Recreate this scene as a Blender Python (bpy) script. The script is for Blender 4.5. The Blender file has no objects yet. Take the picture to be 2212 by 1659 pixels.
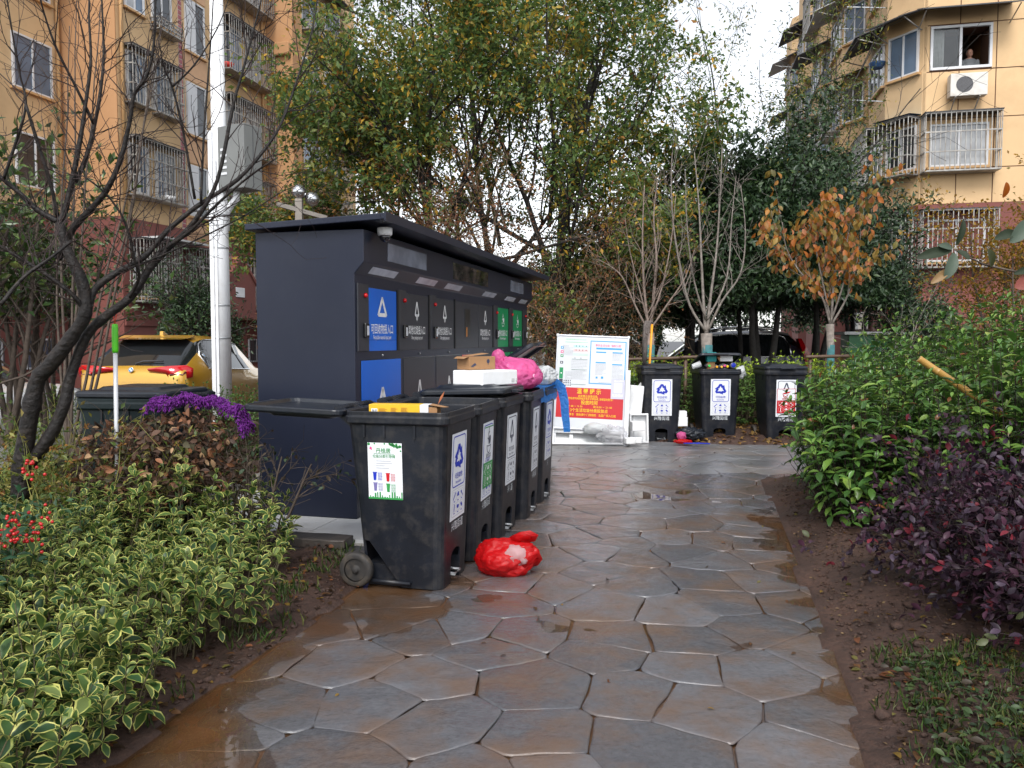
import bpy, bmesh, math, random
import numpy as np
from mathutils import Vector, Matrix, noise

S = bpy.context.scene
C = S.collection
R = math.radians
PI = math.pi

# ---------------------------------------------------------------- camera
CAM_H = 1.40
PITCH = R(3.18)
cd = bpy.data.cameras.new('camera')
cd.sensor_width = 36.0
cd.lens = 27.7
cd.clip_start = 0.05
cd.clip_end = 2000
cam = bpy.data.objects.new('camera', cd)
C.objects.link(cam)
cam.location = (0, 0, CAM_H)
cam.rotation_euler = (R(90) - PITCH, 0, 0)
S.camera = cam

# ---------------------------------------------------------------- sky, sun, exposure
SUN_EL, SUN_AZ = R(50), R(188)          # azimuth: compass style, clockwise from +Y
w = bpy.data.worlds.new('World')
S.world = w
w.use_nodes = True
nt = w.node_tree
nt.nodes.clear()
wo = nt.nodes.new('ShaderNodeOutputWorld')
bg = nt.nodes.new('ShaderNodeBackground')
sky = nt.nodes.new('ShaderNodeTexSky')
sky.sky_type = 'NISHITA'
sky.sun_disc = False
sky.sun_elevation = SUN_EL
sky.sun_rotation = SUN_AZ
sky.altitude = 50
sky.air_density = 1.0
sky.dust_density = 1.2
sky.ozone_density = 1.0
hs = nt.nodes.new('ShaderNodeHueSaturation')
hs.inputs['Saturation'].default_value = 0.22     # an overcast, nearly white sky
nt.links.new(sky.outputs[0], hs.inputs['Color'])
nt.links.new(hs.outputs[0], bg.inputs[0])
nt.links.new(bg.outputs[0], wo.inputs[0])
bg.inputs[1].default_value = 0.15
sd = bpy.data.lights.new('sun', 'SUN')
sd.energy = 1.4
sd.angle = R(24)
sd.color = (1.0, 0.97, 0.93)
sun = bpy.data.objects.new('sun', sd)
C.objects.link(sun)
sdir = Vector((math.sin(SUN_AZ) * math.cos(SUN_EL), math.cos(SUN_AZ) * math.cos(SUN_EL), math.sin(SUN_EL)))
sun.rotation_euler = sdir.to_track_quat('Z', 'Y').to_euler()
sun.location = (0, -5, 12)
S.view_settings.view_transform = 'Standard'
S.view_settings.look = 'None'
S.view_settings.exposure = 1.05
S.view_settings.gamma = 1
S.view_settings.use_curve_mapping = False
S.render.engine = 'CYCLES'
S.cycles.use_denoising = True
S.cycles.max_bounces = 6
S.cycles.transparent_max_bounces = 8
S.cycles.caustics_reflective = False
S.cycles.caustics_refractive = False

# ---------------------------------------------------------------- helpers: points
F_PX, CX_PX, CY_PX = 1702.0, 1106.0, 829.5      # of a 2212 x 1659 view of the photograph
def ray(px, py):
    x = (px - CX_PX) / F_PX
    y = -(py - CY_PX) / F_PX
    return Vector((x, math.cos(PITCH) + y * math.sin(PITCH), -math.sin(PITCH) + y * math.cos(PITCH)))
def at(px, py, Y):
    d = ray(px, py)
    t = Y / d.y
    return Vector((d.x * t, Y, CAM_H + d.z * t))
def ground_at(px, py, z=0.0):
    d = ray(px, py)
    t = (z - CAM_H) / d.z
    return Vector((d.x * t, d.y * t, z))
TH = R(14)                                         # the path runs 14 degrees right of the view
SN, CS = math.sin(TH), math.cos(TH)
def vu(v, u, z=0.0):                               # path frame (across, along) to world
    return Vector((u * SN + v * CS, u * CS - v * SN, z))

# ---------------------------------------------------------------- helpers: materials
MATS = {}
def new_mat(name):
    m = bpy.data.materials.new(name)
    m.use_nodes = True
    m.node_tree.nodes.clear()
    return m
def M(name, col=None, rough=0.5, metal=0.0, var=0.12, scale=6.0, bump=0.0, bscale=60.0, spec=0.5, coat=0.0, dirt=None, dscale=3.0, damt=0.5, alpha=1.0, sub=None):
    """Principled material whose colour wanders with noise; optional dirt colour and fine bump."""
    if name in MATS:
        return MATS[name]
    m = new_mat(name)
    nt = m.node_tree
    N = nt.nodes.new
    out = N('ShaderNodeOutputMaterial')
    p = N('ShaderNodeBsdfPrincipled')
    nt.links.new(p.outputs[0], out.inputs[0])
    tc = N('ShaderNodeTexCoord')
    nz = N('ShaderNodeTexNoise')
    nz.inputs['Scale'].default_value = scale
    nz.inputs['Detail'].default_value = 6
    nt.links.new(tc.outputs['Object'], nz.inputs['Vector'])
    mr = N('ShaderNodeMapRange')
    mr.inputs[1].default_value = 0.3
    mr.inputs[2].default_value = 0.7
    mr.inputs[3].default_value = 1 - var
    mr.inputs[4].default_value = 1 + var
    nt.links.new(nz.outputs['Fac'], mr.inputs[0])
    mx = N('ShaderNodeVectorMath')
    mx.operation = 'SCALE'
    mx.inputs[0].default_value = col
    nt.links.new(mr.outputs[0], mx.inputs['Scale'])
    last = mx.outputs[0]
    if dirt:
        n2 = N('ShaderNodeTexNoise')
        n2.inputs['Scale'].default_value = dscale
        n2.inputs['Detail'].default_value = 8
        n2.inputs['Roughness'].default_value = 0.65
        nt.links.new(tc.outputs['Object'], n2.inputs['Vector'])
        m2 = N('ShaderNodeMapRange')
        m2.inputs[1].default_value = 0.48
        m2.inputs[2].default_value = 0.72
        m2.inputs[4].default_value = damt
        nt.links.new(n2.outputs['Fac'], m2.inputs[0])
        mm = N('ShaderNodeMix')
        mm.data_type = 'RGBA'
        nt.links.new(m2.outputs[0], mm.inputs[0])
        nt.links.new(last, mm.inputs[6])
        mm.inputs[7].default_value = (*dirt, 1)
        last = mm.outputs[2]
    nt.links.new(last, p.inputs['Base Color'])
    p.inputs['Roughness'].default_value = rough
    p.inputs['Metallic'].default_value = metal
    p.inputs['Specular IOR Level'].default_value = spec
    p.inputs['Coat Weight'].default_value = coat
    p.inputs['Coat Roughness'].default_value = 0.06
    p.inputs['Alpha'].default_value = alpha
    if bump > 0:
        n3 = N('ShaderNodeTexNoise')
        n3.inputs['Scale'].default_value = bscale
        n3.inputs['Detail'].default_value = 5
        nt.links.new(tc.outputs['Object'], n3.inputs['Vector'])
        b = N('ShaderNodeBump')
        b.inputs['Strength'].default_value = bump
        b.inputs['Distance'].default_value = 0.01
        nt.links.new(n3.outputs['Fac'], b.inputs['Height'])
        nt.links.new(b.outputs[0], p.inputs['Normal'])
    MATS[name] = m
    return m
def leaf_mat(name, rough=0.4, transl=0.25, rim=None, rimat=0.62, obj_ramp=None, spec=0.45, rim2=None):
    """Leaf: colour from the mesh's own colour attribute (or a ramp over the object's random number)."""
    if name in MATS:
        return MATS[name]
    m = new_mat(name)
    nt = m.node_tree
    N = nt.nodes.new
    out = N('ShaderNodeOutputMaterial')
    p = N('ShaderNodeBsdfPrincipled')
    at_ = N('ShaderNodeAttribute')
    at_.attribute_name = 'Col'
    colour = at_.outputs['Color']
    if obj_ramp:
        oi = N('ShaderNodeObjectInfo')
        cr = N('ShaderNodeValToRGB')
        els = cr.color_ramp.elements
        while len(els) < len(obj_ramp):
            els.new(0.5)
        for i, c in enumerate(obj_ramp):
            els[i].position = i / max(1, len(obj_ramp) - 1)
            els[i].color = (*c, 1)
        nt.links.new(oi.outputs['Random'], cr.inputs[0])
        colour = cr.outputs[0]
    if rim:
        mr = N('ShaderNodeMapRange')
        mr.inputs[1].default_value = rimat
        mr.inputs[2].default_value = rimat + 0.12
        nt.links.new(at_.outputs['Alpha'], mr.inputs[0])
        mm = N('ShaderNodeMix')
        mm.data_type = 'RGBA'
        nt.links.new(mr.outputs[0], mm.inputs[0])
        nt.links.new(colour, mm.inputs[6])
        mm.inputs[7].default_value = (*rim, 1)
        if rim2:
            tc = N('ShaderNodeTexCoord'); nz = N('ShaderNodeTexNoise'); nz.inputs['Scale'].default_value = 17
            nt.links.new(tc.outputs['Object'], nz.inputs['Vector'])
            cr2 = N('ShaderNodeValToRGB')
            cr2.color_ramp.elements[0].position = .40; cr2.color_ramp.elements[0].color = (*rim2, 1)
            cr2.color_ramp.elements[1].position = .58; cr2.color_ramp.elements[1].color = (*rim, 1)
            nt.links.new(nz.outputs['Fac'], cr2.inputs[0]); nt.links.new(cr2.outputs[0], mm.inputs[7])
        colour = mm.outputs[2]
    nt.links.new(colour, p.inputs['Base Color'])
    p.inputs['Roughness'].default_value = rough
    p.inputs['Specular IOR Level'].default_value = spec
    tr = N('ShaderNodeBsdfTranslucent')
    nt.links.new(colour, tr.inputs[0])
    mixs = N('ShaderNodeMixShader')
    mixs.inputs[0].default_value = transl
    nt.links.new(p.outputs[0], mixs.inputs[1])
    nt.links.new(tr.outputs[0], mixs.inputs[2])
    nt.links.new(mixs.outputs[0], out.inputs[0])
    MATS[name] = m
    return m

# ---------------------------------------------------------------- helpers: meshes and objects
def tag(o, label=None, cat=None, group=None, kind=None):
    if label: o['label'] = label
    if cat: o['category'] = cat
    if group: o['group'] = group
    if kind: o['kind'] = kind
    return o
def empty(name, label, cat, loc=(0, 0, 0), rz=0.0, group=None):
    o = bpy.data.objects.new(name, None)
    o.empty_display_size = 0.2
    C.objects.link(o)
    o.location = loc
    o.rotation_euler = (0, 0, rz)
    return tag(o, label, cat, group)
def put(name, mesh, mat, parent=None, loc=(0, 0, 0), rot=(0, 0, 0), bevel=0.0, scale=None, bseg=2):
    o = bpy.data.objects.new(name, mesh)
    C.objects.link(o)
    if mat is not None and len(mesh.materials) == 0:
        mesh.materials.append(mat)
    o.parent = parent
    o.location = loc
    o.rotation_euler = rot
    if scale: o.scale = scale
    if bevel > 0:
        b = o.modifiers.new('bevel', 'BEVEL')
        b.width = bevel
        b.segments = bseg
        b.limit_method = 'ANGLE'
        b.angle_limit = R(35)
    return o
def copy_tree(o, parent=None):
    c = o.copy()
    C.objects.link(c)
    c.parent = parent
    for ch in list(o.children):
        copy_tree(ch, c)
    return c

class MB:
    """Collects simple shapes into one mesh."""
    def __init__(s):
        s.v, s.f, s.sm = [], [], []
    def add(s, vs, fs, smooth=False):
        o = len(s.v)
        s.v.extend([tuple(x) for x in vs])
        s.f.extend([tuple(i + o for i in f) for f in fs])
        s.sm.extend([smooth] * len(fs))
        return s
    def box(s, x0, x1, y0, y1, z0, z1):
        return s.add([(x0, y0, z0), (x1, y0, z0), (x1, y1, z0), (x0, y1, z0), (x0, y0, z1), (x1, y0, z1), (x1, y1, z1), (x0, y1, z1)],
                     [(0, 3, 2, 1), (4, 5, 6, 7), (0, 1, 5, 4), (1, 2, 6, 5), (2, 3, 7, 6), (3, 0, 4, 7)])
    def bar(s, a, b, w, h=None):
        """square bar from a to b"""
        a, b = Vector(a), Vector(b)
        h = h or w
        d = (b - a).normalized()
        up = Vector((0, 0, 1)) if abs(d.z) < 0.95 else Vector((0, 1, 0))
        x = d.cross(up).normalized() * (w / 2)
        y = x.cross(d).normalized() * (h / 2)
        vs = [a - x - y, a + x - y, a + x + y, a - x + y, b - x - y, b + x - y, b + x + y, b - x + y]
        return s.add(vs, [(0, 3, 2, 1), (4, 5, 6, 7), (0, 1, 5, 4), (1, 2, 6, 5), (2, 3, 7, 6), (3, 0, 4, 7)])
    def tube(s, pts, radii, n=6, cap=True, smooth=True):
        pts = [Vector(p) for p in pts]
        if not hasattr(radii, '__len__'):
            radii = [radii] * len(pts)
        vs, fs = [], []
        prev = None
        for i, p in enumerate(pts):
            d = (pts[min(i + 1, len(pts) - 1)] - pts[max(i - 1, 0)])
            d = d.normalized() if d.length > 1e-9 else Vector((0, 0, 1))
            if prev is None:
                ref = Vector((0, 0, 1)) if abs(d.z) < 0.9 else Vector((1, 0, 0))
                x = d.cross(ref).normalized()
            else:
                x = (prev - d * prev.dot(d))
                x = x.normalized() if x.length > 1e-6 else d.orthogonal().normalized()
            prev = x
            y = d.cross(x)
            for k in range(n):
                a = 2 * PI * k / n
                vs.append(p + (x * math.cos(a) + y * math.sin(a)) * radii[i])
        for i in range(len(pts) - 1):
            for k in range(n):
                k2 = (k + 1) % n
                fs.append((i * n + k, i * n + k2, (i + 1) * n + k2, (i + 1) * n + k))
        s.add(vs, fs, smooth)
        if cap:
            o = len(s.v) - len(vs)
            s.f.append(tuple(o + k for k in reversed(range(n))))
            s.f.append(tuple(o + (len(pts) - 1) * n + k for k in range(n)))
            s.sm.extend([False, False])
        return s
    def loft(s, rings, closed=True, cap0=True, cap1=True, smooth=True):
        n = len(rings[0])
        vs = [p for r in rings for p in r]
        fs = []
        for i in range(len(rings) - 1):
            for k in range(n if closed else n - 1):
                k2 = (k + 1) % n
                fs.append((i * n + k, i * n + k2, (i + 1) * n + k2, (i + 1) * n + k))
        s.add(vs, fs, smooth)
        o = len(s.v) - len(vs)
        if cap0:
            s.f.append(tuple(o + k for k in reversed(range(n)))); s.sm.append(False)
        if cap1:
            s.f.append(tuple(o + (len(rings) - 1) * n + k for k in range(n))); s.sm.append(False)
        return s
    def lathe(s, prof, n=16, M4=None, smooth=True, cap=True):
        """prof: (radius, z) pairs, about z; M4 moves it"""
        rings = []
        for r, z in prof:
            ring = [Vector((r * math.cos(2 * PI * k / n), r * math.sin(2 * PI * k / n), z)) for k in range(n)]
            if M4 is not None:
                ring = [M4 @ p for p in ring]
            rings.append(ring)
        return s.loft(rings, cap0=cap, cap1=cap, smooth=smooth)
    def prism(s, poly, h0, h1, f):
        """poly: 2D points; f(a, b, h) gives the 3D point"""
        n = len(poly)
        vs = [f(a, b, h0) for a, b in poly] + [f(a, b, h1) for a, b in poly]
        fs = [tuple(reversed(range(n))), tuple(range(n, 2 * n))]
        fs += [(k, (k + 1) % n, n + (k + 1) % n, n + k) for k in range(n)]
        return s.add(vs, fs)
    def mesh(s, name):
        me = bpy.data.meshes.new(name)
        me.from_pydata([tuple(v) for v in s.v], [], s.f)
        if any(s.sm):
            me.polygons.foreach_set('use_smooth', s.sm)
        me.validate()
        me.update()
        return me
    def fixed(s, name):
        """mesh with normals made consistent"""
        me = s.mesh(name)
        bm = bmesh.new()
        bm.from_mesh(me)
        bmesh.ops.recalc_face_normals(bm, faces=bm.faces)
        bm.to_mesh(me)
        bm.free()
        return me
def np_mesh(name, V, T, col=None, smooth=True):
    me = bpy.data.meshes.new(name)
    nv, nf = len(V), len(T)
    k = T.shape[1]
    me.vertices.add(nv)
    me.vertices.foreach_set('co', np.ascontiguousarray(V, dtype=np.float32).ravel())
    me.loops.add(nf * k)
    me.loops.foreach_set('vertex_index', np.ascontiguousarray(T, dtype=np.int32).ravel())
    me.polygons.add(nf)
    me.polygons.foreach_set('loop_start', np.arange(0, nf * k, k, dtype=np.int32))
    me.polygons.foreach_set('use_smooth', np.full(nf, smooth))
    me.update(calc_edges=True)
    if col is not None:
        a = me.color_attributes.new('Col', 'FLOAT_COLOR', 'POINT')
        a.data.foreach_set('color', np.ascontiguousarray(col, dtype=np.float32).ravel())
    return me
# leaf templates: (side, along, lift, rim)
def _tmpl(kind):
    if kind == 'simple':
        v = [(0, 0, 0, .7), (-.5, .45, .12, 1), (0, .5, 0, 0), (.5, .45, .12, 1), (0, 1, -.08, 1)]
        t = [(0, 2, 1), (0, 3, 2), (1, 2, 4), (2, 3, 4)]
    elif kind == 'quad':
        v = [(0, 0, 0, .7), (-.5, .5, .1, 1), (.5, .5, .1, 1), (0, 1, 0, 1)]
        t = [(0, 2, 1), (1, 2, 3)]
    else:
        rows = [(.22, .62, .02), (.52, 1.0, .0), (.8, .68, -.06)]
        v = [(0, 0, 0, .8)]
        for a, w_, l in rows:
            v += [(-.5 * w_, a, l + .10 * w_, 1), (0, a, l, 0), (.5 * w_, a, l + .10 * w_, 1)]
        v += [(0, 1, -.16, 1)]
        t = [(0, 2, 1), (0, 3, 2)]
        for r in range(2):
            o = 1 + 3 * r
            t += [(o, o + 1, o + 4), (o, o + 4, o + 3), (o + 1, o + 2, o + 5), (o + 1, o + 5, o + 4)]
        t += [(7, 8, 10), (8, 9, 10)]
    return np.array(v, dtype=np.float64), np.array(t, dtype=np.int64)
def leaves_mesh(name, pos, dirs, nrm, ln, wd, col, kind='simple'):
    tv, tt = _tmpl(kind)
    pos = np.asarray(pos, float); dirs = np.asarray(dirs, float); nrm = np.asarray(nrm, float)
    n = len(pos)
    dirs = dirs / (np.linalg.norm(dirs, axis=1, keepdims=True) + 1e-9)
    side = np.cross(dirs, nrm)
    side /= (np.linalg.norm(side, axis=1, keepdims=True) + 1e-9)
    nn = np.cross(side, dirs)
    ln = np.broadcast_to(np.asarray(ln, float), (n,)); wd = np.broadcast_to(np.asarray(wd, float), (n,))
    V = (pos[:, None, :] + dirs[:, None, :] * (tv[None, :, 1, None] * ln[:, None, None])
         + side[:, None, :] * (tv[None, :, 0, None] * wd[:, None, None])
         + nn[:, None, :] * (tv[None, :, 2, None] * ln[:, None, None]))
    k = len(tv)
    T = (tt[None] + (np.arange(n) * k)[:, None, None]).reshape(-1, 3)
    colr = np.empty((n, k, 4))
    colr[:, :, :3] = np.asarray(col)[:, None, :]
    colr[:, :, 3] = tv[None, :, 3]
    return np_mesh(name, V.reshape(-1, 3), T, colr.reshape(-1, 4))
def pick_cols(rng, n, palette, weights=None, jitter=0.2):
    pal = np.array(palette, float)
    w_ = np.array(weights, float) if weights is not None else np.ones(len(pal))
    idx = rng.choice(len(pal), n, p=w_ / w_.sum())
    c = pal[idx] * (1 + jitter * rng.uniform(-1, 1, (n, 1)))
    return np.clip(c, 0, 1)
def rand_dirs(rng, n):
    d = rng.normal(size=(n, 3))
    return d / np.linalg.norm(d, axis=1, keepdims=True)
def tubes_mesh(name, tubes, n=5):
    mb = MB()
    for pts, rad in tubes:
        mb.tube(pts, rad, n if rad[0] > 0.006 else 3, cap=False)
    return mb.mesh(name)
def text_mesh(body, size, bold=0.0, align='CENTER', squeeze=1.0):
    cu = bpy.data.curves.new('text', 'FONT')
    cu.body = body
    cu.size = size
    cu.align_x = align
    cu.align_y = 'CENTER'
    cu.offset = bold * size * .45
    cu.resolution_u = 2
    o = bpy.data.objects.new('text', cu)
    C.objects.link(o)
    dg = bpy.context.evaluated_depsgraph_get()
    me = bpy.data.meshes.new_from_object(o.evaluated_get(dg), preserve_all_data_layers=False, depsgraph=dg)
    bpy.data.objects.remove(o)
    bpy.data.curves.remove(cu)
    me.materials.clear()
    if squeeze != 1.0:
        for v in me.vertices:
            v.co.x *= squeeze
    me.name = 'lettering'
    return me
TEXTS = {}
def text_join(items, name='lettering'):
    """items: (body, x, y, size, bold, squeeze) laid out in the XY plane, joined into one flat mesh"""
    V, F_ = [], []
    for body, x, y, size, bold, sq in items:
        key = (body, round(size, 5), bold, sq)
        if key not in TEXTS:
            TEXTS[key] = text_mesh(body, size, bold, squeeze=sq)
        me = TEXTS[key]
        o = len(V)
        V += [(v.co.x + x, v.co.y + y, 0.0) for v in me.vertices]
        F_ += [tuple(i + o for i in p.vertices) for p in me.polygons]
    me = bpy.data.meshes.new(name)
    me.from_pydata(V, [], F_)
    me.update()
    return me
class Flat:
    """flat shapes in the XY plane, one mesh"""
    def __init__(s):
        s.v, s.f = [], []
    def poly(s, pts):
        o = len(s.v)
        s.v += [(x, y, 0.0) for x, y in pts]
        s.f.append(tuple(range(o, o + len(pts))))
        return s
    def rect(s, x0, y0, x1, y1):
        return s.poly([(x0, y0), (x1, y0), (x1, y1), (x0, y1)])
    def disc(s, x, y, r, n=14, ry=None):
        ry = ry or r
        return s.poly([(x + r * math.cos(2 * PI * k / n), y + ry * math.sin(2 * PI * k / n)) for k in range(n)])
    def line(s, pts, w_):
        for (x0, y0), (x1, y1) in zip(pts[:-1], pts[1:]):
            dx, dy = x1 - x0, y1 - y0
            L = math.hypot(dx, dy) or 1e-6
            ex, ey = dx / L * w_ * .45, dy / L * w_ * .45
            nx, ny = -dy / L * w_ / 2, dx / L * w_ / 2
            s.poly([(x0 - ex - nx, y0 - ey - ny), (x1 + ex - nx, y1 + ey - ny), (x1 + ex + nx, y1 + ey + ny), (x0 - ex + nx, y0 - ey + ny)])
        return s
    def ring(s, outer, inner):
        n = len(outer)
        o = len(s.v)
        s.v += [(x, y, 0.0) for x, y in outer] + [(x, y, 0.0) for x, y in inner]
        s.f += [(o + k, o + (k + 1) % n, o + n + (k + 1) % n, o + n + k) for k in range(n)]
        return s
    def rframe(s, x0, y0, x1, y1, r, w_):
        return s.ring(rrect(x0, y0, x1, y1, r), rrect(x0 + w_, y0 + w_, x1 - w_, y1 - w_, max(r - w_, .0005)))
    def mesh(s, name):
        # give each shape a hair of height of its own so that none share a plane
        me = bpy.data.meshes.new(name)
        v = list(s.v)
        for i, f in enumerate(s.f):
            pass
        me.from_pydata(v, [], s.f)
        me.update()
        return me
def rrect(x0, y0, x1, y1, r, n=4):
    pts = []
    for cx, cy, a0 in ((x1 - r, y1 - r, 0), (x0 + r, y1 - r, 90), (x0 + r, y0 + r, 180), (x1 - r, y0 + r, 270)):
        for k in range(n + 1):
            a = R(a0 + 90 * k / n)
            pts.append((cx + r * math.cos(a), cy + r * math.sin(a)))
    return pts

# ---------------------------------------------------------------- the materials used in many places
m_navy = M('navy_steel', (0.015, 0.019, 0.036), 0.40, var=.08, scale=2, dirt=(.03, .034, .05), dscale=5, damt=.25, spec=.32)
m_grey_door = M('charcoal_door', (0.032, 0.034, 0.043), 0.45, var=.06, scale=3, dirt=(.05, .048, .05), dscale=4, damt=.3, spec=.35)
m_blue = M('blue_panel', (0.0, 0.12, 0.60), 0.38, var=.05, scale=2)
m_green = M('green_panel', (0.0, 0.24, 0.08), 0.4, var=.06, scale=2)
m_redp = M('red_panel', (0.6, 0.05, 0.08), 0.4, var=.05)
m_white = M('white_print', (0.80, 0.80, 0.80), 0.5, var=.03)
m_sheet = M('sticker_white', (0.74, 0.76, 0.80), 0.4, var=.05, scale=8, dirt=(.45, .45, .46), dscale=9, damt=.35)
m_inkblue = M('print_blue', (0.01, 0.03, 0.42), 0.45, var=.05)
m_inkdark = M('print_dark', (0.03, 0.035, 0.07), 0.5, var=.05)
m_inkgrey = M('print_grey', (0.42, 0.43, 0.46), 0.5, var=.05)
m_inkgreen = M('print_green', (0.03, 0.26, 0.06), 0.5, var=.08)
m_inkred = M('print_red', (0.50, 0.006, 0.014), 0.45, var=.04)
m_inkyellow = M('print_yellow', (0.85, 0.58, 0.0), 0.5, var=.04)
m_inkpink = M('print_pink', (0.75, 0.08, 0.25), 0.5, var=.04)
m_inkcyan = M('print_sky_blue', (0.03, 0.30, 0.62), 0.5, var=.04)
m_binpl = M('bin_plastic', (0.0105, 0.0125, 0.018), 0.36, var=.3, scale=5, dirt=(.055, .050, .046), dscale=11, damt=.55, bump=.08, bscale=120, spec=.32)
m_lidpl = M('bin_lid_plastic', (0.010, 0.013, 0.020), 0.30, var=.2, scale=5, dirt=(.05, .05, .05), dscale=7, damt=.3, bump=.05, bscale=120)
m_grbin = M('dark_green_plastic', (0.008, 0.016, 0.018), 0.42, var=.2, scale=4, dirt=(.03, .03, .03), dscale=5, damt=.25, bump=.05, bscale=100, spec=.3)
m_rubber = M('wheel_rubber', (0.022, 0.02, 0.019), 0.7, var=.3, scale=10, dirt=(.11, .085, .06), dscale=14, damt=.6)
m_steel = M('galvanised_steel', (0.35, 0.36, 0.37), 0.42, metal=.8, var=.2, scale=12)
m_bars = M('steel_window_bars', (0.34, 0.33, 0.31), 0.5, metal=.3, var=.3, scale=5, dirt=(.18, .11, .06), dscale=6, damt=.5)
m_foam = M('styrofoam', (0.78, 0.79, 0.80), 0.75, var=.04, scale=15, bump=.12, bscale=220, dirt=(.55, .53, .48), dscale=7, damt=.3)
m_alu = M('aluminium_frame', (0.55, 0.56, 0.60), 0.35, metal=.7, var=.05)
m_whitepaint = M('white_paint', (0.74, 0.75, 0.77), 0.5, var=.06, scale=3, dirt=(.48, .46, .42), dscale=4, damt=.35)
m_bark = M('wet_dark_bark', (0.011, 0.009, 0.0085), 0.55, var=.5, scale=25, bump=1.0, bscale=38, dirt=(.045, .032, .024), dscale=18, damt=.5, spec=.3)
m_twig = M('reddish_twig', (0.030, 0.019, 0.018), 0.6, var=.4, scale=20, spec=.3)
m_palebark = M('pale_grey_bark', (0.19, 0.165, 0.145), 0.75, var=.35, scale=18, bump=.5, bscale=40, dirt=(.12, .09, .07), dscale=10, damt=.6)
m_brownbark = M('brown_bark', (0.075, 0.055, 0.042), 0.8, var=.4, scale=18, bump=.7, bscale=35)
m_blackbark = M('black_bark', (0.020, 0.017, 0.015), 0.8, var=.4, scale=15, bump=.6, bscale=35)
m_stem = M('green_brown_stem', (0.09, 0.075, 0.04), 0.7, var=.3, scale=20)

# ================================================================ THE SETTING: ground, soil, road, path
def fbm(x, y, z=0.0, o=4):
    return noise.fractal(Vector((x, y, z)), 1.0, 2.0, o)
m_asphalt = M('asphalt', (0.055, 0.055, 0.058), 0.6, var=.2, scale=3, bump=.3, bscale=80)
g = MB().box(-400, 400, -60, 900, -1.2, -0.11)
tag(put('ground', g.mesh('ground'), m_asphalt), kind='structure')

def soil_material():
    m = new_mat('wet_soil')
    nt = m.node_tree; N = nt.nodes.new; L = nt.links.new
    out = N('ShaderNodeOutputMaterial'); p = N('ShaderNodeBsdfPrincipled')
    tc = N('ShaderNodeTexCoord')
    n1 = N('ShaderNodeTexNoise'); n1.inputs['Scale'].default_value = 1.6; n1.inputs['Detail'].default_value = 8
    n2 = N('ShaderNodeTexNoise'); n2.inputs['Scale'].default_value = 34; n2.inputs['Detail'].default_value = 8; n2.inputs['Roughness'].default_value = .7
    L(tc.outputs['Object'], n1.inputs['Vector']); L(tc.outputs['Object'], n2.inputs['Vector'])
    cr = N('ShaderNodeValToRGB')
    cr.color_ramp.elements[0].position = .38; cr.color_ramp.elements[0].color = (.022, .012, .009, 1)
    cr.color_ramp.elements[1].position = .66; cr.color_ramp.elements[1].color = (.090, .045, .030, 1)
    mixf = N('ShaderNodeMath'); mixf.operation = 'MULTIPLY_ADD'; mixf.inputs[1].default_value = .5
    L(n2.outputs['Fac'], mixf.inputs[0])
    h = N('ShaderNodeMath'); h.operation = 'MULTIPLY'; h.inputs[1].default_value = .5
    L(n1.outputs['Fac'], h.inputs[0]); L(h.outputs[0], mixf.inputs[2])
    L(mixf.outputs[0], cr.inputs[0]); L(cr.outputs[0], p.inputs['Base Color'])
    rr = N('ShaderNodeMapRange'); rr.inputs[1].default_value = .4; rr.inputs[2].default_value = .65; rr.inputs[3].default_value = .45; rr.inputs[4].default_value = .9
    L(n1.outputs['Fac'], rr.inputs[0]); L(rr.outputs[0], p.inputs['Roughness'])
    b = N('ShaderNodeBump'); b.inputs['Strength'].default_value = .9; b.inputs['Distance'].default_value = .02
    L(n2.outputs['Fac'], b.inputs['Height']); L(b.outputs[0], p.inputs['Normal'])
    L(p.outputs[0], out.inputs[0])
    return m
m_soil = soil_material()
PV0, PV1 = -1.90, 0.55                     # the path's two edges, across
FAR_U0, FAR_U1 = 8.35, 10.95               # the paved cross strip in front of the far bins
def in_pave(v, u):
    e = 0.05 * fbm(u * 1.3, v * 1.3, 3.0)
    a = min(v - PV0 + e, PV1 + e * 1.4 - v)
    b = min(min(u - FAR_U0, FAR_U1 + e - u), min(v + 3.3, 3.4 - v))
    return max(a if u < 11 else -1, b)      # > 0 inside, about the metres to the edge
def soil_h(v, u):
    d = in_pave(v, u)
    n = fbm(v * 2.2, u * 2.2, 0) * .030 + fbm(v * 9, u * 9, 5) * .022 + fbm(v * 26, u * 26, 9, 2) * .010
    if d > 0.02:
        return -0.075
    t = min(1.0, max(0.0, -d + .02) / .45)
    t = t * t * (3 - 2 * t)
    hgt = 0.012 + t * (0.05 if v < -1 else 0.11)
    return hgt + n * (0.25 + .75 * t)
def tile_zone(v, u):
    return -3.95 < v < -1.95 and 4.55 < u < 11.4
nv_, nu_ = 210, 190
vs = np.concatenate([np.linspace(-9, -4.2, 44, endpoint=False), np.linspace(-4.2, 3.6, 175, endpoint=False), np.linspace(3.6, 9, 46)])
us = np.concatenate([np.linspace(-1, 8, 180, endpoint=False), np.linspace(8, 15, 84)])
V = np.empty((len(vs) * len(us), 3)); k = 0
for v in vs:
    for u in us:
        hgt = soil_h(v, u)
        if tile_zone(v, u): hgt = min(hgt, 0.0)
        p = vu(v, u, hgt)
        V[k] = p; k += 1
nu = len(us)
I, J = np.meshgrid(np.arange(len(vs) - 1), np.arange(nu - 1), indexing='ij')
a = (I * nu + J).ravel()
T = np.stack([a, a + nu, a + nu + 1, a + 1], 1)
tag(put('soil_bed', np_mesh('soil_bed', V, T), m_soil), kind='structure')
# the car road beyond, on the left and at the back
rd = MB()
rd.box(-30, 40, 15.0, 24, -0.10, -0.06)
tag(put('road', rd.mesh('road'), m_asphalt), kind='structure')

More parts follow.
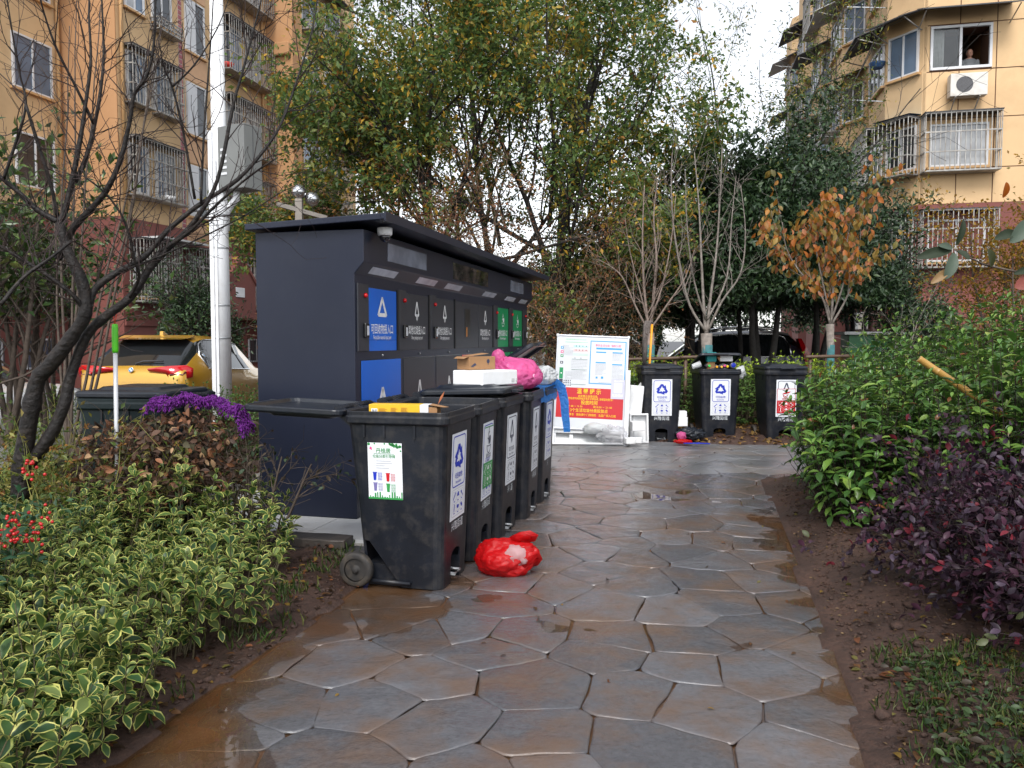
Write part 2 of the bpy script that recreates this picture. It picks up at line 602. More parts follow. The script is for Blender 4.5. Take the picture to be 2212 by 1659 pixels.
# ---------------- the path: stamped stones, each a piece of its own, wet and muddy
def stone_material(name, mudshift):
    m = new_mat(name)
    nt = m.node_tree; N = nt.nodes.new; L = nt.links.new
    out = N('ShaderNodeOutputMaterial'); p = N('ShaderNodeBsdfPrincipled')
    tc = N('ShaderNodeTexCoord')
    oi = N('ShaderNodeObjectInfo')
    def nz(scale, det=8, rough=.6, stretch=None):
        n = N('ShaderNodeTexNoise'); n.inputs['Scale'].default_value = scale; n.inputs['Detail'].default_value = det; n.inputs['Roughness'].default_value = rough
        if stretch:
            mp = N('ShaderNodeMapping'); mp.inputs['Scale'].default_value = stretch; mp.inputs['Rotation'].default_value = (0, 0, .35)
            L(tc.outputs['Object'], mp.inputs[0]); L(mp.outputs[0], n.inputs['Vector'])
        else:
            L(tc.outputs['Object'], n.inputs['Vector'])
        return n
    big, mid, fine = nz(.75), nz(3.0, 9, .62), nz(45, 8, .75)
    slate = nz(9, 9, .68, (.8, 1.5, 1))
    # the stone's own grey blue, one shade per stone
    cr = N('ShaderNodeValToRGB')
    cr.color_ramp.elements[0].position = .25; cr.color_ramp.elements[0].color = (.052, .053, .060, 1)
    cr.color_ramp.elements[1].position = .75; cr.color_ramp.elements[1].color = (.130, .130, .142, 1)
    ad = N('ShaderNodeMath'); ad.operation = 'MULTIPLY_ADD'; ad.inputs[1].default_value = .35
    L(oi.outputs['Random'], ad.inputs[0])
    sc = N('ShaderNodeMath'); sc.operation = 'MULTIPLY'; sc.inputs[1].default_value = .65
    L(fine.outputs['Fac'], sc.inputs[0]); L(sc.outputs[0], ad.inputs[2]); L(ad.outputs[0], cr.inputs[0])
    # mud washed over it
    s1 = N('ShaderNodeMath'); s1.operation = 'MULTIPLY_ADD'; s1.inputs[1].default_value = .55
    L(mid.outputs['Fac'], s1.inputs[0])
    s2 = N('ShaderNodeMath'); s2.operation = 'MULTIPLY'; s2.inputs[1].default_value = .45
    L(big.outputs['Fac'], s2.inputs[0]); L(s2.outputs[0], s1.inputs[2])
    mr = N('ShaderNodeMapRange'); mr.inputs[1].default_value = .50 + mudshift; mr.inputs[2].default_value = .66 + mudshift; mr.inputs[4].default_value = .70
    L(s1.outputs[0], mr.inputs[0])
    mm = N('ShaderNodeMix'); mm.data_type = 'RGBA'
    L(mr.outputs[0], mm.inputs[0]); L(cr.outputs[0], mm.inputs[6]); mm.inputs[7].default_value = (.125, .070, .038, 1)
    L(mm.outputs[2], p.inputs['Base Color'])
    rr = N('ShaderNodeMapRange'); rr.inputs[1].default_value = .35; rr.inputs[2].default_value = .68; rr.inputs[3].default_value = .05; rr.inputs[4].default_value = .26
    L(mid.outputs['Fac'], rr.inputs[0]); L(rr.outputs[0], p.inputs['Roughness'])
    p.inputs['Specular IOR Level'].default_value = .8
    b1 = N('ShaderNodeBump'); b1.inputs['Strength'].default_value = .5; b1.inputs['Distance'].default_value = .009
    L(slate.outputs['Fac'], b1.inputs['Height'])
    b2 = N('ShaderNodeBump'); b2.inputs['Strength'].default_value = .7; b2.inputs['Distance'].default_value = .004
    L(fine.outputs['Fac'], b2.inputs['Height']); L(b1.outputs[0], b2.inputs['Normal']); L(b2.outputs[0], p.inputs['Normal'])
    L(p.outputs[0], out.inputs[0])
    return m
m_stone = stone_material('wet_path_stone', -.068)
m_paver = M('grey_wet_concrete', (0.14, 0.142, 0.15), 0.3, var=.35, scale=2.2, dirt=(.22, .15, .10), dscale=1.3, damt=.55, bump=.35, bscale=40)
pb = MB()
for (v0, v1, u0, u1) in ((PV0 - .02, PV1 + .06, -1.5, FAR_U0 - .0), (-3.3, 3.4, FAR_U0, FAR_U1)):
    pb.prism([(v0, u0), (v1, u0), (v1, u1), (v0, u1)], -.09, -.0105, lambda a, b, h: tuple(vu(a, b, h)))
path = put('path', pb.mesh('path'), M('muddy_joint', (.13, .072, .042), .35, var=.3, scale=8, bump=.4, bscale=60))
tag(path, kind='structure')

rs = random.Random(5)
seeds = []
row = 0
uu = 1.0
while uu < FAR_U1 + .5:
    sp = 0.41
    vv = -2.4 + (0.23 if row % 2 else 0) - (1.6 if uu > FAR_U0 - .4 else 0)
    lim = 4.0 if uu > FAR_U0 - .4 else 1.1
    while vv < lim:
        if rs.random() > .10: seeds.append((vv + rs.uniform(-.15, .15), uu + rs.uniform(-.13, .13)))
        vv += sp
    uu += 0.335
    row += 1
def clip(poly, a, b, c):                      # keep a*x + b*y <= c
    res = []
    for i in range(len(poly)):
        p, q = poly[i], poly[(i + 1) % len(poly)]
        dp, dq = a * p[0] + b * p[1] - c, a * q[0] + b * q[1] - c
        if dp <= 0: res.append(p)
        if dp * dq < 0:
            t = dp / (dp - dq)
            res.append((p[0] + (q[0] - p[0]) * t, p[1] + (q[1] - p[1]) * t))
    return res
def inset(poly, d):
    A = sum(p[0] * q[1] - q[0] * p[1] for p, q in zip(poly, poly[1:] + poly[:1]))
    if A < 0: poly = poly[::-1]
    res = poly[:]
    n = len(poly)
    for i in range(n):
        p, q = poly[i], poly[(i + 1) % n]
        ex, ey = q[0] - p[0], q[1] - p[1]
        L = math.hypot(ex, ey)
        if L < 1e-6: continue
        nx, ny = ey / L, -ex / L                # outward
        res = clip(res, nx, ny, nx * p[0] + ny * p[1] - d)
        if len(res) < 3: return []
    return res
def chaikin(poly, k=2, f=.25):
    for _ in range(k):
        r = []
        for i in range(len(poly)):
            p, q = poly[i], poly[(i + 1) % len(poly)]
            r += [(p[0] * (1 - f) + q[0] * f, p[1] * (1 - f) + q[1] * f), (p[0] * f + q[0] * (1 - f), p[1] * f + q[1] * (1 - f))]
        poly = r
    return poly
def resample(poly, step):
    r = []
    for i in range(len(poly)):
        p, q = poly[i], poly[(i + 1) % len(poly)]
        L = math.hypot(q[0] - p[0], q[1] - p[1])
        n = max(1, int(L / step))
        for k in range(n):
            r.append((p[0] + (q[0] - p[0]) * k / n, p[1] + (q[1] - p[1]) * k / n))
    return r
def stone_z(v, u):
    z = fbm(v * 1.1 + 7, u * 1.1, 1.5) * .010 + fbm(v * 3.6, u * 3.6, 4.0) * .0075
    if u < 8.3:                                 # the path dips along both its margins, where mud collects
        z -= .0125 * max(0, (v - .0) / .55) ** 1.3 * (1.0 if u < 6.5 else .5)
        z -= .0135 * max(0, (-1.05 - v) / .85) ** 1.1 * (1.0 if u < 4.6 else .6)
    return z + .0085
n_st = 0
for i, (sv, su) in enumerate(seeds):
    cell = [(sv - 1, su - 1), (sv + 1, su - 1), (sv + 1, su + 1), (sv - 1, su + 1)]
    for j, (tv, tu) in enumerate(seeds):
        if i == j: continue
        dx, dy = tv - sv, tu - su
        if dx * dx + dy * dy > 2.0: continue
        cell = clip(cell, dx, dy, (tv * tv + tu * tu - sv * sv - su * su) / 2)
    if su < FAR_U0:
        cell = clip(cell, 1, 0, PV1 + .03); cell = clip(cell, -1, 0, -PV0)
    if len(cell) < 3: continue
    cell = clip(cell, 0, 1, FAR_U1 - .02)
    cell = clip(cell, 1, 0, 3.35); cell = clip(cell, -1, 0, 3.28)
    if len(cell) < 3: continue
    cell = inset(cell, .0018 if su < FAR_U0 else .0015)
    if len(cell) < 3: continue
    ar = abs(sum(p[0] * q[1] - q[0] * p[1] for p, q in zip(cell, cell[1:] + cell[:1]))) / 2
    if ar < .01: continue
    cell = chaikin(resample([(a + rs.uniform(-.008, .008), b + rs.uniform(-.008, .008)) for a, b in resample(cell, .10)], .05), 1)
    cv = sum(p[0] for p in cell) / len(cell); cu_ = sum(p[1] for p in cell) / len(cell)
    far = su > 7
    scales = [1, .988, .96, .55] if far else [1, .988, .96, .80, .6, .4, .2]
    mb = MB()
    rings = []
    for kk, s_ in enumerate(scales):
        drop = (.0075, .0009, .0, 0, 0, 0, 0)[kk]
        rings.append([vu(cv + (a - cv) * s_, cu_ + (b - cu_) * s_, stone_z(cv + (a - cv) * s_, cu_ + (b - cu_) * s_) - drop + .0015 * fbm(a * 14, b * 14, 2, 2)) for a, b in cell])
    mb.loft(rings, cap0=False, cap1=False)
    nn = len(cell); o = (len(scales) - 1) * nn
    mb.v.append(tuple(vu(cv, cu_, stone_z(cv, cu_))))
    for kk in range(nn):
        mb.f.append((o + kk, o + (kk + 1) % nn, len(mb.v) - 1)); mb.sm.append(True)
    put('stone', mb.fixed('stone'), m_stone if su < 8.6 else m_paver, path)
    n_st += 1

# muddy rain water lying in the joints, hollows and margins
def water_material():
    m = new_mat('muddy_water')
    nt = m.node_tree; N = nt.nodes.new; L = nt.links.new
    out = N('ShaderNodeOutputMaterial')
    tr = N('ShaderNodeBsdfTransparent'); tr.inputs[0].default_value = (.74, .56, .40, 1)
    df = N('ShaderNodeBsdfDiffuse'); df.inputs[0].default_value = (.19, .098, .046, 1)
    gl = N('ShaderNodeBsdfGlossy'); gl.inputs['Roughness'].default_value = .02
    tc = N('ShaderNodeTexCoord'); nz = N('ShaderNodeTexNoise'); nz.inputs['Scale'].default_value = 1.8; nz.inputs['Detail'].default_value = 6
    L(tc.outputs['Object'], nz.inputs['Vector'])
    mr = N('ShaderNodeMapRange'); mr.inputs[1].default_value = .38; mr.inputs[2].default_value = .62; mr.inputs[3].default_value = .0; mr.inputs[4].default_value = .16
    L(nz.outputs['Fac'], mr.inputs[0])
    dp = N('ShaderNodeAttribute'); dp.attribute_name = 'Col'          # how deep the muddy water stands
    sm = N('ShaderNodeMath'); sm.operation = 'MULTIPLY_ADD'; sm.inputs[1].default_value = .75; sm.use_clamp = True
    L(dp.outputs['Fac'], sm.inputs[0]); L(mr.outputs[0], sm.inputs[2])
    sat = N('ShaderNodeMath'); sat.operation = 'MULTIPLY'; sat.inputs[1].default_value = 3.5; sat.use_clamp = True
    L(dp.outputs['Fac'], sat.inputs[0])
    tcol = N('ShaderNodeMix'); tcol.data_type = 'RGBA'; tcol.inputs[6].default_value = (1, .97, .94, 1); tcol.inputs[7].default_value = (.80, .62, .45, 1)
    L(sat.outputs[0], tcol.inputs[0]); L(tcol.outputs[2], tr.inputs[0])
    a = N('ShaderNodeMixShader'); L(sm.outputs[0], a.inputs[0]); L(tr.outputs[0], a.inputs[1]); L(df.outputs[0], a.inputs[2])
    fr = N('ShaderNodeFresnel'); fr.inputs['IOR'].default_value = 1.33
    b = N('ShaderNodeMixShader'); L(fr.outputs[0], b.inputs[0]); L(a.outputs[0], b.inputs[1]); L(gl.outputs[0], b.inputs[2])
    n2 = N('ShaderNodeTexNoise'); n2.inputs['Scale'].default_value = 9; L(tc.outputs['Object'], n2.inputs['Vector'])
    bp = N('ShaderNodeBump'); bp.inputs['Strength'].default_value = .03; bp.inputs['Distance'].default_value = .01
    L(n2.outputs['Fac'], bp.inputs['Height']); L(bp.outputs[0], gl.inputs['Normal'])
    L(b.outputs[0], out.inputs[0])
    return m
m_water = water_material()
WZ = -0.0005
gv = np.linspace(PV0 - .02, PV1 + .08, 74); gu = np.linspace(1.0, FAR_U0 + .1, 210)
V = np.empty((len(gv) * len(gu), 3)); Cc = np.ones((len(V), 4)); k = 0
for v in gv:
    for u in gu:
        V[k] = vu(v, u, WZ); Cc[k, :3] = min(1.0, max(0.0, (WZ - stone_z(v, u)) / .035)); k += 1
nu = len(gu)
I, J = np.meshgrid(np.arange(len(gv) - 1), np.arange(nu - 1), indexing='ij')
a = (I * nu + J).ravel()
tag(put('puddle_water', np_mesh('puddle_water', V, np.stack([a, a + nu, a + nu + 1, a + 1], 1), Cc), m_water), kind='structure')

# ================================================================ THE WASTE SORTING STATION
cab = empty('waste_sorting_station', 'long navy steel waste sorting station with blue, grey and green hatches under a flat roof', 'waste station', vu(-2.5, 5.3, 0.082), -TH)
CL, CD_, CH = 5.6, 0.80, 2.12
prof = [(-CD_, 0), (0, 0), (0, 1.80), (.075, 1.885), (.075, CH), (-CD_, CH)]
cb = MB().prism(prof, 0, CL, lambda a, b, h: (a, h, b))
put('body', cb.fixed('body'), m_navy, cab, bevel=.006)
rf = MB()
rp = [(-CD_ - .045, CH + .010), (.27, CH + .052), (.27, CH + .098), (-CD_ - .045, CH + .056)]
rf.prism(rp, -.07, CL + .17, lambda a, b, h: (a, h, b))
roof = put('roof', rf.fixed('roof'), m_navy, cab, bevel=.006)
lip = MB().prism([(.272, CH + .04), (.284, CH + .04), (.284, CH + .104), (.272, CH + .104)], -.08, CL + .18, lambda a, b, h: (a, h, b))
put('roof_edge', lip.fixed('roof_edge'), m_navy, roof)
FACE = (R(90), 0, R(90))                          # a sheet on the front: x along the front, y up
m_lamp = M('diffuser_panel', (.42, .44, .52), .25, var=.15, scale=9)
m_smoke = M('smoked_glass', (.012, .012, .014), .05, var=.1, spec=.8)
m_mirror = M('dull_window_film', (.20, .22, .28), .18, var=.35, scale=4)
# header windows
for (y0, y1, z0, z1, mt) in ((.44, 1.30, 1.93, 2.07, m_mirror), (2.05, 3.30, 1.915, 2.075, m_smoke), (4.35, 5.05, 1.93, 2.07, m_mirror)):
    put('header_window', MB().box(.070, .0785, y0, y1, z0, z1).mesh('header_window'), mt, cab)
# lamps on the slanted soffit
for y0, y1 in ((.20, .70), (1.18, 1.66), (1.95, 2.42), (3.25, 3.75), (4.25, 4.72), (5.0, 5.4)):
    lp = MB()
    def sp(t, o): return (.075 * t + o * .75, 1.80 + .085 * t - o * .66)
    a, b = sp(.22, .002), sp(.78, .002); c_, d_ = sp(.78, -.01), sp(.22, -.01)
    lp.prism([a, b, c_, d_], y0, y1, lambda p, q, h: (p, h, q))
    put('hatch_lamp', lp.fixed('hatch_lamp'), m_lamp, cab)
# emblem shapes (flat)
def rot2(p, a): return (p[0] * math.cos(a) - p[1] * math.sin(a), p[0] * math.sin(a) + p[1] * math.cos(a))
def em_triangle_bars(sx, sy):                    # open triangle of rounded bars
    fl = Flat()
    A, B, D = (0, 1.0), (-.62, -.72), (.62, -.72)
    def seg(p, q, t0, t1):
        fl.line([((p[0] + (q[0] - p[0]) * t0) * sx, (p[1] + (q[1] - p[1]) * t0) * sy), ((p[0] + (q[0] - p[0]) * t1) * sx, (p[1] + (q[1] - p[1]) * t1) * sy)], .24 * sx)
    seg(A, B, .04, .42); seg(A, B, .54, .97)
    seg(A, D, .04, .42); seg(A, D, .54, .97)
    seg(B, D, .08, .44); seg(B, D, .56, .94)
    return fl
def em_other(sx, sy):                            # tall triangle with an arrow below
    fl = Flat()
    fl.line([(-.05 * sx, .95 * sy), (-.5 * sx, -.25 * sy)], .2 * sx)
    fl.line([(.05 * sx, .95 * sy), (.5 * sx, -.25 * sy)], .2 * sx)
    fl.poly([(-.5 * sx, -.22 * sy), (-.08 * sx, -.22 * sy), (-.08 * sx, -.95 * sy), (-.22 * sx, -.72 * sy), (-.22 * sx, -.5 * sy), (-.58 * sx, -.4 * sy)])
    fl.poly([(.5 * sx, -.22 * sy), (.58 * sx, -.4 * sy), (.22 * sx, -.5 * sy), (.22 * sx, -.72 * sy), (.08 * sx, -.95 * sy), (.08 * sx, -.22 * sy)])
    return fl
def em_kitchen(sx, sy):                          # bones, leaf and bowl
    fl = Flat()
    fl.ring([(p[0] * sx, p[1] * sy) for p in [(.62 * math.cos(R(a)), .62 * math.sin(R(a)) - .3) for a in range(180, 361, 20)] + [(.3, -.36), (-.3, -.36)]],
            [(p[0] * sx, p[1] * sy) for p in [(.5 * math.cos(R(a)), .5 * math.sin(R(a)) - .36) for a in range(180, 361, 20)] + [(.28, -.42), (-.28, -.42)]])
    fl.line([(-.1 * sx, -.2 * sy), (-.18 * sx, .5 * sy), (0, .95 * sy)], .1 * sx)
    fl.line([(-.4 * sx, .2 * sy), (-.15 * sx, .1 * sy)], .1 * sx)
    fl.line([(.1 * sx, .65 * sy), (-.2 * sx, .5 * sy)], .1 * sx)
    fl.disc(.28 * sx, .05 * sy, .26 * sx, 12, .34 * sy)
    return fl
def em_recycle(r):                               # three solid bent arrows
    fl = Flat()
    for k in range(3):
        a = R(120 * k)
        band = [(-.52, .28), (-.20, .86), (.14, .86), (.36, .48), (.10, .33), (-.03, .56), (-.22, .12)]
        head = [(.50, .72), (.60, .20), (.02, .28)]
        fl.poly([tuple(x * r for x in rot2(p, a)) for p in band])
        fl.poly([tuple(x * r for x in rot2(p, a)) for p in head])
    return fl
def door(y0, y1, z0, z1, mat, x=.004, name='hatch'):
    w_, h_ = y1 - y0, z1 - z0
    me = MB().box(-w_ / 2, w_ / 2, -h_ / 2, h_ / 2, -.02, 0).mesh(name)
    return put(name, me, mat, cab, (x, (y0 + y1) / 2, (z0 + z1) / 2), FACE, bevel=.003)
def hatch_print(d, emblem, zh, text, english, sq, dx=0.0):
    put('emblem', emblem.mesh('emblem'), m_white, d, (dx, zh, .0012))
    put('lettering', text_join([(text, dx, -.075, .082, .018, sq), (english, dx, -.135, .046, .006, sq * .82)]), m_white, d, (0, 0, .0012))
Z0, Z1 = 1.235, 1.715
UP = [(.24, .78, m_blue, 'r'), (1.00, 1.54, m_grey_door, 'o'), (1.76, 2.29, m_grey_door, 'o'), (3.17, 3.75, m_grey_door, 'o'), (3.98, 4.51, m_green, 'k'), (4.75, 5.27, m_green, 'k')]
for y0, y1, mt, kind in UP:
    d = door(y0, y1, Z0, Z1, mt)
    put('flap_seam', MB().box(-(y1 - y0) / 2, (y1 - y0) / 2, -.001, .001, 0, .0008).mesh('flap_seam'), m_inkdark, d, (0, -.155, .0006))
    if kind == 'r':
        hatch_print(d, em_triangle_bars(.125, .075), .095, '可回收物投入口', 'Recyclable material input port', .76, -.02)
    elif kind == 'o':
        hatch_print(d, em_other(.085, .085), .09, '其他垃圾投入口', 'Other garbage input port', .72, -.02)
    else:
        hatch_print(d, em_kitchen(.10, .085), .09, '厨余垃圾投入口', 'Kitchen waste input port', .72, 0)
# posts between the hatches with a red button and a card reader on each
m_readr = M('card_reader_black', (.012, .012, .014), .25, var=.1)
m_readw = M('card_reader_face', (.62, .63, .66), .4, var=.1)
m_button = M('red_button', (.55, .005, .008), .25, var=.05)
for y0, y1 in ((.03, .22), (.82, .985), (1.58, 1.745), (3.80, 3.965), (4.555, 4.735), (5.31, 5.50)):
    post = put('hatch_post', MB().box(0, .014, y0, y1, Z0, Z1 + .02).mesh('hatch_post'), m_grey_door, cab, bevel=.004)
    ym = (y0 + y1) / 2 + .02
    b = MB().lathe([(.016, 0), (.018, .004), (.018, .014), (.012, .022), (0.001, .024)], 12, Matrix.Translation((.014, ym, 1.65)) @ Matrix.Rotation(R(90), 4, 'Y'))
    put('button', b.mesh('button'), m_button, post)
    put('card_reader', MB().box(.014, .038, ym - .034, ym + .034, 1.335, 1.445).mesh('card_reader'), m_readr, post, bevel=.008)
    put('reader_face', MB().box(.036, .0395, ym - .012, ym + .02, 1.355, 1.425).mesh('reader_face'), m_readw, post)
for y in (.805, 1.56, 2.315, 3.775, 4.53, 5.29):
    put('door_gap', MB().box(.0, .012, y - .016, y + .014, Z0, Z1 + .015).mesh('door_gap'), M('black_gap', (.006, .006, .008), .6), cab)
# panel with the narrow slot
sp_ = door(2.345, 3.155, Z0, Z1, m_grey_door, name='slot_panel')
put('slot', MB().box(-.095, .095, -.13, .17, 0, .002).mesh('slot'), M('slot_dark', (.012, .011, .010), .4, var=.6, scale=18), sp_, (0, 0, .0008))
put('slot_label', MB().box(-.055, -.015, -.12, -.02, 0, .001).mesh('slot_label'), M('slot_orange', (.45, .16, .02), .5), sp_, (0, 0, .0032))
# lower doors
LO = [(.10, .87, m_blue, em_triangle_bars(.19, .13)), (.93, 1.69, m_grey_door, em_other(.13, .16)), (1.75, 2.51, m_grey_door, em_other(.13, .16)), (2.57, 2.97, m_redp, None), (3.03, 3.78, m_grey_door, em_other(.13, .16)), (3.85, 4.6, m_green, em_kitchen(.15, .15)), (4.66, 5.42, m_green, em_kitchen(.15, .15))]
for y0, y1, mt, em in LO:
    d = door(y0, y1, .10, 1.165, mt, name='lower_door')
    put('seam', Flat().ring([(-(y1 - y0) / 2 - .006, -.54), ((y1 - y0) / 2 + .006, -.54), ((y1 - y0) / 2 + .006, .54), (-(y1 - y0) / 2 - .006, .54)], [(-(y1 - y0) / 2, -.533), ((y1 - y0) / 2, -.533), ((y1 - y0) / 2, .533), (-(y1 - y0) / 2, .533)]).mesh('seam'), m_readr, d, (0, 0, -.0025))
    if em: put('emblem', em.mesh('emblem'), m_white, d, (0, .17, .0012))
    k = MB().lathe([(.009, 0), (.009, .01), (.006, .013)], 8, Matrix.Translation((.0, (y0 + y1) / 2, 1.20)) @ Matrix.Rotation(R(90), 4, 'Y'))
    put('lock', k.mesh('lock'), m_steel, cab)
# security camera under the eave at the near corner
dome = empty('security_camera', 'white dome security camera under the roof corner of the waste station', 'camera', cab.location + Vector(vu(.075 + .085, .19, CH + .03)), 0)
put('housing', MB().lathe([(.052, 0), (.056, -.006), (.055, -.05), (.045, -.06)], 20).mesh('housing'), m_whitepaint, dome)
put('dome', MB().lathe([(.043, -.058), (.041, -.075), (.031, -.093), (.016, -.103), (.001, -.106)], 20).mesh('dome'), M('smoked_dome', (.02, .02, .024), .05, spec=.8), dome)
# white tiled plinth, kerb and loose slabs
m_tile = M('white_floor_tile', (.60, .61, .62), .22, var=.04, scale=2, dirt=(.36, .30, .24), dscale=2.5, damt=.4)
pl = put('plinth', MB().prism([(-3.9, 4.75), (-2.02, 4.75), (-2.02, 11.3), (-3.9, 11.3)], -.1, .055, lambda a, b, h: tuple(vu(a, b, h))).mesh('plinth'), M('plinth_mortar', (.34, .33, .31), .7, bump=.2), None)
tag(pl, kind='structure')
for i in range(3):
    for j in range(9):
        v0, u0 = -3.89 + i * .62, 4.76 + j * .725
        t = MB().prism([(v0, u0), (v0 + .615, u0), (v0 + .615, u0 + .72), (v0, u0 + .72)], .056, .080, lambda a, b, h: tuple(vu(a, b, h)))
        put('tile', t.mesh('tile'), m_tile, pl)
m_kerb = M('grey_kerb_stone', (.20, .19, .175), .75, var=.3, scale=6, bump=.5, bscale=35, dirt=(.10, .08, .06), dscale=3, damt=.6)
m_slab = M('wet_dark_slab', (.045, .043, .042), .45, var=.4, scale=8, bump=.6, bscale=28, dirt=(.11, .075, .05), dscale=4, damt=.5)
for i in range(6):
    u0 = 4.7 + i * 1.0
    kb = put('kerb_stone', MB().prism([(-4.06, u0), (-3.92, u0), (-3.92, u0 + .99), (-4.06, u0 + .99)], -.1, .17, lambda a, b, h: tuple(vu(a, b, h))).fixed('kerb_stone'), m_kerb, None, bevel=.012)
    kb.parent = pl
def slab(v, u, l, wd, z0, z1, rz, label):
    s_ = empty('stone_slab', label, 'slab', vu(v, u, z0), -TH + rz, 'dark slabs at the foot of the waste station')
    mb = MB()
    rr = random.Random(int(v * 100 + u * 37))
    poly = [(x + rr.uniform(-.012, .012), y + rr.uniform(-.012, .012)) for x, y in resample([(-l / 2, -wd / 2), (l / 2, -wd / 2), (l / 2, wd / 2), (-l / 2, wd / 2)], .09)]
    mb.prism(poly, 0, z1 - z0, lambda a, b, h: (a, b, h))
    put('slab', mb.fixed('slab'), m_slab, s_, bevel=.008)
slab(-2.55, 4.66, .60, .17, .055, .115, .02, 'upper wet dark stone slab lying at the white tile edge behind the nearest bin')
slab(-2.32, 4.60, .66, .20, .0, .055, -.03, 'lower worn kerb slab half buried in soil under the dark slab')
slab(-3.2, 4.66, .62, .17, .02, .09, .03, 'dark kerb slab at the white tile edge behind the variegated shrubs')

# ================================================================ WHEELED BINS
def ring_rr(hw, yf, yb, r, z, n=4):
    return [Vector((x, y, z)) for x, y in rrect(-hw, yf, hw, yb, r, n)]
def apply_bool(me, cutters):
    o = bpy.data.objects.new('tmp', me); C.objects.link(o)
    cs = []
    for c in cutters:
        co = bpy.data.objects.new('cut', c); C.objects.link(co); cs.append(co)
        md = o.modifiers.new('b', 'BOOLEAN'); md.operation = 'DIFFERENCE'; md.object = co; md.solver = 'EXACT'
    dg = bpy.context.evaluated_depsgraph_get()
    res = bpy.data.meshes.new_from_object(o.evaluated_get(dg), depsgraph=dg)
    for x in cs + [o]: bpy.data.objects.remove(x)
    return res
def bin_meshes():
    d = {}
    b = MB()
    def sec(z, ins=0.0):
        t = z / .95
        return ring_rr(.228 + .044 * t - ins, -.300 - .036 * t + ins, .165 + .085 * t - ins, .055 - ins * .5, z)
    outer = [sec(z) for z in (0, .02, .3, .6, .95)]
    inner = [sec(z, .012) for z in (.95, .5, .12)]
    b.loft(outer + inner, cap0=True, cap1=True, smooth=False)
    me = b.fixed('body')
    notch = MB()
    pr = [(-.084, -.05), (.084, -.05)] + [(.084 * math.cos(R(a)) * 1.0, .155 + .035 * math.sin(R(a))) for a in range(0, 181, 30)]
    notch.prism(pr, -.5, -.19, lambda a, b_, h: (a, h, b_))
    cuts = [notch.fixed('n')]
    for s_ in (-1, 1):
        wl = MB().prism([(-.10, -.05), (.5, -.05), (.5, .26), (.13, .26)], .205, .5, lambda a, b_, h: (s_ * h, a, b_))
        cuts.append(wl.fixed('w'))
    d['body'] = apply_bool(me, cuts)
    r = MB()
    ro = [ring_rr(.278, -.345, .255, .05, .925), ring_rr(.290, -.355, .265, .055, .935), ring_rr(.290, -.355, .265, .055, .970), ring_rr(.284, -.349, .259, .052, .975), ring_rr(.284, -.349, .259, .052, 1.0), ring_rr(.268, -.333, .243, .045, 1.0), ring_rr(.262, -.326, .236, .042, .93)]
    r.loft(ro + [ro[0]], cap0=False, cap1=False, smooth=False)
    d['rim'] = r.fixed('rim')
    l = MB()
    lo = [ring_rr(.287, -.625, .0, .05, 0), ring_rr(.292, -.63, .004, .055, .008), ring_rr(.292, -.63, .004, .055, .03), ring_rr(.280, -.615, -.01, .05, .042), ring_rr(.215, -.53, -.09, .05, .046), ring_rr(.19, -.50, -.11, .045, .066), ring_rr(.1, -.4, -.2, .04, .070)]
    li = [ring_rr(.275, -.612, -.012, .045, 0.0), ring_rr(.268, -.60, -.02, .045, .026)]
    l.loft([li[1], li[0]] + lo, cap0=True, cap1=True, smooth=False)
    d['lid'] = l.fixed('lid')
    gp = MB().box(-.09, .09, -.668, -.628, .004, .018)
    gp.box(-.10, -.085, -.668, -.628, .0, .026); gp.box(.085, .10, -.668, -.628, .0, .026)
    d['lid_grip'] = gp.mesh('lid_grip')
    h = MB()
    d['handle'] = None
    return d
BM = bin_meshes()
def handle_mesh(x0, x1):
    h = MB()
    h.tube([(x0, .335, 1.005), (x1, .335, 1.005)], .017, 10)
    for k in range(9):
        x = x0 + (x1 - x0) * (k + .5) / 9
        h.tube([(x - .003, .335, 1.005), (x + .003, .335, 1.005)], .0195, 10)
    for x in (x0, x1):
        h.prism([(.25, .90), (.25, .99), (.32, 1.025), (.352, 1.015), (.35, .985)], x - .007, x + .007, lambda a, b_, c: (c, a, b_))
    return h.mesh('handle')
H1, H2 = handle_mesh(-.21, -.02), handle_mesh(.02, .21)
def wheel_tree(parent, x, s_):
    Mx = Matrix.Translation((x, .195, .100)) @ Matrix.Rotation(R(90) * s_, 4, 'Y')
    ty = MB().lathe([(.066, -.024), (.088, -.026), (.098, -.018), (.100, -.006), (.100, .006), (.098, .018), (.088, .026), (.066, .024)], 28, Mx, cap=False)
    wl = put('wheel', ty.mesh('wheel'), m_rubber, parent)
    hb = MB().lathe([(.068, -.018), (.068, .014), (.060, .016), (.030, .010), (.020, .012), (.018, .026), (.012, .030), (.001, .030)], 20, Mx)
    put('hub', hb.mesh('hub'), m_rubber, wl)
AX = MB().tube([(-.265, .195, .10), (.265, .195, .10)], .011, 8).mesh('axle')
PD = MB().tube([(-.05, -.20, .05), (-.05, -.315, .045), (.05, -.315, .045), (.05, -.20, .05)], .010, 8).mesh('pedal')
RB = [MB().box(s_ * .274 - .004, s_ * .274 + .004, y - .006, y + .006, .855, .93).mesh('side_rib') for s_ in (-1, 1) for y in (-.16, .02, .14)]
FB = MB().box(-.235, .235, .16, .185, .02, .06).mesh('foot_bar')
SR = [MB().tube([(s_ * .245, -.12, .03), (s_ * .245, .18, .035)], .013, 6).mesh('base_rail') for s_ in (-1, 1)]

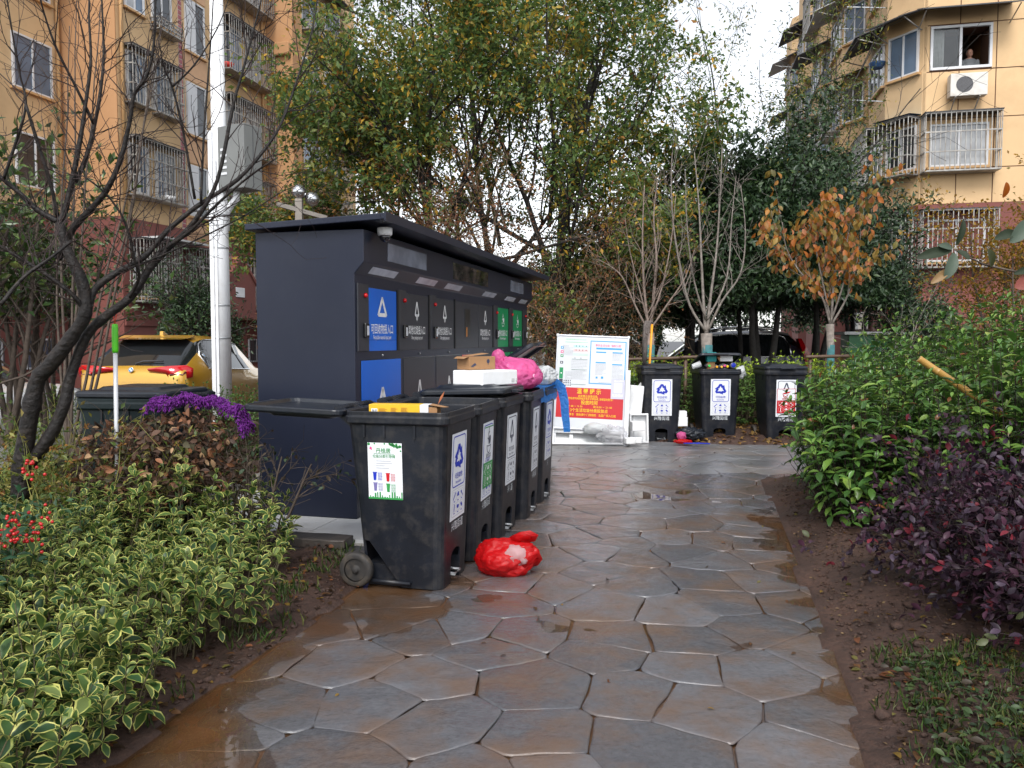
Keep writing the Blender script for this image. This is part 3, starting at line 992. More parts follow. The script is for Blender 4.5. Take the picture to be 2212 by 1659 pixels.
def sticker_icons(parent, mat, x0, y0, w_, h_, seed):
    """two rows of three little boxed pictures"""
    rr = random.Random(seed)
    fr, ic = Flat(), Flat()
    for i in range(3):
        for j in range(2):
            a, b = x0 + w_ * (i + .08) / 3, y0 + h_ * (j + .22) / 2
            c, d = x0 + w_ * (i + .92) / 3, y0 + h_ * (j + .95) / 2
            fr.rframe(a, b, c, d, .006, .0014)
            mx, my = (a + c) / 2, (b + d) / 2
            k = (i + 3 * j)
            s_ = (c - a) * .32
            if k == 0: ic.line([(mx - .002, my - s_), (mx + .002, my + s_)], .009)
            elif k == 1: ic.disc(mx, my, s_, 10, s_ * .7)
            elif k == 2: ic.poly([(mx - s_, my + s_ * .4), (mx - .2 * s_, my + s_), (mx + s_, my - s_ * .3), (mx + .3 * s_, my - s_)])
            elif k == 3: ic.line([(mx - s_, my - s_), (mx + s_, my + s_)], .008)
            elif k == 4: ic.poly([(mx - s_, my - s_ * .5), (mx + s_, my - s_ * .5), (mx + s_ * .5, my + s_), (mx - s_ * .4, my + s_ * .8)])
            else: ic.disc(mx - s_ * .4, my + s_ * .4, s_ * .5, 8); ic.line([(mx, my), (mx + s_, my - s_)], .006)
            ic.rect(mx - .011, b - .010, mx + .011, b - .005)
    put('icon_frame', fr.mesh('icon_frame'), m_inkgrey if mat is not m_white else m_white, parent, (0, 0, .0012))
    put('icons', ic.mesh('icons'), mat, parent, (0, 0, .0016))
FRONT = (R(92.2), 0, 0)
def front_loc(z, eps=.0025): return (0, -.300 - .036 * z / .95 - eps, z)
def sheet_mesh(w_, h_, curl=0.0, seed=1, name='sticker'):
    n, m = 4, 7
    rr = random.Random(seed)
    V, F_ = [], []
    for j in range(m + 1):
        for i in range(n + 1):
            x, y = -w_ / 2 + w_ * i / n, -h_ / 2 + h_ * j / m
            V.append((x, y, -.0006 - .0003 * rr.random()))
    for j in range(m):
        for i in range(n):
            a = j * (n + 1) + i
            F_.append((a, a + 1, a + n + 2, a + n + 1))
    me = bpy.data.meshes.new(name); me.from_pydata(V, [], F_); me.update()
    return me
def sticker(parent, kind, seed, off=(0, 0), rz=0.0):
    W, Hh = .255, .50
    loc = front_loc(.615)
    st = put('sticker', sheet_mesh(W, Hh, 0, seed), m_sheet, parent, (loc[0] + off[0], loc[1], loc[2] + off[1]), (FRONT[0], rz, 0))
    st.scale = (1.07, 1, 1)
    if kind in ('recycle', 'kitchen_over'):
        ink, cn, en = m_inkblue, '可回收物', 'Recyclable'
    elif kind == 'other': ink, cn, en = m_inkdark, '其它垃圾', 'Other Waste'
    else: ink, cn, en = m_inkdark, '', ''
    put('sign_border', Flat().rframe(-.108, -.062, .108, .235, .026, .0065).mesh('sign_border'), ink, st, (0, 0, .0008))
    if kind == 'recycle':
        put('emblem', em_recycle(.088).mesh('emblem'), ink, st, (0, .108, .0008))
    elif kind == 'other':
        put('emblem', em_other(.075, .085).mesh('emblem'), ink, st, (0, .12, .0008))
    elif kind == 'hazard':
        put('emblem', em_other(.075, .085).mesh('emblem'), ink, st, (0, .12, .0008))
    if cn:
        put('lettering', text_join([(cn, 0, -.0, .036, .012, .9), (en, 0, -.035, .024, .0, .95)]), ink, st, (0, 0, .0010))
    put('icon_border', Flat().rframe(-.104, -.232, .104, -.075, .014, .0022).mesh('icon_border'), ink if kind != 'recycle' else m_inkgrey, st, (0, 0, .0008))
    sticker_icons(st, ink, -.094, -.222, .188, .138, seed)
    if kind == 'kitchen_over':
        ov = put('pasted_label', sheet_mesh(.236, .40, 0, seed + 1, 'pasted_label'), m_sheet, parent, (loc[0] + .012, loc[1] - .0026, loc[2] + .022), (FRONT[0], .02, 0))
        put('emblem', em_kitchen(.085, .09).mesh('emblem'), m_inkdark, ov, (0, .105, .0008))
        put('lettering', text_join([('厨余垃圾', 0, .005, .034, .012, .9), ('Kitchen', 0, -.022, .018, 0, 1)]), m_inkdark, ov, (0, 0, .0010))
        put('green_field', Flat().rect(-.118, -.199, .118, -.035).rect(-.118, .192, .118, .199).mesh('green_field'), m_inkgreen, ov, (0, 0, .0008))
        sticker_icons(ov, m_white, -.105, -.19, .21, .145, seed)
    if kind == 'hazard':
        ov = put('pasted_label', sheet_mesh(.25, .33, 0, seed + 1, 'pasted_label'), m_sheet, parent, (loc[0] + .0, loc[1] - .0022, loc[2] - .035), (FRONT[0], -.012, 0))
        put('red_field', Flat().rect(-.125, -.165, .125, .0).rframe(-.125, .002, .125, .165, .004, .006).mesh('red_field'), m_inkred, ov, (0, 0, .0008))
        e = Flat()
        e.poly([(-.05, .10), (-.01, .118), (.06, .128), (.035, .105), (-.02, .092)])
        e.line([(-.045, .098), (-.035, .055)], .009); e.line([(-.04, .075), (.01, .045)], .007); e.line([(-.03, .04), (.025, .085)], .007)
        put('emblem', e.mesh('emblem'), m_inkred, ov, (0, 0, .0009))
        put('lettering', text_join([('有害垃圾', 0, .024, .030, .012, .95)]), m_inkred, ov, (0, 0, .0010))
        sticker_icons(ov, m_white, -.11, -.158, .22, .15, seed)
    sl = front_loc(.325)
    return st
def bin_lettering(parent, chars='兴隆街道', worn=0):
    loc = front_loc(.325)
    put('street_lettering', text_join([(chars, 0, 0, .058, .006, .92)], 'street_lettering'), M('faded_white_print', (.58, .61, .64), .6, var=.5, scale=30), parent, loc, FRONT)
def make_bin(label, v, u, rz, lid_deg, kind, seed, group, mat=m_binpl, lidmat=m_lidpl, loc=None, text=True, soff=(0, 0), srot=0.0):
    t = empty('wheeled_bin', label, 'bin', loc if loc is not None else vu(v, u, .004), rz, group)
    put('body', BM['body'], None, t, bevel=.004)
    t.children[0].data.materials.clear() if False else None
    bo = t.children[0]
    if len(bo.data.materials) == 0: bo.data.materials.append(mat)
    rim = put('rim', BM['rim'], mat, t, bevel=.004)
    lid = put('lid', BM['lid'], lidmat, t, (0, .275, 1.004), (-R(lid_deg), 0, 0), bevel=.004)
    put('lid_grip', BM['lid_grip'], lidmat, lid, bevel=.003)
    put('handle', H1, mat, t); put('handle', H2, mat, t)
    wheel_tree(t, -.272, -1); wheel_tree(t, .272, 1)
    put('axle', AX, m_steel, t); put('pedal', PD, m_steel, t)
    for r_ in RB: put('side_rib', r_, mat, t)
    for r_ in SR: put('base_rail', r_, mat, t)
    if kind: sticker(t, kind, seed, soff, srot)
    if text: bin_lettering(t, text if isinstance(text, str) else '兴隆街道')
    return t
BR = R(76)
GR = 'wheeled bins in a row before the waste station'
bins = []
bins.append(make_bin('nearest black bin, lid flipped back, with yellow carton and green side poster', -1.725, 4.33, BR, 178, 'recycle', 1, GR))
bins.append(make_bin('open black bin with a green kitchen waste label, second in the row', -1.72, 4.92, BR + R(1.5), 262, 'kitchen_over', 2, GR))
bins.append(make_bin('closed black bin under the white foam box, third in the row', -1.70, 5.50, BR - R(1), 2, 'other', 3, GR, text='兴  道'))
bins.append(make_bin('open black bin holding the pink bag, fourth in the row', -1.66, 6.12, BR + R(2), 264, 'other', 4, GR, text='兴隆 道'))
bins.append(make_bin('black bin with half raised lid and blue plastic sheet, farthest of the row', -1.67, 6.72, BR, 33, 'recycle', 5, GR, text='兴'))
GF = 'black bins facing the camera by the hedge'
def ax(px, py): return ground_at(px, py, .004)
fb = [(1430, 955), (1553, 954), (1695, 958)]
p = ax(*fb[0]); make_bin('closed black bin with blue recycling sticker beside the notice board', 0, 0, R(-2), 0, 'recycle', 11, GF, loc=p + Vector((0, .30, 0)))
p = ax(*fb[1]); farbin2 = make_bin('black bin with lid propped open by cartons and bottles, middle of the far three', 0, 0, R(1), 17, 'recycle', 12, GF, loc=p + Vector((0, .30, 0)))
p = ax(*fb[2]); make_bin('closed black bin with red hazardous waste label behind the green hedge', 0, 0, R(0), 0, 'hazard', 13, GF, loc=p + Vector((0, .30, 0)))

# the green poster on the near side of the nearest bin
po = put('side_poster', sheet_mesh(.205, .32, 0, 9, 'side_poster'), m_sheet, bins[0])
def side_place(o, y, z):                            # near side is local -x; the wall leans out as it rises
    t = z / .95
    o.location = (-.228 - .044 * t - .0035, y, z)
    o.rotation_euler = Matrix(((0, math.sin(R(2.6)) * -1, -math.cos(R(2.6))), (-1, 0, 0), (0, math.cos(R(2.6)), -math.sin(R(2.6))))).to_euler()
side_place(po, .02, .665)
gfl = Flat().rect(-.1025, -.16, .1025, -.150)
rr = random.Random(3)
for k in range(14):
    x = -.095 + k * .0145
    gfl.rect(x, -.150, x + .006 + .004 * rr.random(), -.150 + rr.choice([.006, .012, .02, .034]) * rr.uniform(.6, 1.1))
for k in range(26):
    x = rr.uniform(.03, .1); y = .16 - (x - .03) * rr.uniform(0, .75) * .8 - .004
    gfl.disc(min(x, .095), max(y, .10), rr.uniform(.004, .009), 6)
gfl.disc(-.094, .152, .008, 10); gfl.disc(-.06, .155, .005, 10); gfl.disc(.0, .155, .005, 8)
gfl.rect(-.066, .0975, .056, .0995)
put('poster_green', gfl.mesh('poster_green'), m_inkgreen, po, (0, 0, .0008))
put('poster_lettering', text_join([('丹桂居', -.008, .115, .030, .02, 1.0), ('垃圾分类引导牌', -.005, .083, .0205, .016, .95)], 'poster_lettering'), m_inkgreen, po, (0, 0, .0012))
gy = Flat()
for k in range(4):
    y = .056 - k * .0135
    gy.rect(-.062, y, -.058, y + .004)
    x = -.052
    for _ in range((17, 19, 10, 15)[k]):
        gy.rect(x, y, x + .0038, y + .0042); x += .0052
put('poster_small_print', gy.mesh('poster_small_print'), m_inkgrey, po, (0, 0, .0010))
for cx_, cy_, mt in ((-.062, -.032, m_inkblue), (.016, -.036, m_inkred), (-.060, -.092, M('print_violet', (.16, .14, .33), .5)), (.017, -.096, m_inkgreen)):
    b = Flat().poly([(cx_ - .011, cy_ + .022), (cx_ + .011, cy_ + .022), (cx_ + .0075, cy_ - .021), (cx_ - .0075, cy_ - .021)]).rect(cx_ - .0135, cy_ + .0225, cx_ + .0135, cy_ + .027)
    for i in range(2):
        for j in range(3):
            b.rframe(cx_ + .018 + i * .014, cy_ - .02 + j * .0155, cx_ + .0295 + i * .014, cy_ - .007 + j * .0155, .002, .0012)
            b.disc(cx_ + .0238 + i * .014, cy_ - .0135 + j * .0155, .0026, 6)
    put('poster_bin_picture', b.mesh('poster_bin_picture'), mt, po, (0, 0, .0010))
put('poster_flower', Flat().disc(-.086, .127, .005, 6).disc(-.080, .133, .004, 6).disc(-.079, .124, .005, 6).disc(-.086, .134, .004, 6).mesh('poster_flower'), m_inkpink, po, (0, 0, .0010))

# dark green bin on the left, behind the withered shrub, closed, seen from its side
gb = make_bin('dark green closed bin behind the withered brown shrub at left', 0, 0, R(-97), 0, None, 21, None, mat=m_grbin, lidmat=m_lidpl, loc=Vector((-2.42, 5.25, .03)), text=False)
BM2 = BM['body'].copy(); BM2.materials.clear(); BM2.materials.append(m_grbin)
for ch in gb.children:
    if ch.name.startswith('body'): ch.data = BM2
    if ch.name.startswith('rim'):
        ch.data = ch.data.copy(); ch.data.materials.clear(); ch.data.materials.append(m_grbin)

# ================================================================ RUBBISH AND SMALL THINGS
def lump(name, mat, parent, c, r, seed, sub=4, sq=(1, 1, 1), amp=.25, freq=3.0, flat=None, fold=0.0):
    """a crumpled bag: a ball pushed about by noise and resting flat"""
    bm = bmesh.new()
    bmesh.ops.create_icosphere(bm, subdivisions=sub, radius=1.0)
    for v in bm.verts:
        n = noise.fractal(v.co * freq + Vector((seed, seed * 2, 0)), 1.0, 2.0, 4)
        rd = noise.ridged_multi_fractal(v.co * freq * 1.7 + Vector((seed, 3, 1)), 1.0, 2.0, 4, 1.0, 2.0) if fold else 0
        k = 1 + amp * n + fold * (rd - 1.2) * .5
        q = v.co * k
        v.co = Vector((q.x * sq[0], q.y * sq[1], q.z * sq[2])) * r
        if flat is not None and v.co.z < -flat: v.co.z = -flat + (v.co.z + flat) * .05
    me = bpy.data.meshes.new(name)
    bm.to_mesh(me); bm.free()
    me.polygons.foreach_set('use_smooth', [True] * len(me.polygons))
    return put(name, me, mat, parent, c)
def film_mat(name, col, transp=.25, rough=.25):
    m = new_mat(name)
    nt = m.node_tree; N = nt.nodes.new; L = nt.links.new
    out = N('ShaderNodeOutputMaterial'); p = N('ShaderNodeBsdfPrincipled')
    p.inputs['Base Color'].default_value = (*col, 1); p.inputs['Roughness'].default_value = rough
    tc = N('ShaderNodeTexCoord'); nz = N('ShaderNodeTexNoise'); nz.inputs['Scale'].default_value = 22; nz.inputs['Detail'].default_value = 6; nz.inputs['Distortion'].default_value = 1.2
    L(tc.outputs['Object'], nz.inputs['Vector'])
    b = N('ShaderNodeBump'); b.inputs['Strength'].default_value = .7; b.inputs['Distance'].default_value = .02
    L(nz.outputs['Fac'], b.inputs['Height']); L(b.outputs[0], p.inputs['Normal'])
    tl = N('ShaderNodeBsdfTranslucent'); tl.inputs[0].default_value = (*col, 1)
    tr = N('ShaderNodeBsdfTransparent'); tr.inputs[0].default_value = (*[min(1, .35 + c * .7) for c in col], 1)
    a = N('ShaderNodeMixShader'); a.inputs[0].default_value = .3
    L(p.outputs[0], a.inputs[1]); L(tl.outputs[0], a.inputs[2])
    bb = N('ShaderNodeMixShader'); bb.inputs[0].default_value = transp
    L(a.outputs[0], bb.inputs[1]); L(tr.outputs[0], bb.inputs[2])
    L(bb.outputs[0], out.inputs[0])
    MATS[name] = m
    return m
f_red = film_mat('red_plastic_film', (.70, .012, .015), .34, .18)
f_pink = film_mat('pink_plastic_film', (.80, .16, .42), .34, .25)
f_blue = film_mat('blue_plastic_film', (.02, .20, .62), .06, .3)
f_white = film_mat('white_plastic_film', (.75, .77, .78), .2, .3)
f_clear = film_mat('clear_plastic_film', (.80, .80, .82), .6, .12)
f_black = film_mat('black_plastic_film', (.025, .03, .04), .05, .25)

# the red carrier bag on the path
rb = empty('plastic_bag', 'full red plastic carrier bag with handles lying on the wet path beside the bins', 'bag', vu(-1.17, 4.52, .006), -TH)
def film_bag(name, mat, parent, c, dims, neck, seed, sub=5, crease=.085, flat=.8):
    """thin bag: a sagging pouch whose skin is drawn into creases that run towards the neck"""
    bm = bmesh.new()
    bmesh.ops.create_icosphere(bm, subdivisions=sub, radius=1.0)
    nk = Vector(neck).normalized()
    sd_ = Vector((seed, seed * 1.7, seed * .3))
    for v in bm.verts:
        n = v.co.copy()
        t = max(0.0, n.dot(nk))                                  # 1 at the neck
        low = noise.fractal(n * 1.3 + sd_, 1.0, 2.0, 2)
        perp = (n - nk * n.dot(nk))
        ang = perp.normalized() if perp.length > 1e-4 else Vector((1, 0, 0))
        cr = 1 - abs(noise.noise(ang * 3.2 + nk * n.dot(nk) * 1.1 + sd_)) * 2.0
        cr2 = 1 - abs(noise.noise(n * 5.0 + sd_)) * 2.0
        k = 1 + .16 * low + crease * (1.4 * cr * (.35 + t) + .8 * cr2) + .30 * t ** 4
        q = n * k
        q -= perp * (.45 * t ** 3)
        v.co = Vector((q.x * dims[0], q.y * dims[1], q.z * dims[2]))
        if v.co.z < -dims[2] * flat: v.co.z = -dims[2] * flat + (v.co.z + dims[2] * flat) * .06
    me = bpy.data.meshes.new(name)
    bm.to_mesh(me); bm.free()
    me.polygons.foreach_set('use_smooth', [False] * len(me.polygons) if sub < 4 else [True] * len(me.polygons))
    return put(name, me, mat, parent, c)
film_bag('bag', f_red, rb, (-.01, 0, .085), (.165, .13, .112), (.85, -.1, .55), 3.3)
lump('contents', M('bag_contents_red', (.42, .02, .03), .5, var=.6, scale=16), rb, (-.025, 0, .07), .09, 7.0, 4, (1.15, .95, .75), .3, 2.2, .06)
lump('wrapper', f_clear, rb, (.085, -.075, .125), .075, 9.0, 3, (.95, .6, .85), .3, 3)
def ribbon(pts, w0, w1, up=Vector((0, 0, 1))):
    mb = MB(); V, F_ = [], []
    pts = [Vector(p) for p in pts]
    for i, p in enumerate(pts):
        d = (pts[min(i + 1, len(pts) - 1)] - pts[max(0, i - 1)]).normalized()
        s_ = d.cross(up).normalized() * ((w0 + (w1 - w0) * i / (len(pts) - 1)) / 2)
        V += [p - s_, p + s_]
    F_ = [(2 * i, 2 * i + 1, 2 * i + 3, 2 * i + 2) for i in range(len(pts) - 1)]
    return mb.add(V, F_, True)
hd = ribbon([(.05, -.02, .20), (.11, -.03, .235), (.165, -.035, .25), (.19, -.03, .242), (.175, -.01, .22), (.13, .02, .20), (.09, .04, .17)], .06, .03, Vector((0, 1, .2)))
o = put('bag_handle', hd.mesh('bag_handle'), f_red, rb)
o.modifiers.new('solid', 'SOLIDIFY').thickness = .003
hd = ribbon([(.12, -.09, .08), (.17, -.08, .13), (.205, -.06, .145), (.215, -.03, .11), (.19, .0, .07), (.15, .02, .05)], .06, .03, Vector((0, 1, .2)))
o = put('bag_handle', hd.mesh('bag_handle'), f_red, rb)
o.modifiers.new('solid', 'SOLIDIFY').thickness = .003

# yellow carton inside the nearest bin
m_card = M('brown_cardboard', (.30, .16, .07), .8, var=.12, scale=6, dirt=(.18, .09, .04), dscale=5, damt=.3)
m_yell = M('yellow_carton', (.72, .42, .015), .45, var=.05, scale=4)
yc = empty('carton', 'long yellow printed carton poking out of the nearest bin', 'carton', vu(-1.73, 4.24, .965), -TH + R(6))
put('box', MB().box(-.165, .135, -.045, .055, -.10, .068).mesh('box'), m_yell, yc, bevel=.002)
put('white_end', MB().box(.1355, .185, -.0445, .0545, -.10, .0675).mesh('white_end'), m_whitepaint, yc)
put('open_end', MB().box(.186, .235, -.04, -.038, -.10, .055).box(.186, .235, .048, .05, -.10, .055).mesh('open_end'), m_card, yc)
put('flap', MB().add([(.187, .055, .068), (.187, -.045, .068), (.275, -.055, .056), (.285, .05, .050)], [(0, 1, 2, 3)]).add([(.187, .055, .066), (.187, -.045, .066), (.275, -.055, .054), (.285, .05, .048)], [(3, 2, 1, 0)]).mesh('flap'), m_card, yc)
prn = Flat()
rr = random.Random(8)
for (x0, x1, y0, y1) in ((-.105, -.055, -.03, .045), (-.035, .005, .0, .05), (.025, .065, -.03, .05)):
    y = y0
    while y < y1:
        prn.rect(x0, y, x0 + (x1 - x0) * rr.uniform(.7, 1), y + .0022); y += .0052
prn.rect(.09, .0, .105, .018)
put('small_print', prn.mesh('small_print'), M('brown_print', (.40, .16, .01), .5), yc, (0, -.0465, 0), (R(90), 0, 0))
bcd = Flat()
x = -.145
while x < -.118:
    bcd.rect(x, -.02, x + rr.choice([.0008, .0016]), .04); x += .0028
put('barcode_patch', Flat().rect(-.150, -.024, -.114, .044).mesh('barcode_patch'), m_white, yc, (0, -.0462, 0), (R(90), 0, 0))
put('barcode', bcd.mesh('barcode'), m_inkdark, yc, (0, -.0470, 0), (R(90), 0, 0))
lf = empty('dry_leaf', 'curled brown dry leaf standing on the rim of the nearest open bins', 'leaf', vu(-1.62, 4.60, 1.0), .4)
put('blade', MB().add([(0, 0, 0), (.02, .01, .05), (.045, .0, .085), (.03, -.012, .05)], [(0, 1, 2, 3)]).mesh('blade'), M('rust_leaf', (.30, .09, .03), .6), lf)

# foam box and brown carton on the closed third bin
fo = empty('foam_box', 'white styrofoam box lid lying on the closed third bin', 'foam box', vu(-1.58, 5.53, 1.078), -TH + R(62))
put('box', MB().box(-.185, .185, -.15, .15, 0, .105).mesh('box'), m_foam, fo, bevel=.008)
put('dent_shade', MB().box(.12, .15, -.153, -.149, .02, .045).box(.165, .18, -.153, -.149, .02, .045).mesh('dent_shade'), M('foam_shadow', (.5, .5, .5), .8), fo)  # flat grey patches, the shade of dents put into their colour
bc = empty('cardboard_carton', 'small open brown cardboard carton on top of the foam box', 'carton', vu(-1.66, 5.57, 1.186), -TH + R(56))
put('box', MB().box(-.125, .125, -.07, .07, 0, .095).mesh('box'), m_card, bc, bevel=.003)
put('flap', MB().add([(-.125, -.07, .096), (-.125, .07, .096), (-.165, .06, .082), (-.165, -.06, .08)], [(0, 1, 2, 3), (3, 2, 1, 0)]).mesh('flap'), m_card, bc)
put('flap', MB().add([(-.08, -.02, .097), (.10, -.03, .115), (.11, .065, .12), (-.09, .06, .1)], [(0, 1, 2, 3)]).mesh('flap'), m_card, bc)
put('printed_balloon', Flat().disc(.055, .06, .014, 12, .016).rect(.051, .036, .059, .042).poly([(-.11, .025), (-.07, .05), (-.055, .035), (-.09, .02)]).mesh('printed_balloon'), m_inkdark, bc, (0, -.0712, 0), (R(90), 0, 0))

# pink bag, blue sheet and white bag over the fourth and fifth bins
pk = empty('plastic_bag', 'knotted translucent pink plastic bag heaped on the fourth bin', 'bag', vu(-1.56, 6.25, 1.02), -TH)
film_bag('bag', f_pink, pk, (.03, .02, .09), (.20, .19, .13), (-.55, -.2, .8), 5.1)
lump('contents', M('bag_contents_pale', (.72, .35, .5), .6, var=.4, scale=12), pk, (.05, .02, .09), .15, 2.2, 4, (1.1, 1.0, .75), .2, 3, .1)
film_bag('knot', f_pink, pk, (-.10, -.05, .235), (.05, .04, .07), (0, 0, -1), 6.3, 4, .12)
film_bag('tied_ear', f_pink, pk, (-.165, -.03, .165), (.085, .06, .045), (1, 0, .2), 8.3, 4, .12)
wb = empty('plastic_bag', 'crumpled white plastic bag on the farthest bin of the row', 'bag', vu(-1.45, 6.75, 1.03), -TH)
film_bag('bag', f_white, wb, (0, 0, .05), (.16, .14, .08), (.4, -.3, .8), 11.0, 5, .1)
bs = empty('blue_plastic_sheet', 'torn blue plastic sheet draped over the front corner of the farthest bin', 'plastic sheet', vu(-1.40, 6.55, 1.0), -TH)
V, F_ = [], []
n, m_ = 16, 12
for j in range(m_ + 1):
    for i in range(n + 1):
        a, b = -.30 + .46 * i / n, -.30 + .72 * j / m_
        z = .012 + .020 * noise.noise(Vector((a * 9, b * 9, 1.0)))
        x = a
        if a > .075: z -= (a - .075) * 1.5; x = .075 + (a - .075) * .12 + .012 * noise.noise(Vector((a * 6, b * 12, 4)))
        V.append((x, b, z))
for j in range(m_):
    for i in range(n):
        q = j * (n + 1) + i
        F_.append((q, q + 1, q + n + 2, q + n + 1))
put('sheet', MB().add(V, F_, True).mesh('sheet'), f_blue, bs)
st = ribbon([(.06, .34, .03), (.13, .36, -.02), (.16, .36, -.15), (.165, .355, -.25), (.175, .37, -.34), (.18, .375, -.42)], .09, .06, Vector((0, 1, 0)))
put('hanging_strip', st.mesh('hanging_strip'), f_blue, bs)

# rubbish stuffed under the propped lid of the middle far bin
fb2 = farbin2.location
def bin2(x, y, z): return fb2 + Vector((x, y, z))
t = empty('teal_box', 'small teal box under the propped lid of the middle far bin', 'box', bin2(-.10, -.20, 1.0), R(4))
put('box', MB().box(-.065, .065, -.04, .04, .10, .23).mesh('box'), M('teal_card', (.0, .22, .22), .45), t, bevel=.004)
put('prop_board', MB().box(-.05, .05, -.02, .03, .0, .099).mesh('prop_board'), m_card, t)
t = empty('milk_carton', 'white carton lying under the propped lid of the middle far bin', 'carton', bin2(.11, -.20, 1.105), R(-8))
put('box', MB().box(-.085, .085, -.035, .035, 0, .085).mesh('box'), m_whitepaint, t, bevel=.004)
put('orange_end', MB().add([(-.086, -.035, 0), (-.086, .035, 0), (-.125, .0, .05), (-.086, -.035, .085), (-.086, .035, .085)], [(0, 1, 2), (0, 2, 3), (1, 4, 2), (3, 2, 4)]).mesh('orange_end'), M('pale_orange_card', (.7, .35, .2), .5), t)
put('heap', lump('heap', f_black, t, (-.10, .03, -.10), .14, 4.4, 3, (1.5, .8, .55), .3, 3).data, None, t, (-.10, .03, -.10)) if False else None
hp = empty('rubbish_heap', 'dark mixed rubbish filling the middle far bin to its rim', 'rubbish', bin2(0, -.06, .96))
lump('heap', f_black, hp, (0, 0, 0), .2, 4.4, 4, (1.2, 1.0, .5), .25, 3)
caps = [(-.135, .045, (.03, .55, .08), 'green'), (-.03, .03, (.75, .35, .02), 'orange'), (.035, .03, (.75, .42, .06), 'amber'), (.075, .045, (.65, .08, .25), 'pink'), (.115, .035, (.80, .52, .01), 'yellow')]
for x, z, col, nm in caps:
    t = empty('bottle', 'bottle with %s cap pointing out of the middle far bin' % nm, 'bottle', bin2(x, -.24, 1.0 + z), 0, 'bottles in the middle far bin')
    Mx = Matrix.Rotation(R(90), 4, 'X')
    put('bottle_body', MB().lathe([(.030, -.14), (.030, -.04), (.014, -.012), (.014, .0)], 12, Mx).mesh('bottle_body'), f_clear, t)
    put('cap', MB().lathe([(.016, 0), (.017, .004), (.017, .018), (.014, .021)], 12, Mx).mesh('cap'), M(nm + '_cap', col, .4, var=.03), t)
t = empty('drink_can', 'blue drink can lying on the right rim of the middle far bin', 'can', bin2(.205, -.22, 1.05), R(8))
put('can_body', MB().lathe([(.036, -.12), (.042, -.11), (.042, .0), (.038, .006)], 16, Matrix.Rotation(R(90), 4, 'X')).mesh('can_body'), m_steel, t)
put('can_base', MB().lathe([(.034, .004), (.034, .0075), (.012, .009)], 16, Matrix.Rotation(R(90), 4, 'X')).mesh('can_base'), m_inkblue, t)
t = empty('plastic_cup', 'clear plastic cup wedged at the left rim of the middle far bin', 'cup', bin2(-.30, -.20, 1.03), 0)
put('cup', MB().lathe([(.034, -.06), (.045, .06)], 12, Matrix.Translation((0, 0, .02)) @ Matrix.Rotation(R(70), 4, 'Y'), cap=False).mesh('cup'), f_white, t)
t = empty('plastic_bag', 'torn white plastic bag hanging from the right rim of the middle far bin', 'bag', bin2(.31, -.2, .95), 0)
lump('bag', f_white, t, (0, 0, .0), .075, 13.0, 3, (.9, .6, 1.1), .5, 3, None, .3)

# styrofoam and scraps between the notice board and the far bins
def foam(label, loc, dims, rz, ry=0, hollow=False, rx=0, part='block'):
    t = empty('foam_packing', label, 'foam packing', loc, rz, 'white foam packing around the notice board')
    t.rotation_euler = (rx, ry, rz)
    a, b, c = dims
    if hollow:
        mb = MB().box(-a, a, -b, b, 0, .02)
        for x0, x1, y0, y1 in ((-a, a, -b, -b + .025), (-a, a, b - .025, b), (-a, -a + .025, -b + .0255, b - .0255), (a - .025, a, -b + .0255, b - .0255)):
            mb.box(x0, x1, y0, y1, .0205, c)
        put('tray', mb.mesh('tray'), m_foam, t, bevel=.006)
        put('tray_rib', MB().box(-a * .5, -a * .4, -b + .03, b - .03, .021, c * .5).mesh('tray_rib'), m_foam, t)
    else:
        put(part, MB().box(-a, a, -b, b, 0, c).mesh(part), m_foam, t, bevel=.008)
    return t
foam('broad white foam tray tipped on edge under the notice board', at(1268, 944, 10.55) + Vector((0, 0, -.04)), (.47, .16, .16), R(-4), rx=R(52), hollow=True)
foam('white foam slab standing behind the right edge of the notice board', at(1368, 905, 10.75), (.10, .03, .46), R(10), ry=R(6), part='slab')
foam('tilted white foam sheet leaning against the left far bin', at(1383, 868, 10.9), (.16, .025, .24), R(12), ry=R(38), part='sheet')
foam('moulded white foam tray standing left of the recycling bin', at(1377, 925, 10.7), (.13, .20, .10), R(5), rx=R(84), hollow=True)
foam('small white foam block on the paving near the left far bin', at(1363, 958, 10.25), (.085, .06, .075), R(12))
foam('low white foam corner piece beside the wheel of the left far bin', at(1380, 957, 10.2), (.04, .05, .07), R(-14))
foam('grey white foam cube under the tilted foam sheet', at(1377, 930, 10.45), (.085, .07, .12), R(6))
foam('white foam block on top between the left and middle far bins', at(1468, 899, 10.9), (.09, .07, .075), R(-3))
foam('white foam carton below the upper block between the far bins', at(1469, 920, 10.85), (.085, .08, .13), R(4))
t = empty('plastic_bag', 'crumpled clear plastic bag on the paving under the notice board leg', 'bag', at(1322, 950, 10.35), 0)
lump('bag', f_clear, t, (0, 0, .06), .17, 17, 4, (1.15, .8, .75), .3, 3, .08, .25)
t = empty('plastic_wrap', 'pale green plastic wrap lying in the foam tray under the board', 'wrap', at(1290, 925, 10.4), 0)
lump('wrap', f_white, t, (0, 0, 0), .12, 19, 3, (1.6, .8, .6), .3, 3, None, .25)
t = empty('rubbish_bag', 'black rubbish bag slumped between the left and middle far bins', 'bag', at(1490, 942, 10.75), 0)
lump('bag', f_black, t, (0, 0, .03), .15, 23, 4, (1.3, .9, .6), .35, 3, .1, .25)
t = empty('pink_rag', 'pink plastic scrap beside the black rubbish bag', 'rag', at(1472, 945, 10.5), 0)
lump('rag', f_pink, t, (0, 0, .02), .06, 27, 3, (1, .8, 1), .4, 3)
t = empty('red_wrapper', 'red crumpled wrapper on the ground between the far bins', 'wrapper', at(1476, 957, 10.35), 0)
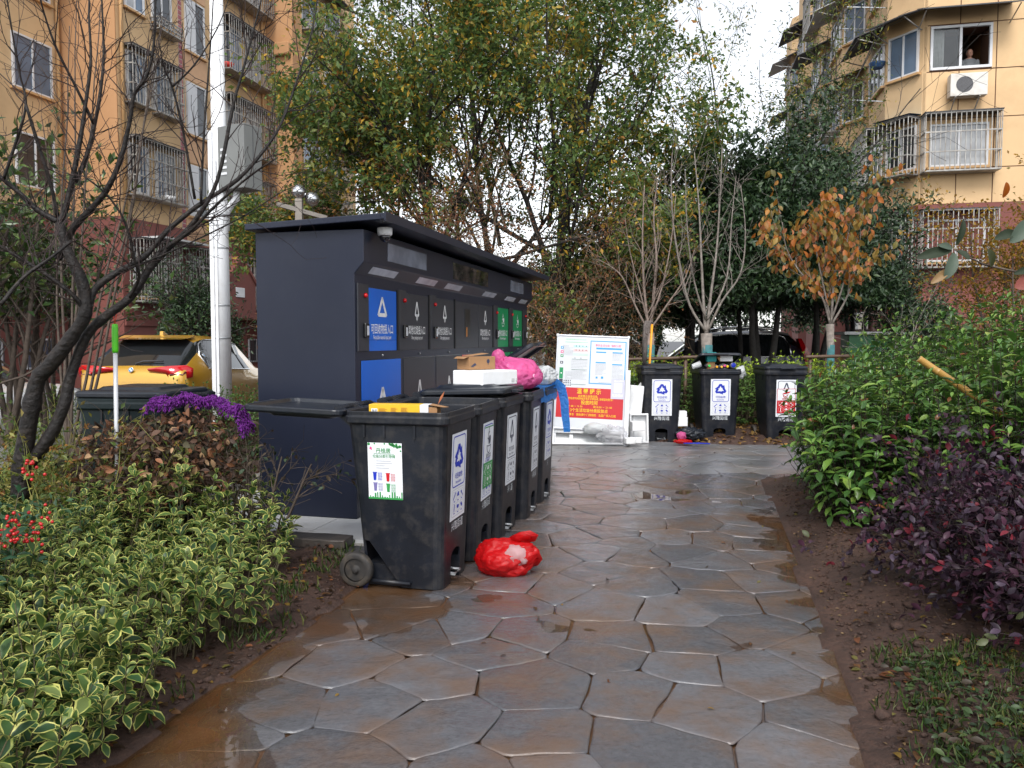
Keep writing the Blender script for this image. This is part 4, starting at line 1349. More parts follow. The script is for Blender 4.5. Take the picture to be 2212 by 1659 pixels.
lump('wrapper', f_red, t, (0, 0, .02), .075, 29, 3, (1.6, .7, .4), .4, 3)
t = empty('hanger', 'blue plastic hanger lying before the middle far bin', 'hanger', at(1505, 960, 10.25), R(-5))
put('hanger_bar', MB().tube([(-.17, 0, .012), (.0, .02, .012), (.17, -.01, .012)], .009, 6).mesh('hanger_bar'), m_inkblue, t)
put('hook', MB().tube([(.0, -.05, .012), (.01, .03, .014), (.04, .06, .016)], .007, 6).mesh('hook'), m_inkblue, t)
t = empty('paper_scrap', 'white paper straw on the soil at the right path edge', 'scrap', vu(.98, 3.55, .075), R(20))
put('straw', MB().tube([(-.028, 0, .01), (.028, .004, .012)], .0055, 6).mesh('straw'), m_white, t)

# mop with orange stick standing head up behind the left far bin
mp = empty('mop', 'grey string mop standing head up on an orange stick behind the left far bin', 'mop', at(1403, 790, 11.05), 0)
put('stick', MB().tube([(-.02, 0, -1.0), (0, 0, .0), (.03, .0, .58)], .017, 8).mesh('stick'), M('orange_stick', (.75, .30, .01), .4, var=.08), mp)
mh = MB(); rr = random.Random(4)
for k in range(46):
    x, y = rr.uniform(-.03, .035), rr.uniform(-.03, .03)
    L_ = rr.uniform(.35, .75)
    mh.tube([(.03 + x * .4, y * .4, .60), (.0 + x * 1.2 - .03, y * 1.3, .62), (-.05 + x * 1.1, y * 1.6, .56), (-.07 + x * .8, y * 1.3, .56 - L_ * .45), (-.07 + x * .7, y, .58 - L_ * .85)], .011, 4)
put('mop_head', mh.mesh('mop_head'), M('grey_mop_string', (.13, .11, .10), .9, var=.3, scale=14), mp)

# the green handled mop hanging from the plum tree, its purple head spread on the withered shrub
gm = empty('hanging_mop', 'mop with grey pole and green grip hanging from the plum branch', 'mop', at(252, 1040, 4.62), 0)
top = at(248, 700, 4.62) - at(252, 1040, 4.62); mid = at(249, 762, 4.62) - at(252, 1040, 4.62)
put('pole', MB().tube([(0, 0, -.3), tuple(mid)], .0125, 10).mesh('pole'), M('grey_pole', (.52, .53, .55), .35, metal=.2, var=.05), gm)
put('grip', MB().tube([tuple(mid), tuple(mid + (top - mid) * .1), tuple(mid + (top - mid) * .9), tuple(top)], [.0155, .0175, .0175, .014], 12).mesh('grip'), M('green_grip', (.08, .50, .01), .4, var=.08), gm)
put('loop', MB().tube([tuple(top), tuple(top + Vector((.01, 0, .05))), tuple(top + Vector((0, 0, .10))), tuple(top + Vector((-.008, 0, .05))), tuple(top)], .0025, 4).mesh('loop'), M('red_string', (.6, .04, .02), .6), gm)
pm = empty('purple_mop_head', 'purple chenille mop pad spread over the top of the withered shrub', 'mop pad', at(430, 870, 4.75), 0)
rng = np.random.default_rng(8)
base = [at(325, 866, 4.7), at(380, 856, 4.75), at(430, 853, 4.8), at(480, 862, 4.8), at(520, 880, 4.78), at(540, 915, 4.74)]
o0 = Vector(pm.location)
mh = MB()
rr = random.Random(14)
for k in range(2200):
    s_ = rr.uniform(0, 4.999); i = int(s_); f_ = s_ - i
    p = base[i].lerp(base[i + 1], f_) - o0 + Vector((0, rr.uniform(-.12, .10), 0))
    p.z += .012 - abs(p.y) * .25 + .015 * math.sin(s_ * 5) - (rr.random() ** 2) * .05
    d = Vector((rr.uniform(-.6, .6), -.6 + rr.uniform(-.5, .5), rr.uniform(-.9, .25))).normalized()
    mh.tube([p, p + d * .010, p + d * .021 + Vector((0, 0, -.003))], [.0028, .0036, .0026], 3)
put('chenille', mh.mesh('chenille'), M('purple_chenille', (.13, .010, .20), .85, var=.3, scale=30), pm)['kind'] = 'stuff'
# bamboo cane thrown into the green hedge at the right
bp = empty('bamboo_cane', 'thick cut bamboo cane stuck slanting into the green hedge at right', 'bamboo', at(1985, 775, 5.3), 0)
e = at(2150, 885, 5.15) - at(1985, 775, 5.3)
mb = MB(); pts, rad = [], []
for k in range(5):
    for q, r_ in ((0.0, .023), (.03, .0255), (.06, .023), (.9, .022)):
        pts.append(e * ((k + q) / 5.0 * 1.25)); rad.append(r_)
put('cane', mb.tube(pts, rad, 12).mesh('cane'), M('yellow_bamboo', (.42, .24, .06), .4, var=.2, scale=10, dirt=(.25, .12, .03), dscale=8, damt=.5), bp)
put('cut_end', MB().lathe([(.0235, -.002), (.015, -.003)], 12, e.to_track_quat('Z', 'Y').to_matrix().to_4x4(), cap=False).mesh('cut_end'), M('bamboo_cut', (.55, .42, .2), .7), bp)

# ================================================================ THE NOTICE BOARD
BW, BH = .93, 1.24
nb = empty('notice_board', 'white notice board with red warning panel leaning on a white stand', 'notice board', at(1275, 930, 10.45) + Vector((-.02, 0, 0)), R(-7))
nb.location.z = .22
BT = (R(90 - 9), R(2.2), 0)                           # leans back a little
board = put('panel', MB().box(-BW / 2, BW / 2, 0, BH, -.018, 0).mesh('panel'), M('board_white', (.60, .62, .66), .4, var=.03), nb, (0, 0, 0), BT)
fr = [(-BW / 2 - .018, BW / 2 + .018, -.018, -.0005), (-BW / 2 - .018, BW / 2 + .018, BH + .0005, BH + .018), (-BW / 2 - .018, -BW / 2 - .0005, 0, BH), (BW / 2 + .0005, BW / 2 + .018, 0, BH)]
for x0, x1, y0, y1 in fr:
    put('frame_bar', MB().box(x0, x1, y0, y1, -.020, .010).mesh('frame_bar'), m_alu, board, bevel=.003)
for x in (-BW / 2 - .01, BW / 2 + .01):
    for y in (-.01, BH + .01):
        put('corner_cap', MB().box(x - .018, x + .018, y - .018, y + .018, -.022, .013).mesh('corner_cap'), m_readw, board, bevel=.006)
put('red_panel', Flat().rect(-.452, .14, .44, .545).mesh('red_panel'), m_inkred, board, (0, 0, .0015))
put('red_panel_lettering', text_join([
    ('温 馨 提 示', -.02, .495, .078, .022, .86), ('此处禁止投放垃圾,', -.03, .432, .036, .014, .9),
    ('请按指定时间到指定地点分类投放, 谢谢您的配合!', -.01, .398, .0335, .014, .86), ('投放时间', -.01, .345, .062, .018, .9),
    ('早7: 00 － 9: 00', -.21, .293, .036, .012, .95), ('晚18:00 － 21: 00', .17, .293, .036, .012, .95),
    ('3个生活垃圾分类投放点', -.01, .24, .052, .016, .92), ('东门岗亭东   侧处南便门西侧处   北园广场入口处', -.01, .182, .036, .014, .93)], 'red_panel_lettering'), m_inkyellow, board, (0, 0, .0028))
put('blue_poster', Flat().rframe(-.03, .605, .45, 1.19, .004, .012).rect(.05, 1.075, .39, 1.098).mesh('blue_poster'), m_inkcyan, board, (0, 0, .0016))
put('poster_title', text_join([('南京生活垃圾 “强制分类”', .215, 1.125, .037, .014, .86)], 'poster_title'), m_inkpink, board, (0, 0, .0020))
put('poster_heading', Flat().rect(.05, 1.028, .185, 1.044).rect(.27, 1.028, .405, 1.044).rect(.05, .888, .185, .904).rect(.27, .868, .405, .884).rect(.06, .68, .085, .705).rect(.13, .68, .16, .71).mesh('poster_heading'), m_inkcyan, board, (0, 0, .0020))
tx, tg = Flat(), Flat()
rr = random.Random(2)
def lines(f_, x0, x1, y0, y1, step, hgt):
    y = y1
    while y > y0:
        x = x0
        while x < x1 * 1.0 - (0.06 if rr.random() < .2 else 0):
            w_ = rr.uniform(.006, .03)
            f_.rect(x, y, min(x + w_, x1), y + hgt); x += w_ + .004
        y -= step
lines(tx, .05, .19, .73, .87, .017, .006); lines(tx, .27, .42, .66, .85, .017, .006); lines(tx, .27, .42, .92, 1.015, .017, .006); lines(tx, .10, .38, .62, .625, .02, .005)
lines(tx, -.275, -.06, .80, .91, .02, .006); lines(tx, -.27, -.06, .645, .78, .015, .005); lines(tx, -.35, -.26, .60, .75, .016, .006); lines(tx, -.40, -.26, .97, 1.11, .016, .005)
put('small_print', tx.mesh('small_print'), m_inkgrey, board, (0, 0, .0020))
lines(tg, -.36, -.08, 1.185, 1.19, .02, .018)
tg.rect(-.37, 1.155, -.06, 1.166)
put('pale_green_heading', tg.mesh('pale_green_heading'), M('pale_green_print', (.42, .68, .5), .5), board, (0, 0, .0020))
for x, y, w_, h_, mt in ((-.425, 1.065, .038, .034, m_inkcyan), (-.425, 1.008, .038, .034, m_inkpink), (-.425, .952, .038, .034, m_green), (-.425, .862, .038, .034, m_inkdark), (-.43, .66, .05, .15, m_green), (-.43, .555, .05, .10, m_inkdark)):
    put('category_tile', Flat().rect(x, y, x + w_, y + h_).mesh('category_tile'), mt, board, (0, 0, .0020))
    put('tile_mark', Flat().disc(x + w_ / 2, y + h_ / 2, .009, 8).mesh('tile_mark'), m_white, board, (0, 0, .0026))
for y, mt in ((1.10, M('print_pale_cyan', (.45, .72, .74), .5)), (1.045, M('print_pale_pink', (.78, .5, .5), .5)), (.99, M('print_pale_mint', (.5, .74, .58), .5)), (.935, m_inkgrey)):
    fl = Flat().rect(-.255, y - .01, -.055, y + .02) if mt is not m_inkgrey else Flat().rect(-.24, y, -.22, y + .02).rect(-.16, y, -.14, y + .02)
    put('category_row', fl.mesh('category_row'), mt, board, (0, 0, .0018))
ic = Flat()
for i in range(4):
    for j in range(3):
        ic.disc(-.36 + i * .028, .575 + j * .03, .007 + .003 * rr.random(), 6)
for i in range(4):
    ic.disc(-.22 + i * .045, 1.108, .008, 6); ic.disc(-.22 + i * .045, 1.053, .008, 6)
put('tiny_icons', ic.mesh('tiny_icons'), m_inkdark, board, (0, 0, .0024))
put('grey_rule', Flat().rect(-.27, .925, -.06, .932).rect(-.27, .785, -.06, .792).rect(-.27, .585, -.07, .592).mesh('grey_rule'), M('print_grey_green', (.2, .28, .26), .5), board, (0, 0, .0022))
cp = put('contact_sheet', MB().box(-.09, .09, -.13, .13, 0, .002).mesh('contact_sheet'), M('lilac_laminate', (.52, .52, .68), .2, var=.05), board, (.36, .545, .003))
put('contact_field', Flat().rect(-.05, -.04, .055, .085).mesh('contact_field'), m_white, cp, (0, 0, .003))
put('contact_lettering', text_join([('微信小程序', .01, .11, .026, .01, 1), ('垃圾收运', .0, -.085, .04, .012, .9)], 'contact_lettering'), m_white, cp, (0, 0, .003))
# stand
st = MB()
put('stand_leg', MB().bar((.485, -.06, -.215), (.52, .06, .78), .055, .03).mesh('stand_leg'), m_whitepaint, nb)
put('stand_leg', MB().bar((-.46, .02, -.215), (-.50, .12, .5), .05, .03).mesh('stand_leg'), m_whitepaint, nb)
put('stand_foot', MB().bar((.50, .42, -.215), (.515, .06, .6), .04, .03).mesh('stand_foot'), m_whitepaint, nb)
put('stand_rail', MB().bar((-.47, .035, -.03), (.48, .0, -.045), .03, .05).mesh('stand_rail'), m_whitepaint, nb)

# ================================================================ PLANTS
def grow(rr, p, d, L, r, lev, P, tubes, tips):
    n = max(3, int(L / P['seg'][min(lev, len(P['seg']) - 1)]))
    pts, rad = [p.copy()], [r]
    end = P.get('taper', .35)
    dirs = [d.copy()]
    for i in range(n):
        j = P['jit'][min(lev, len(P['jit']) - 1)]
        d = (d + Vector((rr.uniform(-j, j), rr.uniform(-j, j), rr.uniform(-j, j))) + Vector((0, 0, P['up'][min(lev, len(P['up']) - 1)]))).normalized()
        p = p + d * (L / n)
        pts.append(p.copy()); rad.append(max(P['rmin'], r * (1 - (1 - end) * (i + 1) / n))); dirs.append(d.copy())
    tubes.append((pts, rad))
    if lev >= P['lev']:
        tips.append((pts, dirs))
        return
    nc = P['n'][lev]
    for k in range(nc):
        t = P['t0'][min(lev, len(P['t0']) - 1)] + (1 - P['t0'][min(lev, len(P['t0']) - 1)]) * (k + rr.random()) / nc
        i = min(n, max(1, int(t * n + .5)))
        dd = dirs[i]
        az = rr.uniform(0, 2 * PI)
        x = dd.orthogonal().normalized(); y = dd.cross(x)
        an = R(rr.uniform(*P['ang'][min(lev, len(P['ang']) - 1)]))
        cd_ = (dd * math.cos(an) + (x * math.cos(az) + y * math.sin(az)) * math.sin(an)).normalized()
        grow(rr, pts[i], cd_, L * P['len'][min(lev, len(P['len']) - 1)] * rr.uniform(.7, 1.15) * (1.15 - .4 * t), rad[i] * P['rr'], lev + 1, P, tubes, tips)
    if P.get('tipleaf'): tips.append((pts[-3:], dirs[-3:]))
def scatter_on(rng, tips, n, spread, skip=.0):
    ps, ds = [], []
    P_ = np.array([list(p) for pts, _ in tips for p in pts[int(len(pts) * skip):]])
    D_ = np.array([list(q) for _, dr in tips for q in dr[int(len(dr) * skip):]])
    i = rng.integers(0, len(P_), n)
    f = rng.uniform(0, 1, (n, 1))
    pos = P_[i] + rng.normal(size=(n, 3)) * spread
    return pos, D_[i]
def up_normals(rng, n, tilt=.6):
    nn = rng.normal(size=(n, 3)) * tilt
    nn[:, 2] += 1
    return nn
def foliage_part(name, parent, pos, dirs, nrm, ln, wd, col, mat, kind='simple', loc=None):
    o = put(name, leaves_mesh(name, pos, dirs, nrm, ln, wd, col, kind), mat, parent)
    o['kind'] = 'stuff'
    return o
def wood_part(name, parent, tubes, mat, n=6):
    return put(name, tubes_mesh(name, tubes, n), mat, parent)
def split_wood(parent, tubes, mat_t, mat_b, n=7):
    """the trunk is the first tube; the rest are the limbs and twigs"""
    mb = MB(); mb.tube(tubes[0][0], tubes[0][1], n + 3, cap=False)
    put('trunk', mb.mesh('trunk'), mat_t, parent)
    o = put('branches', tubes_mesh('branches', tubes[1:], n), mat_b, parent)
    o['kind'] = 'stuff'

L_var = leaf_mat('variegated_leaf', .38, .28, rim=(.62, .60, .18), rimat=.66, rim2=(.22, .28, .06), spec=.3)
L_pho = leaf_mat('glossy_green_leaf', .28, .18)
L_pur = leaf_mat('purple_leaf', .42, .2, spec=.25)
L_mix = leaf_mat('autumn_leaf', .5, .45)
L_dark = leaf_mat('dark_evergreen_leaf', .45, .15)
L_dead = leaf_mat('withered_leaf', .7, .15)
L_soft = leaf_mat('soft_leaf', .5, .3)

def build_shrub(rng, rr, base, rad, hgt, nstem, tiers, ll, lw, pal, wts, tierstep=.045, lean=.35, nper=4, kindv='oval', jitter=.22, open_ang=(35, 75), start=.45):
    """upright stems ending in whorls of leaves; returns arrays about the base"""
    tubes, pos, dirs, nrm, ln, wd = [], [], [], [], [], []
    for s_ in range(nstem):
        a = rr.uniform(0, 2 * PI); q = math.sqrt(rr.random()) * rad
        topx, topy = math.cos(a) * q, math.sin(a) * q
        h = hgt * rr.uniform(.72, 1.08) * (1 - .28 * (q / rad) ** 2)
        b0 = Vector((topx * .45, topy * .45, 0)); tp = Vector((topx, topy, h)) + Vector((rr.uniform(-1, 1), rr.uniform(-1, 1), 0)) * lean * .1
        midp = b0.lerp(tp, .5) + Vector((rr.uniform(-.03, .03), rr.uniform(-.03, .03), 0))
        tubes.append(([b0, midp, tp], [.0045, .0035, .0018]))
        ax_ = (tp - midp).normalized()
        nt_ = tiers + rr.randint(-1, 1)
        for t in range(nt_):
            c = tp - ax_ * (t * tierstep * (1 + .25 * t))
            if c.z < .05: continue
            for k in range(nper):
                az = 2 * PI * k / nper + t * .8 + rr.uniform(-.3, .3)
                x = ax_.orthogonal().normalized(); y = ax_.cross(x)
                oa = R(rr.uniform(*open_ang) + (8 * t if t < 4 else 30) - (20 if t == 0 else 0))
                out_ = x * math.cos(az) + y * math.sin(az)
                d = ax_ * math.cos(oa) + out_ * math.sin(oa)
                pos.append(c + out_ * .002); dirs.append(d); nrm.append(ax_ * math.sin(oa) - out_ * math.cos(oa))
                sc = rr.uniform(.55, 1.2) * (.62 if t == 0 else 1)
                ln.append(ll * sc); wd.append(lw * sc * rr.uniform(.85, 1.1))
    n = len(pos)
    return tubes, np.array([list(p) for p in pos]), np.array([list(p) for p in dirs]), np.array([list(p) for p in nrm]), np.array(ln), np.array(wd), pick_cols(rng, n, pal, wts, jitter)

# ---- the variegated euonymus bordering the path on the left
EU_PAL = [(.026, .066, .022), (.048, .100, .028), (.080, .140, .036), (.15, .20, .06)]
eu_spots = []
rr = random.Random(31)
for u in np.arange(1.0, 4.75, .36):
    for v in np.arange(-2.20, -4.3, -.40):
        if u > 4.0 and v > -2.2: continue
        if u > 4.35 and v < -3.3: continue
        if u > 3.3 and v > -2.24 - (u - 3.3) * .5: continue
        if u < 2.3 and v > -2.3: eu_spots.append((v + .17, u + .15))
        eu_spots.append((v + rr.uniform(-.08, .08) - (.06 if u < 2.5 else 0), u + rr.uniform(-.09, .09)))
LEAF_ONE = {}
def one_leaf(kind, ln, wd, col):
    key = (kind, ln, wd, col)
    if key not in LEAF_ONE:
        LEAF_ONE[key] = leaves_mesh('leaf', [(0, 0, 0)], [(0, 1, 0)], [(0, 0, 1)], [ln], [wd], [col], kind)
    return LEAF_ONE[key]
def leaf_objects(parent, pos, dirs, nrm, ln, wd, mat, palette, idx, kind='oval', rng=None):
    for q in idx:
        d = Vector(dirs[q]).normalized(); nn = Vector(nrm[q]); s_ = d.cross(nn).normalized(); nn = s_.cross(d)
        me = one_leaf(kind, 1.0, .5, palette[int(q) % len(palette)])
        if len(me.materials) == 0: me.materials.append(mat)
        o = bpy.data.objects.new('leaf', me); C.objects.link(o); o.parent = parent
        L_ = float(ln[q]); W_ = float(wd[q]) * 2
        o.matrix_local = Matrix(((s_.x * W_, d.x * L_, nn.x * L_, pos[q][0]), (s_.y * W_, d.y * L_, nn.y * L_, pos[q][1]), (s_.z * W_, d.z * L_, nn.z * L_, pos[q][2]), (0, 0, 0, 1)))
EU_T = []
for i, (v, u) in enumerate(eu_spots):
    rng = np.random.default_rng(100 + i); rr = random.Random(100 + i)
    front = v > -2.7
    hgt = (.48 if front else .58) * rr.uniform(.82, 1.16) * (1.05 if u > 3.3 else 1)
    tubes, pos, dirs, nrm, ln, wd, col = build_shrub(rng, rr, None, .30, hgt, 22 if front or u < 3 else 18, 5, .068, .037, EU_PAL, (3, 3, 3, 1.5), .038, open_ang=(20, 88))
    t = empty('variegated_shrub', 'leafy shrub with cream edged green leaves in the hedge bordering the path', 'shrub', vu(v, u, .03), rr.uniform(0, 6), 'variegated shrubs bordering the path at left')
    idx = np.argsort(-(pos[:, 2]))[:6]
    keep = np.ones(len(pos), bool); keep[idx] = False
    leaf_objects(t, pos, dirs, nrm, ln, wd, L_var, EU_PAL, idx)
    foliage_part('foliage', t, pos[keep], dirs[keep], nrm[keep], ln[keep], wd[keep], col[keep], L_var, 'oval')
    wood_part('stems', t, tubes, m_stem, 4)['kind'] = 'stuff'

# ---- glossy green hedge at the right
PH_PAL = [(.042, .100, .022), (.075, .165, .032), (.125, .225, .040), (.19, .29, .05), (.20, .08, .03)]
rr = random.Random(77)
ph = []
for u in np.arange(5.35, 9.3, .62):
    for v in np.arange(1.10, 4.9, .64):
        if u < 5.9 and v < 1.5: continue
        if u > 7.5 and v < 1.5: continue
        ph.append((v + rr.uniform(-.12, .12), u + rr.uniform(-.12, .12)))
for i, (v, u) in enumerate(ph):
    rng = np.random.default_rng(300 + i); rr = random.Random(300 + i)
    edge = v < 1.8
    hgt = (1.16 if edge else 1.42) * rr.uniform(.93, 1.07) * (1.04 if u > 7 else 1.0) * (1.12 if v > 2.4 else 1) * (1.10 if v > 3.2 else 1)
    vis = edge or u < 7
    tubes, pos, dirs, nrm, ln, wd, col = build_shrub(rng, rr, None, .50, hgt, 46 if vis else 30, 8, .112, .050, PH_PAL, (3, 4, 3, 1.2, .25), .07, nper=3, open_ang=(40, 85))
    # the hedge is leafy to the ground on its open side
    tubes2, pos2, dirs2, nrm2, ln2, wd2, col2 = build_shrub(rng, rr, None, .50, hgt * .62, 34 if vis else 12, 6, .105, .046, PH_PAL, (4, 4, 2, .5, .1), .07, nper=3, open_ang=(50, 95))
    pos, dirs, nrm, ln, wd, col = [np.concatenate(z) for z in ((pos, pos2), (dirs, dirs2), (nrm, nrm2), (ln, ln2), (wd, wd2), (col, col2))]
    t = empty('evergreen_shrub', 'glossy green shrub with reddish tips in the hedge right of the path', 'shrub', vu(v, u, .08), 0, 'glossy green shrubs right of the path')
    idx = np.argsort(pos[:, 1] * .4 + pos[:, 0] * .5 - pos[:, 2])[:9] if vis else []
    keep = np.ones(len(pos), bool); keep[idx] = False
    if len(idx): leaf_objects(t, pos, dirs, nrm, ln, wd, L_pho, PH_PAL[:4], idx)
    foliage_part('foliage', t, pos[keep], dirs[keep], nrm[keep], ln[keep], wd[keep], col[keep], L_pho, 'oval')
    wood_part('stems', t, tubes + tubes2, m_twig, 4)['kind'] = 'stuff'

# ---- purple leaved shrub at the right front
PU_PAL = [(.022, .014, .022), (.038, .018, .030), (.062, .024, .042), (.060, .040, .062), (.14, .018, .028), (.06, .07, .03)]
PP = dict(seg=[.1, .07, .05], jit=[.12, .2, .25], up=[-.03, -.05, -.06], lev=2, n=[8, 5], t0=[.25, .1], ang=[(25, 60), (30, 70)], len=[.5, .5], rr=.55, rmin=.0012, taper=.4)
for i, (v, u, hgt, lab) in enumerate(((1.66, 3.62, .66, 'nearest dark purple leaved shrub at the right edge'), (1.45, 4.32, .72, 'dark purple shrub overhanging the bare soil beside the path'), (2.15, 4.35, .80, 'tall dark purple shrub before the green hedge'), (2.4, 3.7, .78, 'dark purple shrub cut by the right picture side'), (1.82, 4.95, .76, 'dark purple shrub leaning on the glossy green hedge'), (2.6, 4.95, .84, 'rearmost dark purple shrub by the bamboo cane'))):
    rr = random.Random(500 + i); rng = np.random.default_rng(500 + i)
    tubes, tips = [], []
    for k in range(34):
        a = rr.uniform(0, 2 * PI); sp_ = rr.uniform(.15, 1.5)
        d = Vector((math.cos(a) * sp_, math.sin(a) * sp_, 1)).normalized()
        grow(rr, Vector((rr.uniform(-.12, .12), rr.uniform(-.12, .12), 0)), d, hgt * rr.uniform(.75, 1.05), .006, 0, PP, tubes, tips)
    n = 5200
    pos, dd = scatter_on(rng, tips, n, .012)
    dirs = dd + rand_dirs(rng, n) * .9
    col = pick_cols(rng, n, PU_PAL, (4, 4, 3, 2, .8, .5), .35)
    t = empty('purple_shrub', lab, 'shrub', vu(v, u, .09), 0, 'purple leaved shrubs at right')
    ln = rng.uniform(.032, .052, n); wd = ln * rng.uniform(.5, .62, n)
    keep = np.ones(n, bool); keep[:12] = False
    nr = up_normals(rng, n, .7)
    leaf_objects(t, pos, dirs, nr, ln, wd, L_pur, PU_PAL, range(12))
    foliage_part('foliage', t, pos[keep], dirs[keep], nr[keep], ln[keep], wd[keep], col[keep], L_pur, 'oval')
    wood_part('twigs', t, tubes, m_twig, 4)['kind'] = 'stuff'

# ---- withered brown shrub with leaves left, under the purple mop
DE_PAL = [(.055, .032, .022), (.095, .048, .028), (.16, .07, .035), (.24, .10, .045), (.055, .048, .022), (.20, .18, .06), (.34, .21, .11)]
DE_W = (5, 5, 3, 1.6, 4, .7, .5)
rr = random.Random(61); rng = np.random.default_rng(61)
t = empty('withered_shrub', 'clipped shrub with withered brown leaves under the purple mop pad', 'shrub', Vector((-2.12, 4.78, .05)), 0)
PD_ = dict(seg=[.1, .08, .06], jit=[.15, .25, .3], up=[.06, .03, .0], lev=2, n=[7, 5], t0=[.35, .2], ang=[(20, 55), (25, 70)], len=[.5, .5], rr=.6, rmin=.0015, taper=.4)
tubes, tips = [], []
for k in range(12):
    a = rr.uniform(0, 2 * PI)
    grow(rr, Vector((rr.uniform(-.25, .3), rr.uniform(-.12, .12), 0)), Vector((math.cos(a) * .55, math.sin(a) * .35, 1)).normalized(), rr.uniform(.55, .8), .011, 0, PD_, tubes, tips)
n = 5200
pos = rng.uniform(-1, 1, (n, 3))
pos = pos[(np.abs(pos) ** 3).sum(1) < 1.15]
n = len(pos)
pos = pos * np.array([.50, .34, .40]) + np.array([0, 0, .50])
pos = pos[~((pos[:, 0] > .10) & (pos[:, 2] < .48 - .1 * (pos[:, 0] < .25)))]; n = len(pos)
pos[:, 2] += .03 * np.sin(pos[:, 0] * 9) - .10 * np.clip(-pos[:, 0] - .15, 0, 1)
dirs = rand_dirs(rng, n) + np.array([0, -.3, -.2]); ln = rng.uniform(.035, .062, n); wd = ln * rng.uniform(.42, .6, n)
nr = rand_dirs(rng, n) + np.array([0, -.8, .4])
col = pick_cols(rng, n, DE_PAL, DE_W, .25)
order = np.argsort(pos[:, 1])
idx = order[:140]
keep = np.ones(n, bool); keep[idx] = False
leaf_objects(t, pos, dirs, nr, ln * 1.1, wd * 1.1, L_dead, DE_PAL, idx)
foliage_part('foliage', t, pos[keep], dirs[keep], nr[keep], ln[keep], wd[keep], col[keep], L_dead, 'oval')
wood_part('stems', t, tubes, m_brownbark, 5)['kind'] = 'stuff'
# bare stems of a second withered shrub beside the station
t = empty('bare_shrub', 'thin half bare shrub with twisting brown stems beside the waste station', 'shrub', Vector((-1.60, 4.72, .05)), 0)
tubes, tips = [], []
for k in range(5):
    a = rr.uniform(-.8, 1.2)
    grow(rr, Vector((rr.uniform(-.08, .08), rr.uniform(-.05, .05), 0)), Vector((a * .5, rr.uniform(-.2, .2), 1)).normalized(), rr.uniform(.5, .75), .013, 0, PD_, tubes, tips)
n = 150
pos, dd = scatter_on(rng, tips, n, .01)
foliage_part('foliage', t, pos, dd + rand_dirs(rng, n) * .7, up_normals(rng, n), rng.uniform(.03, .05, n), rng.uniform(.016, .025, n), pick_cols(rng, n, [(.03, .05, .025), (.07, .05, .03)], None, .3), L_dead, 'oval')
wood_part('stems', t, tubes, m_brownbark, 5)['kind'] = 'stuff'

# ---- red berry bush at the left edge
t = empty('berry_bush', 'green bush with red berries at the left picture edge', 'shrub', Vector((-2.28, 3.20, .05)), 0)
rr = random.Random(71); rng = np.random.default_rng(71)
tubes, pos, dirs, nrm, ln, wd, col = build_shrub(rng, rr, None, .34, .78, 42, 5, .065, .030, [(.02, .06, .03), (.03, .085, .04), (.05, .11, .06)], (2, 3, 2), .05, nper=3)
foliage_part('foliage', t, pos, dirs, nrm, ln, wd, col, L_pho, 'oval')
wood_part('stems', t, tubes, m_stem, 4)['kind'] = 'stuff'
m_berry = M('red_berry', (.42, .01, .012), .22, var=.15)
bmh = MB().lathe([(.001, -.0075), (.0055, -.005), (.0075, 0), (.0055, .005), (.001, .0075)], 8).mesh('berry')
for cl in range(11):
    a = rr.uniform(-1.6, .9); q = rr.uniform(.12, .36)
    c = Vector((math.cos(a) * q, math.sin(a) * q - .02, rr.uniform(.52, .80)))
    for k in range(13):
        put('berry', bmh, m_berry, t, c + Vector((rr.gauss(0, .022), rr.gauss(0, .022), rr.gauss(0, .03))))

# ---- yellow green withered flower plants round the plum trunk
def weed(label, loc, n, hgt, rad, seed, pal, flowers=True, name='withered_flower_plant'):
    rr = random.Random(seed); rng = np.random.default_rng(seed)
    t = empty(name, label, 'plant', loc, 0, 'yellowing plants round the plum tree')
    P_ = dict(seg=[.12, .08], jit=[.12, .2], up=[.02, -.02], lev=1, n=[6], t0=[.4], ang=[(25, 60)], len=[.38], rr=.6, rmin=.0015, taper=.45, tipleaf=True)
    tubes, tips = [], []
    for k in range(n):
        a = rr.uniform(0, 2 * PI); s_ = rr.uniform(.1, .6)
        grow(rr, Vector((rr.uniform(-rad, rad), rr.uniform(-rad, rad), 0)), Vector((math.cos(a) * s_, math.sin(a) * s_, 1)).normalized(), hgt * rr.uniform(.6, 1.1), .0045, 0, P_, tubes, tips)
    m_ = n * 55
    pos, dd = scatter_on(rng, tips, m_, .03)
    foliage_part('foliage', t, pos, dd + rand_dirs(rng, m_), up_normals(rng, m_), rng.uniform(.03, .06, m_), rng.uniform(.012, .024, m_), pick_cols(rng, m_, pal, None, .3), L_soft, 'simple')
    put('stems', tubes_mesh('stems', tubes, 4), M('yellow_green_stem', (.20, .20, .05), .6, var=.3), t)['kind'] = 'stuff'
    if flowers:
        q = rng.choice(len(tips), min(len(tips), n * 3), replace=False)
        fp = np.array([list(tips[i][0][-1]) for i in q]); k = len(fp)
        pos = np.repeat(fp, 9, 0) + rng.normal(size=(k * 9, 3)) * .008
        foliage_part('seed_heads', t, pos, rand_dirs(rng, k * 9) + np.array([0, 0, -.6]), rand_dirs(rng, k * 9), np.full(k * 9, .024), np.full(k * 9, .012), pick_cols(rng, k * 9, [(.18, .08, .015), (.28, .13, .02), (.10, .05, .015)], None, .3), L_dead, 'simple')
YP = [(.12, .15, .025), (.19, .18, .03), (.07, .11, .02), (.24, .19, .05)]
weed('yellowing flower plant with dry brown heads left of the plum trunk', Vector((-3.0, 4.5, .05)), 16, .7, .25, 81, YP)
weed('withered flower plant between the plum trunk and the green bin', Vector((-2.45, 4.35, .05)), 10, .85, .16, 82, YP)
